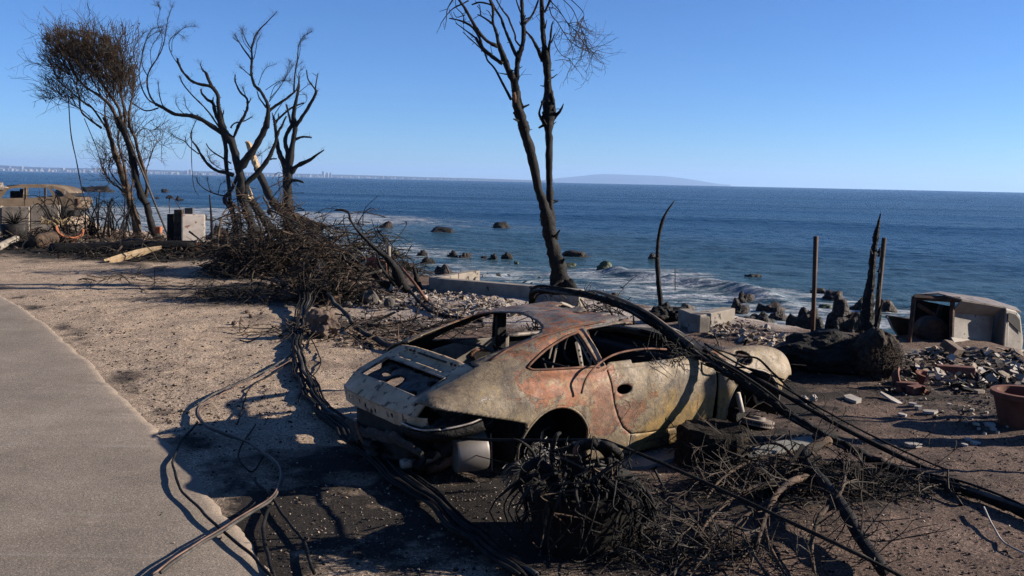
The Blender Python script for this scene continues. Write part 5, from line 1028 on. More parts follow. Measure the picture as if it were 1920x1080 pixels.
# ---- thick cable draped over the roof, second thinner one beside it
TH = thing('fallen_thick_cable', W(1780,935), 'thick charred cable bundle arching over the car roof down to the right', 'cable')
thick = [W(1010,610,9.7),W(996,575,9.4),W(1004,547,9.05),W(1055,546,8.65),W(1110,555,8.45),W(1165,573,8.2),W(1215,598,8.0),W(1262,632,7.9),W(1305,664,7.78),W(1352,694,7.68),W(1420,733,7.55),W(1500,788,7.35),W(1600,843,7.15),W(1700,888,6.95,.0),W(1800,928,None,.05),W(1925,975,None,.05),W(2060,1030,None,.05),W(2400,1180,None,.05)]
cable('sheath', thick, [.008,.014,.022,.030,.030,.034,.028,.030,.034,.030,.036,.034,.038,.038,.040], 'char', '', n=9, jit=.32, sub=12, parent=TH, wig=.02)
for i,(dx,dz,r) in enumerate(((.035,.03,.014),(-.03,.04,.010),(.02,-.04,.014),(.05,-.01,.008),(-.04,-.02,.011),(.03,.045,.006))): cable('strand', [p+Vector((dx*math.cos(k*1.1+i),0,dz*math.cos(k*.8+i)+.01)) for k,p in enumerate(thick)], r, 'cable_grey' if i in (0,3) else 'cable', '', parent=TH, wig=.02)
mb = MB()
for k in (4,6,7,12,13): 
    p = thick[k]
    for q in range(5): mb.tube([p+Vector((.05*math.cos(q),0,.05*math.sin(q))),p+Vector((.06+.02*q,-.03,-.08-.05*random.random())),p+Vector((.05+.03*q,-.02,-.16-.1*random.random()))],.0025,3,cap=False)
obj('frayed_binding', mb, M['cable_grey'], TH, kind='stuff')
mb = MB(); P = [Vector(p) for p in crom([tuple(q+Vector((0,-.01,.055))) for q in thick[4:9]],5)]; mb.tube(P,[.004]+[.016]*(len(P)-2)+[.004],5,flat=.4); obj('bared_core', mb, simple('bleached_cable_core',[(.06,.045,.034),(.13,.10,.076),(.19,.15,.118)],12,5,.8,.3,50,.004), TH, smooth=True)
thin2 = [W(1318,655,7.95),W(1375,690,7.85),W(1440,722,7.75),W(1520,768,7.6),W(1600,812,7.45),W(1700,862,7.25),W(1800,905,7.0,.0),W(1925,955,6.5),W(2060,1005,None,.04),W(2400,1140,None,.04)]
cable('fallen_cable', thin2, .022, 'cable', 'black cable running just above and parallel to the thick bundle, right', n=8)
cable('fallen_wire', [p+Vector((.02,.05,.045)) for p in thin2], .009, 'cable', 'thin black wire lying along the upper parallel cable')
cable('fallen_wire', [W(1330,650,8.0),W(1385,668,8.05),W(1420,672,8.0),W(1450,700,7.85),W(1500,745,7.7),W(1560,790,7.5)], .010, 'cable', 'looping thin wire over the front fender fuel hole')
cable('fallen_wire', [W(1290,668,7.85),W(1340,690,7.75),W(1400,690,7.85),W(1470,712,7.8)], .008, 'cable', 'thin wire sagging across the front fender top')
# ---- bundle on the left, running down past the car tail
LB = thing('cable_bundle', W(575,690), 'bundle of thick black cables running down past the car tail', 'cable')
core = [(590,545),(578,565),(563,600),(556,650),(560,700),(580,745),(625,800),(690,860),(760,920),(840,985),(930,1060),(990,1110)]
rnd = random.Random(4)
for i in range(13):
    o = rnd.uniform(-16,22); pts = []
    for k,(x,y) in enumerate(core):
        spread = (.5+.9*min(1,abs(k-3)/4)) ; pts.append(W(x+o*spread+rnd.uniform(-2,2), y-abs(o)*.15, None, .03+rnd.uniform(0,.05)+(.18 if k < 2 else 0)))
    cable('cable', pts, rnd.choice((.009,.013,.017,.008)), 'cable_grey' if i in (2,) else 'cable', '', parent=LB, wig=.05)
LB2 = thing('cable_bundle', W(700,640), 'weathered grey cable bundle from the brush heap to the car tail', 'cable')
for i,(o,r,m) in enumerate(((0,.034,'twig_grey'),(7,.018,'cable'),(-6,.016,'cable'),(3,.022,'cable'),(10,.012,'cable'),(-3,.012,'cable_grey'))):
    cable('cable', [W(535+o*.5,462,23.5),W(562+o,460,22.2),W(590+o,478,20.6),W(602+o*.8,515,17.6),W(622+o*.6,560,15.3),W(645+o*.3,598,None,.10),W(675,628+o*.3,None,.06),W(715,648+o*.5,None,.06),W(760,664+o*.6,None,.05)], r, m, '', parent=LB2, n=8, jit=.12, wig=.05)
# ---- loose loops on the road edge
def loop(name, px, r, mat, label, dz=.02, wig=.022): return cable(name, [W(x,y,None,dz) for x,y in px], r, mat, label, wig=wig)
loop('loose_cable',[(545,672),(500,700),(440,728),(390,752),(370,775),(378,800),(420,822),(470,842),(510,872),(530,905),(515,935),(480,965),(430,1000),(370,1035),(300,1085)],.011,'cable_grey','grey cable curling from the bundle back to the bottom road edge',.035)
loop('loose_cable',[(550,680),(505,708),(450,732),(400,758),(374,783),(385,806),(430,827),(480,850),(516,880),(527,912),(505,945),(465,976),(410,1012),(350,1048),(285,1095)],.006,'copper','bare reddish wire twisted beside the grey looping cable',.055)
loop('loose_cable',[(370,800),(340,835),(324,880),(335,920),(370,960),(420,1005),(470,1048),(510,1090)],.010,'cable','black dotted cable bowing left onto the road',.03)
loop('loose_cable',[(478,908),(510,945),(540,985),(570,1030),(590,1085)],.010,'cable','short black cable crossing under the grey loop to the bottom edge',.03)
loop('loose_cable',[(505,960),(496,1000),(500,1040),(515,1090)],.012,'cable','thick black cable end dropping straight to the bottom edge',.03)
loop('loose_cable',[(565,610),(590,650),(600,690),(575,720),(560,760)],.008,'cable','thin wire hanging off the right side of the cable bundle',.03)
loop('loose_cable',[(445,800),(470,730),(520,700),(560,660)],.007,'cable','thin dark wire rising from the car shadow to the bundle',.02)
loop('loose_cable',[(480,800),(448,850),(470,890),(495,860)],.007,'cable','thin wire squiggle inside the car shadow',.02)
# taut wire in the foreground
cable('foreground_wire', [W(600,770,8.1),W(690,800,7.2),W(800,816,6.6),W(900,824,6.2),W(1010,826,5.9),W(1120,825,5.6),W(1150,832,5.5),W(1240,868,5.35),W(1360,922,5.1),W(1480,978,4.85),W(1600,1035,4.6),W(1700,1085,4.5)], .011, 'cable', 'taut black wire crossing in front of the wreck from tail to bottom right', 'wire')
cable('foreground_wire', [W(820,828,6.7),W(880,850,6.5),W(940,866,6.3),W(985,875,6.1)], .004, 'cable', 'hair-thin wire slanting across the muffler', 'wire')
cable('white_cord', [W(1843,966,None,.06),W(1860,995,None,.03),W(1880,1022,None,.02),W(1925,1045,None,.02)], .006, 'tile', 'thin white cord trailing on gravel at the far right bottom', 'cord', wig=.01)
# hanging lines among the left trees
Ya = A.Y
for nm,q,r,lb in (('hanging_wire',[(128,180),(133,250),(143,300),(156,365),(168,400)],.018,'long wire hanging from the bushy crown to the brush'),('hanging_wire',[(158,222),(180,275),(193,317),(205,345)],.014,'wire hanging left of the bushy tree stems'),('hanging_wire',[(360,245),(359,290),(361,330),(365,355),(373,367)],.012,'broken wire dangling from the wide tree limb'),('hanging_wire',[(280,230),(310,248),(345,268)],.006,'faint wire sloping between bushy tree and wide tree'),('hanging_wire',[(282,225),(312,262),(338,298),(350,272)],.005,'faint slack wire forming a V between the left trees')):
    cable(nm,[W(x,y,Ya-.6) for x,y in q],r,'cable',lb,'wire',n=5)
cable('leaning_rod',[W(237,250,Ya-1),W(268,325,Ya-1.1),(W(296,395,Ya-1.2)),W(320,453,Ya-1.3)],.035,'cable_grey','long grey cable leaning from the bushy tree to the ground','cable')
cable('wire_hoop',[W(205,486,25.0),W(192,477,25.2),W(193,467,25.4),W(215,456,25.4),W(245,449,25.2),W(268,449,25)],.022,'cable_grey','grey wire hoop standing on the fallen pole, left','wire')
cable('wire_hoop',[W(245,520,15.2),W(0,0,15) if False else W(470,548,15.0),W(478,562,14.8)],.004,'cable','short wire by the brush heap','wire') if False else None
# ---- fallen utility pole, split plank
lg = thing('fallen_pole', W(250,468), 'charred utility pole lying behind the split yellow plank', 'pole')
cable('shaft', [W(95,468,24.6),W(180,466,24.8),W(270,463,24.9),W(368,462,25.0)], [.17,.17,.165,.16], 'char', '', n=14, parent=lg)
mb = MB(); rnd = random.Random(12); e = W(366,463,25.0)
for i in range(26): 
    a = rnd.uniform(0,6.28); rr = .13*math.sqrt(rnd.random()); b = e+Vector((0,rr*math.cos(a),rr*math.sin(a))); mb.tube([b-Vector((.25,0,0)),b+Vector((rnd.uniform(.02,.22),rnd.uniform(-.03,.03),rnd.uniform(-.06,.03)))],[.022,.005],4)
obj('splintered_end', mb, simple('scorched_orange_splinters',[(.05,.02,.012),(.17,.065,.03),(.26,.13,.07)],12,4,.85,0), lg, kind='stuff')
mb = MB(); P = [W(197,494,22.6),W(230,483,22.9),W(268,473,23.2),W(303,463,23.4)]
for k,(dz,wd) in enumerate(((0,.075),(-.045,.06))):
    c = crom([tuple(p+Vector((0,0,dz+.02))) for p in P],4); mb.tube([Vector(q) for q in c],[.085-.03*k]*(len(c)-4)+[.07-.03*k,.055-.03*k,.035,.012],4,jit=.05,flat=.45)
obj('split_plank', mb, M['rawwood'], label='split yellow timber lying on the dirt in front of the charred pole', cat='plank')
mb = MB(); 
for i in range(3): mb.tube([W(183+i*5,498-i*2,22.5),W(195+i*5,494-i*2,22.6)],.03,5,jit=.3)
obj('charred_plank_end', mb, M['char'], label='black charred chip at the near end of the yellow timber', cat='wood')
# ---- white stucco block with burnt timbers, rods and rubble beside it
def pbox(name, px0, px1, ytop, ybot, Y, depth, mat, parent=None, bev=.02, lean=0, skew=0, **kw):
    a,b = Dp(px0,ybot,Y),Dp(px1,ybot,Y+skew); t0,t1 = Dp(px0,ytop,Y),Dp(px1,ytop,Y+skew); d = Vector((lean,depth,0)); mb = MB()
    vs = [a,b,b+d,a+d,t0,t1,t1+d,t0+d]; mb.add(vs,[(3,2,1,0),(4,5,6,7),(0,1,5,4),(1,2,6,5),(2,3,7,6),(3,0,4,7)])
    o = obj(name, mb, mat, parent, **kw)
    if bev: m = o.modifiers.new('b','BEVEL'); m.width = bev; m.segments = 2
    return o
pbox('stucco_block',340,385,402,461,26.5,.55,M['concrete_pale'],bev=.04,lean=-.2,skew=.4,label='pale scorched stucco gate pillar stub among the left trees',cat='pillar')
pbox('burnt_timber',313,326,401,455,27.2,.14,M['char'],bev=.01,label='short burnt timber leaning at the left of the stucco stub',cat='timber'); pbox('burnt_timber',326,341,393,456,27.0,.2,M['char_brown'],bev=.01,label='taller burnt timber touching the stucco stub',cat='timber')
cable('bent_rod',[W(318,400,27.2),W(318,371,27.2),W(326,372,27.2),W(338,392,27.1)],.012,'rust_dark','bent thin rod above the burnt timbers','rod'); pbox('grey_board',346,361,390,402,26.9,.05,M['stone_grey'],bev=0,lean=0,label='small grey board propped on top of the stucco stub',cat='board')
pbox('terracotta_pot_shard',289,301,425,438,28.5,.2,M['terracotta_bright'],bev=.03,label='small orange pot standing behind the bushy tree stems',cat='pot')
cable('burnt_stake',[W(398,462),W(397,420,28.9),W(393,365,28.9)],[.05,.045,.02],'char','thin burnt stake just right of the stucco stub','stake'); cable('valve_pipe',[W(331,452,26.6),W(331,446,26.6),W(325,446,26.6),W(337,446,26.6)],.02,'rust','small rusty valve pipe before the burnt timbers','pipe')
# ---- brush heaps
def heap(name, label, c, ext, n, r, mats, seed, L=(.3,1.1), arch=.5, cat='brush', hmin=.02):
    rnd = random.Random(seed); t = thing(name, c, label, cat)
    mbs = {m:MB() for m in mats}
    for i in range(n):
        a = rnd.uniform(0,6.283); q = math.sqrt(rnd.random()); x = c.x+math.cos(a)*q*ext[0]; y = c.y+math.sin(a)*q*ext[1]; h = ext[2]*(1-q*q)*rnd.random()*(.45+1.1*max(0,.5+fbm((x*1.1,y*1.1,seed),1,3))); g0 = gz(x,y)
        p = Vector((x,y,g0+hmin+h)); d = Vector((rnd.gauss(0,1),rnd.gauss(0,.8),rnd.gauss(0,.45))).normalized(); l = rnd.uniform(*L); b = Vector((rnd.gauss(0,.4),rnd.gauss(0,.4),rnd.gauss(.25,.3)))*arch*l
        pts = [p-d*l*.5,p-d*l*.17+b*.8,p+d*l*.17+b,p+d*l*.5+Vector((rnd.gauss(0,.1),0,rnd.gauss(-.05,.1)))]
        pts = [Vector((v.x,v.y,max(v.z,gz(v.x,v.y)+.005))) for v in pts]; rr = r*rnd.uniform(.4,1.6)
        if rnd.random() < .06: rr *= 3.2
        tb = mbs[rnd.choice(mats)]; cc = [Vector(v) for v in crom([tuple(v) for v in pts],2)]; tb.tube(cc,[rr*(1-.55*k/6) for k in range(7)],4,cap=False)
        for _ in range(rnd.randrange(0,3)):
            k = rnd.randrange(1,6); dd = (d+Vector((rnd.gauss(0,.7),rnd.gauss(0,.7),rnd.gauss(.1,.5)))).normalized(); tb.tube([cc[k],cc[k]+dd*l*.2,cc[k]+dd*l*.36+Vector((0,0,rnd.gauss(0,.02)))],[rr*.6,rr*.45,rr*.25],3,cap=False)
    for m,mb in mbs.items():
        if mb.v: obj('tangled_twigs', mb, M[m], t, kind='stuff')
    return t
c0 = W(500,545); heap('brush_heap','big brown heap of tangled dead brush under the left trees',W(520,515),(1.5,1.2,1.7),1500,.009,['twig','char_brown','twig'],3,(.3,1.0),.35)
heap('brush_heap','brown brush spilling right under the drooping boughs',W(640,515),(1.9,1.0,1.3),700,.009,['twig','char_brown','char'],8,(.3,1.0),.35)
heap('brush_heap','low dark litter of twigs in front of the big brush heap',W(520,560),(1.7,.8,.25),220,.006,['twig','char'],5,(.2,.7),.3)
heap('brush_heap','dark litter of burnt twigs around the charred utility pole',W(230,470),(4.5,1.2,.25),260,.012,['char','twig'],6,(.3,1.2),.25)
heap('brush_heap','snapped thick limbs strewn about the feet of the left tree group',W(490,478),(2.6,1.6,.8),90,.026,['char','char','char_brown'],51,(.5,1.6),.15)
heap('brush_heap','dark burnt litter behind the yellow timber along the lot edge',W(330,482),(3.4,1.6,.22),420,.010,['char','twig','char'],52,(.2,.9),.25)
heap('brush_heap','scattered burnt sticks on the dirt before the brush heap',W(420,530),(3.2,1.5,.05),110,.007,['char','twig'],53,(.2,.8),.1)
heap('brush_heap','burnt sticks and bark in the yard between bundle and car',W(720,625),(2.2,1.2,.10),150,.008,['char','char_brown','twig'],54,(.2,.9),.15)
heap('brush_heap','dark burnt brush above the boulder at the top of the cable bundle',W(612,562),(.85,.55,.95),420,.008,['char','twig','char_brown'],55,(.3,.9),.3)
UT = Tree('upright_dead_twigs', W(540,520), 'bare upright twigs sticking out of the big brush heap', 'twigs', mat='twig'); UT.Y = 20.5; rnd = random.Random(88)
for i in range(34):
    x = rnd.uniform(430,640); y = rnd.uniform(470,530); UT.limb('p',[(x,y),(x+rnd.uniform(-8,8),y-rnd.uniform(15,30)),(x+rnd.uniform(-26,26),y-rnd.uniform(35,75))],rnd.uniform(1.6,4.5),1,dz0=rnd.uniform(-1,1),n=5)
UT.twigs(3,.35,.007,1,71)
# fan of fallen boughs hanging right from the snapped trunk
FB = Tree('fallen_boughs', W(640,500), 'fan of fallen brown boughs drooping right from the snapped trunk', 'branch', mat='char_brown'); FB.Y = Sn.Y-1.2
for q,w0,w1 in (([(1420,840),(1560,880),(1700,960),(1780,1040)],30,8),([(1480,870),(1600,960),(1680,1080),(1700,1180)],34,10),([(1500,880),(1640,900),(1760,960),(1900,1060)],18,5),([(1400,850),(1520,960),(1570,1080),(1590,1200)],24,8),([(1350,840),(1480,850),(1530,960),(1560,1100)],14,6),([(1560,930),(1700,1040),(1850,1180),(1960,1260)],20,6),([(1450,860),(1450,1000),(1400,1120)],22,10),([(1560,900),(1750,930),(1950,1010)],10,3),([(1600,960),(1800,1080),(2000,1150)],12,3),([(1330,840),(1300,960),(1260,1060)],16,8)): FB.limb('2',q,w0,w1,dz1=random.Random(w0+len(q)).uniform(-.7,.7))
FB.twigs(12,.7,.010,2,44,'twig',.1,-.05)
# dark arching brush behind the broken pot, far left
LBt = Tree('arching_brush', W(170,446), 'dark arching leafless shrub between the burnt wagon and the bushy tree', 'shrub'); rnd = random.Random(77)
for i in range(46):
    x0 = rnd.uniform(105,245); x1 = x0+rnd.uniform(-70,40); h = rnd.uniform(362,420); LBt.limb('p',[(x0,446),(x0+(x1-x0)*.2,415),(x0+(x1-x0)*.6,h),(x1,h+rnd.uniform(-6,30))],rnd.uniform(2.0,4.0),1.0,dz0=rnd.uniform(-.6,.6),n=5)
LBt.twigs(2.6,.5,.008,1,8,'char',.2,.1)
heap('brush_heap','brown leaf litter mound at the foot of the arching shrub',W(175,448),(3.2,.9,.35),420,.010,['twig','char_brown'],16,(.2,.8),.3)
# ---- burnt wagon behind the low wall
YW = 44.0; WG = thing('burned_wagon', Dp(70,408,YW), 'burnt tan station wagon behind the low wall at the left edge', 'car')
def plate(name, outline, holes, Y, thick, mat, parent=None, inner=None, **kw):
    """flat sheet with openings, outline read off the photo at distance Y (Y may be a function of the pixel)"""
    bm = bmesh.new(); fy = Y if callable(Y) else (lambda x,y: Y)
    for lp in [outline]+holes:
        vs = [bm.verts.new(Dp(x,y,fy(x,y))) for x,y in lp]
        for i in range(len(vs)): bm.edges.new((vs[i-1],vs[i]))
    bmesh.ops.triangle_fill(bm, use_beauty=True, use_dissolve=False, edges=bm.edges[:]); bmesh.ops.recalc_face_normals(bm, faces=bm.faces)
    if sum((f.normal.y*f.calc_area() for f in bm.faces)) > 0: bmesh.ops.reverse_faces(bm, faces=bm.faces)
    bm.verts.index_update(); mb = MB(); mb.add([v.co for v in bm.verts],[tuple(v.index for v in f.verts) for f in bm.faces]); bm.free()
    o = obj(name, mb, [mat,inner] if inner else mat, parent, **kw); m = o.modifiers.new('t','SOLIDIFY'); m.thickness = thick; m.offset = -1
    if inner: m.material_offset = 1
    return o
tanm = simple('scorched_tan_body',[(.06,.042,.029),(.11,.08,.054),(.145,.108,.076)],1.2,8,.75,.3,20,.01,speck=(.2,.18,.16),speck_scale=1.6,speck_t=.63)
OUT = [(-70,400),(-70,372),(-30,368),(-4,355),(12,348),(40,345.5),(75,345.5),(104,349),(120,354),(130,362),(142,370),(147,379),(143,388),(137,395),(110,400)]
WH = [[(2,372),(14,356),(24,353),(44,352),(43,371)],[(53,352),(82,352),(83,370),(53,371)],[(87,352),(91,352.5),(99,369),(87,369.5)],[(97,353),(106,355),(116,360),(120,367),(116,369),(105,369)]]
fW = lambda x,y=0: YW+(x-70)*.010
plate('body_side',OUT,WH,fW,.06,tanm,WG,M['soot']); plate('body_side',OUT,WH,lambda x,y: fW(x)+1.6,.06,tanm,WG,M['soot'])
mb = MB(); R_ = [(-30,368),(-4,355),(12,348),(40,345.5),(75,345.5),(104,349),(120,354),(130,362),(142,370),(147,379),(143,388),(137,395)]
a_ = [Dp(x,y,fW(x)) for x,y in R_]; b_ = [p+Vector((0,1.6,0)) for p in a_]; n_ = len(R_)
s_ = slice(2,8); m_ = 6; mb.add(a_[s_]+b_[s_],[(i,i+1,m_+i+1,m_+i) for i in range(m_-1)]); obj('roof',mb,tanm,WG,smooth=True).modifiers.new('t','SOLIDIFY').thickness = .04
mb = MB(); m_ = n_-8; mb.add(a_[8:]+b_[8:],[(i,i+1,m_+i+1,m_+i) for i in range(m_-1)]); obj('tailgate',mb,tanm,WG,smooth=True).modifiers.new('t','SOLIDIFY').thickness = .04
mb = MB(); q = [Dp(x,376,fW(x)+.05) for x in (-70,147)]; mb.add([q[0],q[1],q[1]+Vector((0,1.5,0)),q[0]+Vector((0,1.5,0))],[(0,1,2,3)]); o=obj('cabin_floor',mb,M['soot'],WG); o.modifiers.new('t','SOLIDIFY').thickness = .05
for x0 in (48,85): pbox('door_pillar',x0-1.2,x0+1.2,352,373,fW(x0)-.02,.03,tanm,WG,bev=0)
for x in (46,84): pbox('door_seam',x-.25,x+.25,372,398,fW(x)-.012,.01,M['soot'],WG,bev=0)
for cx in (122,-25): cable('wheel_remains',[Dp(cx,398,YW+.05),Dp(cx,398,YW+.25)],.30,'soot','',n=20,parent=WG,jit=.02)
pbox('tail_lamp',141,146,372,385,fW(143)-.03,.2,M['rust_dark'],WG,bev=.02); pbox('tailgate_debris',118,140,394,406,YW+.1,1.0,M['soot'],WG,bev=.05)
pbox('window_debris',18,43,358,372,YW+1.3,.1,M['char'],WG,bev=.05); pbox('seat_remains',36,44,354,372,YW+.7,.4,M['soot'],WG,bev=.05)
obj('wreck_scrap', rock_mb(Dp(-4,350,YW-1),(.9,.8,.45),3,.6,3), M['ashsteel'], label='twisted white and rusty scrap at the far left edge above the wagon', cat='scrap')
wl = thing('low_wall', Dp(55,440,33), 'low scorched concrete wall of two slabs before the burnt wagon', 'wall')
pbox('slab',-40,1,386,440,33.2,.2,M['concrete'],wl); pbox('slab',2.5,54.5,387.5,441,33.1,.2,M['concrete'],wl,skew=.25); pbox('slab',57,109,384.5,437,33.4,.2,M['concrete'],wl,skew=.25)
# far-left yard litter
tub = thing('planter_tub', W(28,446), 'dark round planter with a burnt bush, before the low wall', 'planter'); cable('tub',[W(28,447)-Vector((0,0,.02)),W(28,447)+Vector((0,0,.15)),W(28,447)+Vector((0,0,.42))],[.26,.33,.38],'soot','',n=18,parent=tub,sub=1)
mb = MB(); rnd = random.Random(9); b0 = W(28,447)+Vector((0,0,.42))
for i in range(60): d = Vector((rnd.gauss(0,.5),rnd.gauss(0,.4),rnd.random()*.8)).normalized()*rnd.uniform(.15,.5); mb.tube([b0,b0+d*.6+Vector((0,0,.05)),b0+d],[.015,.01,.004],4,cap=False)
obj('burnt_bush', mb, M['char'], tub, kind='stuff')
cable('concrete_culvert',[W(66,464)+Vector((0,0,.14)),W(90,457)+Vector((.1,.4,.16))],[.22,.22],'char_brown','scorched drum lying between planter and broken pot','drum',n=24,jit=.01)
cable('pale_pipe',[W(-8,470)+Vector((0,0,.05)),W(12,463)+Vector((0,0,.10)),W(32,456)+Vector((0,0,.14))],[.10,.10,.09],'concrete','pale pipe end lying at the left edge on the dirt','pipe',n=14)
ag = thing('scorched_agave', W(92,448), 'scorched spiky agave above the broken orange pot', 'plant'); mb = MB(); rnd = random.Random(10)
for i in range(40):
    a = rnd.uniform(0,6.28); d = Vector((math.cos(a)*.22,math.sin(a)*.18,rnd.uniform(.08,.26))); b = W(92,448)+Vector((rnd.uniform(-.35,.35),rnd.uniform(0,.5),.42)); mb.tube([b,b+d*.5+Vector((0,0,.05)),b+d],[.028,.02,.003],4,flat=.35)
obj('leaves', mb, simple('dried_agave_leaf',[(.05,.035,.02),(.13,.09,.045),(.20,.15,.08)],6,4,.8,0), ag, kind='stuff')
# broken orange pot lying open
def pot_mb(c, r0, r1, h, th, axis, a0=0, a1=6.2832, n=36, rim=.02):
    z = axis.normalized(); x = z.orthogonal().normalized(); y = z.cross(x); prof = [(r0,0),(r0+(r1-r0)*.5,h*.5),(r1,h*.86),(r1+rim,h*.86),(r1+rim,h),(r1-th,h),(r1-th-.01,h*.8),(r0-th,th),(0,th)]; mb = MB(); vs = []
    A_ = np.linspace(a0,a1,n+1)
    for a in A_:
        for r,t in prof: vs.append(c+x*(r*math.cos(a))+y*(r*math.sin(a))+z*t)
    K = len(prof); mb.add(vs,[(i*K+k,(i+1)*K+k,(i+1)*K+k+1,i*K+k+1) for i in range(n) for k in range(K-1)]); return mb
obj('broken_pot', pot_mb(W(122,456)+Vector((0,.2,.14)),.22,.36,.40,.03,Vector((.45,-.55,.75)),2.6,6.1), M['terracotta_bright'], smooth=False, label='large broken orange terracotta pot lying open by the arching shrub', cat='pot')
# ---- concrete kerb walls near the edge
def beam(name, a, b, h, th, mat, bev=.015, parent=None, **kw):
    d = (b-a); d.z = 0; nrm = Vector((-d.y,d.x,0)).normalized()*th; mb = MB(); up = Vector((0,0,h)); lo = Vector((0,0,-.25))
    vs = [a+lo,b+lo,b+nrm+lo,a+nrm+lo,a+up,b+up,b+nrm+up,a+nrm+up]; mb.add(vs,[(3,2,1,0),(4,5,6,7),(0,1,5,4),(1,2,6,5),(2,3,7,6),(3,0,4,7)]); o = obj(name,mb,mat,parent,**kw); m = o.modifiers.new('b','BEVEL'); m.width = bev; m.segments = 2; return o
kw_ = thing('kerb_wall', W(930,558), 'long low concrete foundation wall between the rubble and the sea', 'wall'); a = W(806,548); b = W(1085,574)
beam('wall_run',a,b,.29,.22,M['concrete'],parent=kw_); beam('wall_return',a+Vector((.12,.235,0)),W(880,536)+Vector((.2,.6,0)),.27,.2,M['concrete'],parent=kw_)
cable('hoop',[W(832,517,19),W(831,499,19),W(836,498,19),W(843,514,19)],.018,'cable_grey','',parent=kw_); 
for x in (834,860): cable('rebar',[W(x,524,18.6),W(x,512,18.6)],.008,'rust','',parent=kw_)
cb = thing('foundation_corner', W(1340,622), 'broken pale concrete foundation corner with anchor bolts, right of the thin stem', 'block'); a = W(1312,624); beam('long_side',a,W(1382,612)+Vector((0,.15,0)),.26,.22,M['concrete'],parent=cb); beam('short_side',W(1288,612)+Vector((-.1,.25,0)),a+Vector((-.015,0.,0)),.235,.18,M['concrete'],parent=cb)
for x in (1322,1355): cable('anchor_bolt',[W(x,604,14.2),W(x,590,14.2)],.009,'rust','',parent=cb)
for px,y0,y1,w,lb,base in ((1530,443,626,.036,'rusty square steel post standing on the bluff left of the snag',None),(1266,502,576,.034,'short thin post right of the thin curved stem',None)):
    b = W(px-6 if px == 1530 else px,y1); t = Dp(px,y0,b.y); cable('steel_post',[b-Vector((0,0,.1)),b.lerp(t,.5),t],w,'rust_dark' if px == 1530 else 'char_brown',lb,'post',n=4,jit=0,sub=1)
b = W(1640,640); cable('steel_post',[b-Vector((0,0,.1)),Dp(1648,545,b.y),Dp(1658,446,b.y)],.037,'char_brown','leaning square post touching the jagged snag','post',n=4,jit=0,sub=1)
b = W(729,520); cable('timber_post',[b,Dp(729,462,b.y)],.045,'concrete','short pale post behind the leaning burnt trunk','post',n=8,jit=0,sub=2)
# rusty red metal chair-like plate and rusty bar in the rubble
rc = thing('rusty_plate', W(695,520), 'red rusty metal sheet with bent legs in the rubble behind the leaning trunk', 'scrap'); Yr = W(695,522).y
plate('sheet',[(687,484),(706,481),(711,492),(713,508),(700,514),(688,512)],[[(699,490),(703,488),(704,492),(700,494)]],Yr,.02,simple('red_rusty_paint',[(.10,.025,.016),(.20,.055,.035),(.26,.10,.07)],4,6,.8,.4,30,.01),rc)
cable('leg',[Dp(678,514,Yr),Dp(677,488,Yr),Dp(683,487,Yr)],.025,'rust','',parent=rc); cable('leg',[Dp(712,488,Yr),Dp(722,492,Yr),Dp(725,512,Yr)],.02,'rust','',parent=rc)
cable('rusty_bar',[W(803,568),Dp(780,535,15.6),Dp(754,504,16.2)],.026,'rust','rusty bar leaning in the rubble left of the foundation wall','bar',n=8)
cable('charred_pole',[W(768,545,16.5),W(790,575,None,.05),W(812,590,None,.04),W(850,598,None,.03),W(905,604,None,.03)],.03,'char','thin charred branch bending through the rubble behind the car','branch')
# ---- stones
ORD = ['first','second','third','fourth','fifth','sixth','seventh','eighth','ninth','tenth','eleventh','twelfth','thirteenth']
def stone(px, py, w, h, mat, seed, label, rough=.3, depth=None, sub=3, cat='rock'):
    b = W(px,py); k = b.y/F; mb = rock_mb((b.x,b.y+w*k*.3,b.z+h*k*.42),(w*k,(depth or w*.8)*k,h*k*1.15),seed,rough,sub); return obj('stone', mb, M[mat], label=label, cat=cat)
stone(604,634,66,54,'stone',12,'large flat-faced brown boulder beside the cable bundle',.45,60,4); stone(692,572,38,28,'stone_grey',3,'round log-like rock in the ash behind the bundle',.25); stone(729,577,22,20,'stone_grey',8,'small grey ball-shaped rock right of the log-like rock',.12); stone(540,566,44,26,'stone',5,'reddish rock half under the brush heap',.35); stone(652,577,20,12,'stone_grey',15,'small rubble stone left of the log-like rock',.4)
stone(1508,759,22,18,'tile',21,'white knobbly lump on the gravel right of the brake disc',.55); stone(1527,754,14,14,'tile',22,'smaller white lump touching the white knobbly lump',.5)
for i,(x,y,w) in enumerate(((470,596,9),(452,604,8),(438,610,12),(463,588,10),(490,590,8))): stone(x,y,w,w*.7,'stone',30+i,ORD[sorted((438,452,463,470,490)).index(x)]+' small stone from the left in the dirt left of the brush heap')['group'] = 'stones left of the brush heap'
# ---- stump, brake disc, slabs
st = thing('charred_stump', W(1348,885), 'squat charred black stump on the slabs before the car door', 'stump'); b = W(1348,886); k = b.y/F
def stump_mesh():
    mb = MB(); n = 40; prof = [(1.2,-.03),(1.1,.03),(1.0,.10),(.98,.20),(.97,.275),(.9,.305),(.7,.295),(.35,.265),(0,.27)]; vs = []
    for i,(r,z) in enumerate(prof):
        for j in range(n):
            a = 2*math.pi*j/n; q = r*.29*(1+.10*fbm((math.cos(a)*2,math.sin(a)*2,z*3),1,4)+.05*fbm((math.cos(a)*7,math.sin(a)*7,z*4),1,3)); vs.append((b.x+q*math.cos(a),b.y+.26+q*.95*math.sin(a),b.z+z+.02*fbm((q*9*math.cos(a),q*9*math.sin(a),i),1,3)*(i>3)))
    mb.add(vs,[(i*n+j,i*n+(j+1)%n,(i+1)*n+(j+1)%n,(i+1)*n+j) for i in range(len(prof)-1) for j in range(n)]); return mb
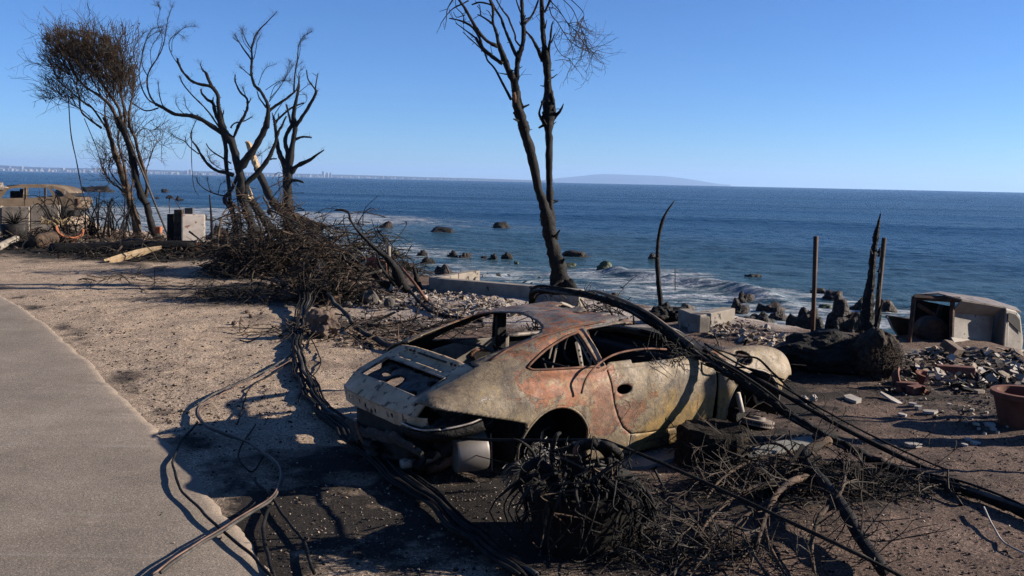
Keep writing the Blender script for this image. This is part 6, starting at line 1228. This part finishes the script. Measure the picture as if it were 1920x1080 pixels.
obj('stump_body', stump_mesh(), simple('charred_fibrous_stump',[(.004,.0035,.003),(.010,.008,.006),(.040,.026,.015)],14,8,.9,1.0,40,.03,spec=.15), st)
mb = MB(); rnd = random.Random(23)
for i in range(500): a = rnd.uniform(0,6.28); z = rnd.uniform(0,.24); c = Vector((b.x+.29*math.cos(a),b.y+.26+.27*math.sin(a),b.z+z)); d = Vector((math.cos(a),math.sin(a),rnd.gauss(.3,.7))).normalized()*rnd.uniform(.01,.035); mb.tube([c-d*.3,c+d],[.003,.0012],3,cap=False)
obj('bark_fibres', mb, M['char_brown'], st, kind='stuff')
bd = thing('brake_disc', W(1421,800), 'vented brake disc lying flat by the front wheel arch', 'brake disc'); b = W(1420,803)+Vector((0,.10,0)); tilt = Matrix.Rotation(math.radians(9),3,'Y')@Matrix.Rotation(math.radians(-6),3,'X')
def ring(prof, n=48):
    mb = MB(); vs = [b+tilt@Vector((r*math.cos(2*math.pi*j/n),r*math.sin(2*math.pi*j/n),z)) for r,z in prof for j in range(n)]; mb.add(vs,[(i*n+j,i*n+(j+1)%n,(i+1)*n+(j+1)%n,(i+1)*n+j) for i in range(len(prof)-1) for j in range(n)]); return mb
dm = simple('bleached_cast_iron',[(.09,.072,.06),(.16,.13,.105),(.21,.178,.15)],14,6,.75,.3,60,.003)
obj('rotor_face', ring([(.085,.045),(.175,.050),(.175,.066),(.085,.066),(.085,.045)]), dm, bd); obj('rotor_face', ring([(.085,.012),(.175,.012),(.175,.026),(.085,.026),(.085,.012)]), dm, bd)
mb = MB()
for j in range(44): a = 2*math.pi*j/44; mb.box(b+tilt@Vector((.135*math.cos(a),.135*math.sin(a),.036)),(.08,.006,.026),tilt@Matrix.Rotation(a,3,'Z'))
obj('cooling_vanes', mb, dm, bd, kind='stuff'); obj('disc_bell', ring([(.094,.052),(.088,.092),(.05,.098),(.045,.08),(.03,.08),(.0,.082)]), M['ashsteel'], bd)
for j in range(5): a = 2*math.pi*j/5+.3; mb = MB(); c = b+tilt@Vector((.066*math.cos(a),.066*math.sin(a),.095)); mb.tube([c,c+tilt@Vector((0,0,.006))],.010,8); obj('bolt_hole', mb, M['char'], bd)
for i,(poly,lb) in enumerate((([(1120,862),(1185,846),(1262,832),(1278,858),(1215,878),(1120,884)],'greenish pale paving slab under the wreck left of the stump'),([(1405,842),(1470,828),(1520,820),(1528,834),(1480,846),(1420,856)],'pale paving slab by the brake disc'),([(1085,880),(1118,872),(1120,892),(1075,900)],'small slab piece behind the burnt pot plant'))):
    P = [W(x,y,None,.02) for x,y in poly]; mb = MB(); n_ = len(P); mb.add(P+[p-Vector((0,0,.06)) for p in P],[tuple(range(n_))[::-1],tuple(n_+k for k in range(n_))]+[(k,(k+1)%n_,n_+(k+1)%n_,n_+k) for k in range(n_)]); 
    o = obj('paving_slab', mb, simple('slate_slab_%d'%i,[(.07,.07,.064),(.12,.12,.11),(.17,.165,.15)],5,7,.85,.3,40,.004), label=lb, cat='slab')
    bm = bmesh.new(); bm.from_mesh(o.data); bmesh.ops.recalc_face_normals(bm,faces=bm.faces); bm.to_mesh(o.data); bm.free()
for i in range(9): x = 1425+i*13; stone(x,826-i*.6,13,8,'stone_grey',60+i,ORD[i]+' grey cobble from the left in the row behind the brake disc',.2,14,2,'cobble')['group'] = 'row of cobbles by the brake disc'
# ---- burnt potted plant in the foreground
PP = thing('burned_pot_plant', W(1090,1052), 'burnt plant in a dark round pot, tangled roots, bottom centre', 'plant'); pb = W(1090,1056)+Vector((0,.30,0))
obj('pot', pot_mb(pb-Vector((0,0,.03)),.27,.345,.42,.03,Vector((.03,0,1)),rim=.012,n=44), simple('sooty_pot',[(.003,.0025,.002),(.006,.005,.004),(.015,.008,.006)],6,7,.85,.4,30,.006,spec=.15), PP)
def pp(px,py,dy=0): return Dp(px,py,pb.y+dy)
def stem(pts, r, mat='char', part='stem', n=10):
    c = crom([tuple(p) for p in pts],4); mb = MB(); mb.tube([Vector(q) for q in c], list(np.interp(np.linspace(0,1,len(c)),np.linspace(0,1,len(r)),r)), n, jit=.12); return obj(part, mb, M[mat], PP, smooth=True)
stem([pp(1088,955),pp(1085,900),pp(1080,860),pp(1082,832)],[.065,.055,.058,.045],part='trunk')
mb = MB(); mb.tube([pp(1076,858,-.055),pp(1080,842,-.058),pp(1084,831,-.05)],[.012,.020,.008],8,flat=.4); obj('bared_wood', mb, M['rust'], PP, smooth=True); 
for q,r in (([(1085,838),(1110,832),(1130,838),(1142,855),(1140,866)],[.035,.035,.032,.022]),([(1100,834),(1140,835),(1162,855),(1155,872),(1140,880),(1162,890)],[.022,.026,.024,.02]),([(1075,930),(1040,905),(1025,882),(1005,868),(985,880),(978,900)],[.04,.04,.036,.03,.02]),([(1000,905),(985,935),(988,965),(972,985)],[.018,.014,.012,.008]),([(1100,925),(1150,890),(1185,905),(1212,945),(1225,975)],[.045,.048,.036,.016]),([(1160,910),(1200,915),(1220,935),(1228,965)],[.02,.018,.012]),([(1195,960),(1185,1000),(1170,1040)],[.02,.016,.010]),([(1215,955),(1200,1000),(1205,1035)],[.016,.014,.009]),([(1050,925),(1035,860),(1042,820),(1050,812)],[.018,.016,.014,.01]),([(1020,900),(1000,850),(980,830),(960,822)],[.014,.012,.009,.006]),([(1060,900),(1055,850),(1070,835)],[.02,.016,.012])): stem([pp(x,y,-.12+.24*random.random()) for x,y in q],r)
mb = MB(); m2 = MB(); rnd = random.Random(5)
for i in range(420):
    x = rnd.gauss(1100,58); y = rnd.gauss(935,42); 
    if not (985 < x < 1232 and 850 < y < 1030): continue
    p = pp(x,y,rnd.uniform(-.32,.22)); d = Vector((rnd.gauss(0,1),rnd.gauss(0,.6),rnd.gauss(-.2,.9))).normalized(); L = rnd.uniform(.05,.22); cv = Vector((rnd.gauss(0,1),rnd.gauss(0,1),rnd.gauss(0,1)))*L*.45
    pts = crom([tuple(p),tuple(p+d*L*.35+cv*.5),tuple(p+d*L*.7+cv),tuple(p+d*L+cv*.4)],3); (mb if rnd.random()<.8 else m2).tube([Vector(q) for q in pts],[rnd.uniform(.004,.010)]*4+[.004]*6 if len(pts) == 10 else .005,4,cap=False)
obj('tangled_roots', mb, M['char'], PP, kind='stuff'); obj('tangled_roots', m2, M['char_brown'], PP, kind='stuff')
for i in range(7): obj('root_clump', rock_mb(pp(rnd.uniform(1030,1190),rnd.uniform(920,985),rnd.uniform(-.1,.2)),(.24,.26,.2),i+90,.6,3), M['char'], PP)
mb = MB()
for i in range(38):
    a = rnd.uniform(-3.0,-.1); p = pb+Vector((.37*math.cos(a),.37*math.sin(a),.42+rnd.uniform(-.02,.03))); L = rnd.uniform(.08,.40); o_ = Vector((math.cos(a),math.sin(a),0))*rnd.uniform(0,.035)
    mb.tube([Vector(q) for q in crom([tuple(p-Vector((math.cos(a),math.sin(a),0))*.1+Vector((0,0,.03))),tuple(p+o_*.6),tuple(p+o_*1.5+Vector((rnd.gauss(0,.07),0,-L*.5))),tuple(p+o_*.8+Vector((rnd.gauss(0,.06),rnd.gauss(0,.02),-L)))],3)],[rnd.uniform(.004,.014)]*5+[.005]*5,5,cap=False)
obj('hanging_roots', mb, M['char'], PP, kind='stuff')
tw = thing('tyre_cord', W(1030,852), 'pale curly wires of a burnt tyre inside the rear wheel arch', 'wire'); mb = MB(); rnd = random.Random(14)
for i in range(90):
    c = car_w(.10+rnd.gauss(0,.10),-.80+rnd.uniform(-.06,.06),.16+abs(rnd.gauss(0,.10))); R_ = rnd.uniform(.02,.10); a0 = rnd.uniform(0,6); ax = Vector((rnd.gauss(0,1),rnd.gauss(0,1),rnd.gauss(0,1))).normalized(); u_ = ax.orthogonal().normalized(); v_ = ax.cross(u_)
    mb.tube([c+u_*R_*math.cos(a0+t)+v_*R_*math.sin(a0+t)*.6+ax*.01*t for t in np.linspace(0,rnd.uniform(1.5,4),9)],.0035,3,cap=False)
obj('wires', mb, simple('ash_white_wire',[(.06,.055,.05),(.15,.14,.13),(.22,.21,.195)],20,3,.8,0), tw, kind='stuff')
tw2 = thing('frayed_wire_tuft', W(965,890), 'frayed tuft of pale wires left of the burnt pot plant', 'wire'); mb = MB()
for i in range(46): a = rnd.uniform(.3,2.6); c = W(982,880,6.3); d = Vector((-math.sin(a)*.16,rnd.uniform(-.06,.06),.11*math.cos(a)-.03)); mb.tube([c,c+d*.55+Vector((0,0,.025)),c+d-Vector((0,0,.03))],.0022,3,cap=False)
obj('wires', mb, M['cable_grey'], tw2, kind='stuff')
# ---- fallen branch and twig brush, bottom right
FBr = Tree('fallen_branch', W(1545,980), 'grey fallen branch with a sawn stub, bottom right foreground', 'branch', mat='twig_grey'); FBr.Y = 6.2
def fl(q,w0,w1,dzs,part='branch',n=8,mat=None):
    P = [W(x,y,None,d) for (x,y),d in zip(q,dzs)]; P = [Vector(v) for v in crom([tuple(p) for p in P],5)]; k = 6.2/F/2; R_ = [ (w0+(w1-w0)*i/(len(P)-1))*k for i in range(len(P))]; mb = MB(); mb.tube(P,R_,n,jit=.08,seed=int(q[0][0])); obj(part,mb,M[mat or 'char_brown'],FBr.t,smooth=True); FBr.tips.append((P,R_))
fl([(1505,885),(1520,920),(1548,960),(1580,1000),(1612,1045),(1655,1095)],26,20,[.16,.16,.18,.16,.12,.08],'main_limb',12,'char'); fl([(1508,888),(1530,878),(1552,872)],26,22,[.16,.19,.2],'sawn_stub',12); 
fl([(1510,935),(1480,955),(1450,985),(1430,1020),(1415,1060)],15,7,[.16,.2,.2,.15,.1]); fl([(1545,990),(1570,985),(1580,968)],11,5,[.16,.22,.28]); fl([(1560,990),(1535,1010),(1520,1050),(1525,1090)],12,6,[.16,.15,.1,.06]); fl([(1500,910),(1450,905),(1400,915),(1350,935),(1320,960)],10,4,[.15,.2,.2,.14,.08]); fl([(1480,955),(1430,950),(1380,965),(1330,1000),(1300,1040)],12,4,[.18,.16,.14,.1,.06]); fl([(1450,985),(1390,1010),(1340,1050),(1300,1085)],11,4,[.18,.14,.1,.05]); fl([(1430,1020),(1440,1050),(1470,1090)],8,4,[.14,.1,.05]); fl([(1545,910),(1600,905),(1660,915),(1730,918)],9,3,[.1,.08,.06,.04]); fl([(1490,900),(1460,880),(1420,870),(1380,880)],8,3,[.16,.2,.16,.1])
FBr.twigs(13,.36,.0045,2,61,'twig',.1,.05,curl=.9); FBr.twigs(7,.3,.0045,1,62,'twig_grey',.1,.1,curl=.9)
heap('twig_litter','dark twig litter between the stump and the fallen branch',W(1490,915),(.75,.36,.14),330,.0045,['char','twig','twig'],31,(.12,.5),.35,'twigs')
heap('twig_litter','thin dark twigs on the gravel right of the fallen branch',W(1640,918),(.9,.22,.07),110,.004,['char','twig'],32,(.12,.5),.2,'twigs')
heap('twig_litter','twigs scattered at the bottom between pot plant and fallen branch',W(1270,1040),(.6,.28,.10),160,.0045,['twig','twig_grey','char'],33,(.1,.4),.3,'twigs')
heap('twig_litter','fine twigs against the sill below the car door',W(1190,842),(.55,.18,.10),130,.003,['char','twig'],34,(.1,.4),.4,'twigs')
tg = thing('twig_tangle', car_w(1.55,-.74,.93), 'black twig tangle lying on the top edge of the car door', 'twigs'); mb = MB(); rnd = random.Random(19)
for i in range(130):
    p = car_w(rnd.gauss(1.55,.22),rnd.gauss(-.76,.06),rnd.gauss(.93,.05)); d = Vector((rnd.gauss(.5,1),rnd.gauss(0,.5),rnd.gauss(-.2,.5))).normalized()*rnd.uniform(.05,.22); mb.tube([p,p+d*.5+Vector((0,0,rnd.gauss(0,.03))),p+d],[.004,.003,.002],3,cap=False)
obj('twigs', mb, M['char'], tg, kind='stuff')
heap('brush_heap','black burnt brush behind the car between roof and tall tree',W(1110,585,11.5),(1.0,.7,.75),420,.008,['char','char','twig'],35,(.2,.8),.4)
cable('charred_spike',[W(1150,575,13.0),W(1152,558,13),W(1150,549,13)],[.06,.05,.03],'char','small black spike poking up behind the car roof','stub'); sb_ = Tree('dead_sprig', W(1098,552), 'thin dead sprig beside the tall forked trunk', 'sprig', mat='twig')
for q in ([(1096,552),(1100,540),(1110,528)],[(1095,552),(1096,540),(1100,530)],[(1098,550),(1106,542),(1108,534)]): sb_.limb('p',q,1.6,.8,dz1=0)
heap('brush_heap','charred wood pieces on the far side behind the car nose',W(1330,640,10.5),(.9,.5,.3),110,.014,['char','char_brown'],36,(.2,.7),.2)
# off to the right, just out of the frame: the burnt trunks whose long shadows lie over gravel and door
for i,(x,y,h,r,lb) in enumerate(((6.15,8.10,2.35,.15,'burnt trunk out of frame on the right casting the long shadow'),(6.6,8.95,1.6,.07,'second burnt trunk out of frame right, slimmer'),(5.6,7.25,1.2,.05,'burnt stake out of frame right, nearest'))):
    t = Tree('burnt_tree', Vector((x,y,gz(x,y)-.05)), lb, 'tree'); P = [Vector((x+.05*math.sin(k),y+.04*math.cos(k*1.3),gz(x,y)-.05+h*k/6)) for k in range(7)]; mb = MB(); mb.tube(P,[r*(1-.5*k/6) for k in range(7)],10,jit=.1); obj('trunk',mb,M['char'],t.t,smooth=True)
    mb = MB(); mb.tube([P[4],P[4]+Vector((.05,-.15,.2)),P[4]+Vector((.08,-.25,.42))],[r*.5,r*.35,r*.15],7,jit=.1); obj('branch',mb,M['char'],t.t,smooth=True)
# ================================================================ OVERTURNED CABINET, RUBBLE, LITTER
YC = 12.2
CB = thing('overturned_cabinet', Dp(1800,664,YC), 'burnt grey steel cabinet lying on its side at the right edge', 'cabinet')
greym = simple('scorched_grey_panel',[(.10,.085,.07),(.185,.163,.138),(.235,.21,.18)],3,8,.7,.3,40,.004,metal=.1,speck=(.03,.026,.022),speck_scale=14,speck_t=.68,spec=.4)
def pl(name, pts, mat, thick=.02, parent=CB, both=None):
    P = [Dp(x,y,YC+d) for x,y,d in pts]; mb = MB(); mb.add(P,[tuple(range(len(P)))]); o = obj(name, mb, mat, parent); m = o.modifiers.new('t','SOLIDIFY'); m.thickness = thick; m.offset = 0; return o
pl('centre_panel',[(1784,586,.10),(1862,594,.48),(1857,641,.44),(1782,631,.06)],greym)
pl('upper_fold',[(1784,585,.10),(1862,593,.48),(1880,577,.30),(1803,563,-.06)],greym); pl('lower_fold',[(1782,632,.06),(1857,642,.44),(1872,659,.30),(1795,654,-.08)],greym); pl('bottom_flange',[(1795,655,-.08),(1878,661,.30),(1878,666,.32),(1798,661,-.06)],simple('mustard_flange',[(.09,.075,.05),(.17,.14,.09)],6,5,.8,0))
pl('top_skin',[(1715,553,.0),(1760,551,.0),(1803,562,-.07),(1880,576,.28),(1915,586,.42),(1905,577,.9),(1850,560,.75),(1760,547,.7)],M['ashsteel'])
mb = MB(); O2 = [(1886,577,.25),(1906,583,.36),(1914,592,.42),(1920,640,.45),(1917,660,.44),(1905,668,.36),(1880,663,.25)]; a_ = [Dp(x,y,YC+d) for x,y,d in O2]; b_ = [p+Vector((.03,.75,0)) for p in a_]; n_ = len(a_)
mb.add(a_+b_,[tuple(range(n_))]+[(i,n_+i,n_+(i+1)%n_,(i+1)%n_) for i in range(n_)]+[tuple(n_+k for k in range(n_))[::-1]]); o = obj('end_box',mb,greym,CB); bm = bmesh.new(); bm.from_mesh(o.data); bmesh.ops.recalc_face_normals(bm,faces=bm.faces); bm.to_mesh(o.data); bm.free(); m = o.modifiers.new('b','BEVEL'); m.width = .03; m.segments = 3
pl('soot_patch',[(1891,586,.262),(1904,590,.335),(1912,600,.385),(1914,625,.395),(1890,601,.258)],M['soot'],.004); pl('seam_strip',[(1889,604,.25),(1891,604,.262),(1890,648,.258),(1888,648,.248)],M['tile'],.006)
pl('inner_wall',[(1856,590,.62),(1888,578,.62),(1884,664,.62),(1856,662,.62)],M['char'],.02); pl('back_wall',[(1712,560,.72),(1862,590,.72),(1862,664,.72),(1706,668,.72)],M['soot'],.02)
for nm,q,r in (('frame_post',[(1714,556,0),(1704,662,0)],.035),('frame_post',[(1786,562,.0),(1783,655,.1)],.035),('frame_beam',[(1713,557,0),(1800,562,0)],.04),('frame_brace',[(1722,572,.05),(1752,590,.2)],.03),('frame_beam',[(1704,664,0),(1785,656,.05)],.03),('frame_post',[(1764,575,.6),(1755,600,.4)],.05)):
    P = [Dp(x,y,YC+d) for x,y,d in q]; mb = MB(); mb.tube(P,r,4,flat=.7); obj(nm,mb,M['rust_dark'],CB)
mb = MB(); c = Dp(1748,620,YC+.35); mb.tube([c+Vector((0,-.12,0)),c,c+Vector((.02,.2,0))],[.17,.2,.19],20); obj('drum',mb,M['rust_dark'],CB,smooth=False)
# bathtub left of it
BT = thing('burnt_tub', Dp(1695,640,YC+.5), 'dark scorched metal tub half hidden left of the overturned cabinet', 'tub'); mb = MB(); prof = [(1662,594),(1670,612),(1684,632),(1710,645),(1735,640)]
rim = [Dp(x,y,YC+.9) for x,y in prof]; rim2 = [Dp(x+3,y+4,YC+.35) for x,y in prof]; n_ = len(rim); mb.add(rim+rim2,[(i,i+1,n_+i+1,n_+i) for i in range(n_-1)]); o = obj('shell',mb,M['ashsteel'],BT,smooth=True); o.modifiers.new('t','SOLIDIFY').thickness = .02
pl('back_side',[(1662,594,.92),(1735,601,.92),(1735,640,.92),(1710,645,.92),(1684,632,.92),(1670,612,.92)],M['soot'],.02,BT); 
mb = MB(); mb.tube([Dp(1661,593,YC+.93),Dp(1700,598,YC+.93),Dp(1736,601,YC+.93)],.018,6); obj('rolled_rim',mb,M['rust_dark'],BT,smooth=True)
# ---- pots and bricks on the right
pw = W(1930,806)+Vector((.04,.2,0)); obj('terracotta_pot', pot_mb(pw-Vector((0,0,.02)),.20,.265,.34,.03,Vector((0,0,1)),rim=.025,n=44), M['terracotta'], smooth=False, label='large brown terracotta pot cut by the right edge of the picture', cat='pot')
def shard(name, px, py, wpx, hpx, th, mat, label, cat, seed, tilt=(0,0,0), dz=.0, group=None, n=6):
    "flat irregular piece lying on the ground"
    b = W(px,py); k = b.y/F; rnd = random.Random(seed); R_ = Matrix.Rotation(tilt[2],3,'Z')@Matrix.Rotation(tilt[0],3,'X')@Matrix.Rotation(tilt[1],3,'Y'); P = []
    for i in range(n): a = 6.283*i/n+rnd.uniform(-.3,.3); P.append(Vector((math.cos(a)*wpx*k/2*rnd.uniform(.75,1.1),math.sin(a)*hpx*k/2*rnd.uniform(.75,1.1),0)))
    mb = MB(); up = Vector((0,0,th)); c = b+Vector((0,0,dz)); vs = [c+R_@p for p in P]+[c+R_@(p+up) for p in P]; mb.add(vs,[tuple(range(n))[::-1],tuple(n+i for i in range(n))]+[(i,(i+1)%n,n+(i+1)%n,n+i) for i in range(n)]); return obj(name, mb, M[mat] if isinstance(mat,str) else mat, label=label, cat=cat, group=group)
def brick(px, py, L, Wd, H, mat, label, cat, rz=0, tilt=(0,0), dz=0, name='brick', bev=.006):
    b = W(px,py)+Vector((0,0,dz)); R_ = Matrix.Rotation(rz,3,'Z')@Matrix.Rotation(tilt[0],3,'X')@Matrix.Rotation(tilt[1],3,'Y'); mb = MB(); mb.box(b+Vector((0,0,H/2)),(L,Wd,H),R_); o = obj(name, mb, M[mat] if isinstance(mat,str) else mat, label=label, cat=cat); m = o.modifiers.new('b','BEVEL'); m.width = bev; m.segments = 1; return o
brick(1716,737,.20,.10,.085,'brick','red brick end standing by the broken pot pieces','brick',.5); brick(1700,728,.24,.11,.07,'brick','red brick lying left behind the upright brick end','brick',-.3); brick(1790,700,.42,.12,.09,'brick','long red brick pointing right amid the white shards','brick',-.25); brick(1784,668,.30,.20,.10,'stone','square brick lump leaning against the cabinet','brick',.7,(.5,.2),.06)
obj('pot_fragment', pot_mb(W(1732,722)+Vector((0,0,.0)),.085,.10,.14,.014,Vector((.1,-.2,1)),.3,3.4,n=16), M['terracotta'], label='upright broken terracotta wall piece behind the brick end', cat='pot shard'); obj('pot_fragment', pot_mb(W(1676,722)+Vector((0,0,.06)),.09,.11,.09,.014,Vector((.7,-.5,.3)),.6,3.3,n=14), M['terracotta'], label='curved terracotta rim piece left of the bricks', cat='pot shard'); obj('pot_fragment', pot_mb(W(1738,742)+Vector((0,0,.01)),.05,.06,.07,.012,Vector((.4,.3,.8)),0,2.4,n=10), M['terracotta'], label='small terracotta piece right of the brick end', cat='pot shard'); obj('pot_fragment', pot_mb(W(1690,738)+Vector((0,0,.01)),.05,.06,.07,.012,Vector((-.4,.3,.6)),0,2.4,n=10), M['terracotta'], label='small dark terracotta piece under the curved rim piece', cat='pot shard')
for i,a in enumerate([(1598,752,36,26,.03,'tile','flat white tile alone on the gravel right of the white lump',(.12,0,.2)),(1672,752,26,34,.02,'tile','pointed white shard below the curved terracotta rim',(.3,.1,.6)),(1710,762,16,10,.03,'tile','small white block below the bricks',(0,0,.4)),(1722,768,18,10,.03,'tile','small white block touching the other below the bricks',(0,0,.2)),(1742,776,32,12,.025,'tile','long thin white tile below the brick end',(.05,0,-.3)),(1691,781,22,10,.02,'tile','lone white tile sliver on the gravel',(0,.1,-.2)),(1710,839,34,14,.03,'tile','grey-white tile in the long trunk shadow',(0,0,-.3)),(1738,703,44,34,.015,'tile','big curved white sheet in the rubble left of the long brick',(.35,.2,.3)),(1764,706,24,26,.02,'tile','white pointed sheet left of the long brick',(.7,0,.4)),(1836,738,24,10,.03,'debris','rounded beige fragment left of the terracotta pot',(0,0,.2)),(1860,708,40,20,.02,'debris','bent beige strip in the rubble under the cabinet',(.5,.3,-.5)),(1895,712,46,14,.02,'debris','long beige strip at the right edge of the rubble',(.2,.1,-.2)),(1830,668,60,30,.03,'stone_grey','grey board lying before the cabinet gap',(.2,0,-.5)),(1905,695,40,16,.03,'tile','pale curved sheet at the far right rubble edge',(.7,.2,.3)),(1780,712,22,18,.02,'tile','white chip right of the pointed sheet',(.3,.3,.9))]):
    shard('tile_shard' if a[5] == 'tile' else 'debris_piece',a[0],a[1],a[2],a[3]*1.8,a[4],a[5],a[6],'shard',100+i,a[7],.01)
for i,(x,y,w) in enumerate(sorted(((1830,797,15),(1856,798,24),(1862,806,14),(1897,801,24),(1815,826,14),(1828,832,22),(1808,836,14),(1870,812,8),(1846,815,7),(1835,806,6),(1780,760,10),(1822,770,9),(1850,775,8)))): shard('plaster_crumb',x,y,w,w,.02,'tile',ORD[i]+' white plaster crumb from the left on the gravel by the terracotta pot','crumb',140+i,(random.uniform(-.1,.1),0,i),.0,'plaster crumbs by the pot')
cable('steel_pipe',[W(1805,700,None,.02),W(1850,683,11.2),W(1918,657,11.6)],.014,'concrete','long thin bent pipe leaning over the rubble before the cabinet','pipe'); cable('stick',[W(1752,668,None,.02),W(1742,652,11.9)],.012,'concrete','thin pale stick poking from the rubble left','stick'); cable('stick',[W(1770,684,None,.02),W(1758,655,11.8)],.014,'char_brown','dark stick leaning beside the pale stick','stick'); cable('stick',[W(1838,722,None,.02),W(1836,700,10.6)],.014,'debris','short stub upright under the cabinet gap','stick')
# ---- uncountable rubble, gravel and ash
def litter(name, label, region, n, size, mats, seed, dens=None, cat=None, up=0.0, flat=.35, shape='chip'):
    rnd = random.Random(seed); mbs = [MB() for _ in mats]; cnt = 0; xs,ys = [p[0] for p in region],[p[1] for p in region]
    def ins(x,y):
        c = False
        for i in range(len(region)):
            x1,y1 = region[i]; x2,y2 = region[i-1]
            if (y1>y) != (y2>y) and x < (x2-x1)*(y-y1)/(y2-y1)+x1: c = not c
        return c
    while cnt < n:
        x,y = rnd.uniform(min(xs),max(xs)),rnd.uniform(min(ys),max(ys))
        cnt += 1
        if not ins(x,y) or (dens and rnd.random() > dens(x,y)): continue
        p = W(x,y); s = size*min(1.7,math.exp(rnd.gauss(-.15,.55))); R_ = Matrix.Rotation(rnd.uniform(0,6.28),3,'Z')@Matrix.Rotation(rnd.gauss(0,.45),3,'X')@Matrix.Rotation(rnd.gauss(0,.45),3,'Y'); c = p+Vector((0,0,s*flat*.4+up*rnd.random()))
        k = rnd.randrange(len(mats)); m = 5; a0 = rnd.random()*6; top = [Vector((math.cos(a0+6.283*i/m)*s*rnd.uniform(.6,1.1),math.sin(a0+6.283*i/m)*s*rnd.uniform(.4,.9),s*flat*.5)) for i in range(m)]
        vs = [c+R_@v for v in top]+[c+R_@(Vector((v.x*.9,v.y*.9,-v.z))) for v in top]; mbs[k].add(vs,[tuple(range(m)),tuple(m+i for i in range(m))[::-1]]+[(m+i,m+(i+1)%m,(i+1)%m,i) for i in range(m)])
    for k,mb in enumerate(mbs):
        if mb.v: tag(obj(name, mb, M[mats[k]] if isinstance(mats[k],str) else mats[k], origin=Vector((0,0,0))), label, cat, kind='stuff')
R1 = [(1690,668),(1760,655),(1925,662),(1925,735),(1860,728),(1800,735),(1740,722),(1700,705)]
litter('rubble','pale tile and plaster rubble piled before the overturned cabinet',R1,520,.055,['debris','debris','tile','char','stone'],201,cat='rubble',up=.06,flat=.16)
litter('rubble','fine ash and chips spread below the cabinet rubble',[(1640,700),(1925,690),(1925,800),(1780,800),(1650,740)],900,.016,['debris','char','stone_grey'],202,cat='rubble',up=.01)
litter('rubble','pale rubble spilled around the broken foundation corner',[(1330,606),(1385,598),(1470,628),(1500,640),(1440,648),(1380,640),(1330,632)],520,.045,['debris','debris','tile'],203,cat='rubble',up=.05,flat=.16)
litter('rubble','pale ash and plaster rubble inside the foundation wall',[(790,545),(830,548),(1000,572),(1000,590),(940,600),(880,595),(820,585),(780,570)],900,.05,['debris','debris','tile','stone'],204,cat='rubble',up=.06,flat=.16)
litter('rubble','crumbled masonry on top of the foundation wall',[(850,520),(960,530),(1080,548),(1085,556),(960,540),(850,528)],220,.05,['debris','char','stone_grey'],205,cat='rubble',up=.25,flat=.16)
litter('rubble','brown and black chunks in the rubble under the leaning trunk',[(640,515),(700,520),(800,548),(800,580),(700,585),(630,560)],700,.05,['char','stone','debris','stone_grey'],206,cat='rubble',up=.06,flat=.16)
NEAR = [(250,690),(620,600),(940,560),(1300,630),(1925,690),(1925,1095),(300,1095)]
def roadless(x,y):
    p = W(x,y); return 1.0 if float(road_side(np.array([p.x]),np.array([p.y]))[0]) > .03 else .06
litter('gravel','loose pale grit on the dark gravel',NEAR,5000,.0062,['debris','stone','debris'],210,roadless,'grit',0,.6)
litter('gravel','charcoal crumbs strewn over the gravel',NEAR,6000,.0085,['char','char','stone'],211,roadless,'grit',0,.6)
litter('gravel','grit on the sandy shoulder by the road',[(20,560),(400,540),(560,640),(560,780),(300,800),(120,650)],3200,.0065,['debris','stone','stone','debris','char'],212,roadless,'grit',0,.6)
litter('gravel','burnt leaf grit along the road edge',[(10,545),(40,550),(180,660),(310,790),(360,830),(330,690),(200,600),(60,545)],1700,.010,['char','char_brown','char'],213,roadless,'grit',0,.4)
litter('ash_flakes','white ash flakes on the burnt ground left of the wreck',[(560,900),(860,900),(900,1060),(560,1060)],140,.007,['debris','debris','tile'],214,roadless,'ash',0,.2)
litter('ash_flakes','white ash flakes under the muffler and tail',[(800,880),(1000,880),(1000,960),(800,930)],260,.007,['tile','debris'],215,None,'ash',0,.2)
litter('ash_flakes','pale flakes about the brake disc and slabs',[(1100,840),(1540,815),(1540,870),(1100,900)],420,.008,['tile','debris','char'],216,None,'ash',0,.2)
litter('ash_flakes','ash flakes in the burnt yard behind the car',[(620,600),(900,600),(780,650),(640,660)],600,.012,['tile','debris','char','char'],217,None,'ash',0,.25)

for ch,pa in (('soot_patch','end_box'),('seam_strip','end_box'),('upper_fold','centre_panel'),('lower_fold','centre_panel'),('bottom_flange','centre_panel')):
    po = [c for c in CB.children if c.name.split('.')[0] == pa][0]
    for o in [c for c in CB.children if c.name.split('.')[0] == ch]: o.parent = po

litter('rubble','dark rubble and ash along the lot edge left of the foundation wall',[(20,452),(200,458),(400,470),(520,500),(640,560),(560,560),(380,500),(180,480),(20,475)],900,.05,['char','stone','char','debris'],220,cat='rubble',up=.05,flat=.3)
litter('rubble','dark clods and charcoal in the yard behind the car',[(620,590),(780,580),(960,600),(820,640),(700,665),(600,640)],700,.028,['char','stone','char','debris'],221,cat='rubble',up=.01,flat=.4)

litter('gravel','burnt leaf crumbs and bark bits on the sandy shoulder',[(30,500),(420,500),(590,620),(560,800),(330,800),(150,640)],1500,.016,['char','char_brown','char','stone'],230,roadless,'grit',0,.3)
# ================================================================ HAZE
hz = MB(); hz.box((0,14000,120), (64000,34000,420))
hm = bpy.data.materials.new('haze'); hm.use_nodes = True; hm.node_tree.nodes.clear()
ho = hm.node_tree.nodes.new('ShaderNodeOutputMaterial'); hv = hm.node_tree.nodes.new('ShaderNodeVolumePrincipled')
hv.inputs['Density'].default_value = 5.0e-5; hv.inputs['Color'].default_value = (.40,.62,1,1); hv.inputs['Anisotropy'].default_value = .2
hm.node_tree.links.new(hv.outputs[0], ho.inputs['Volume'])
obj('haze', hz, hm, kind='stuff')
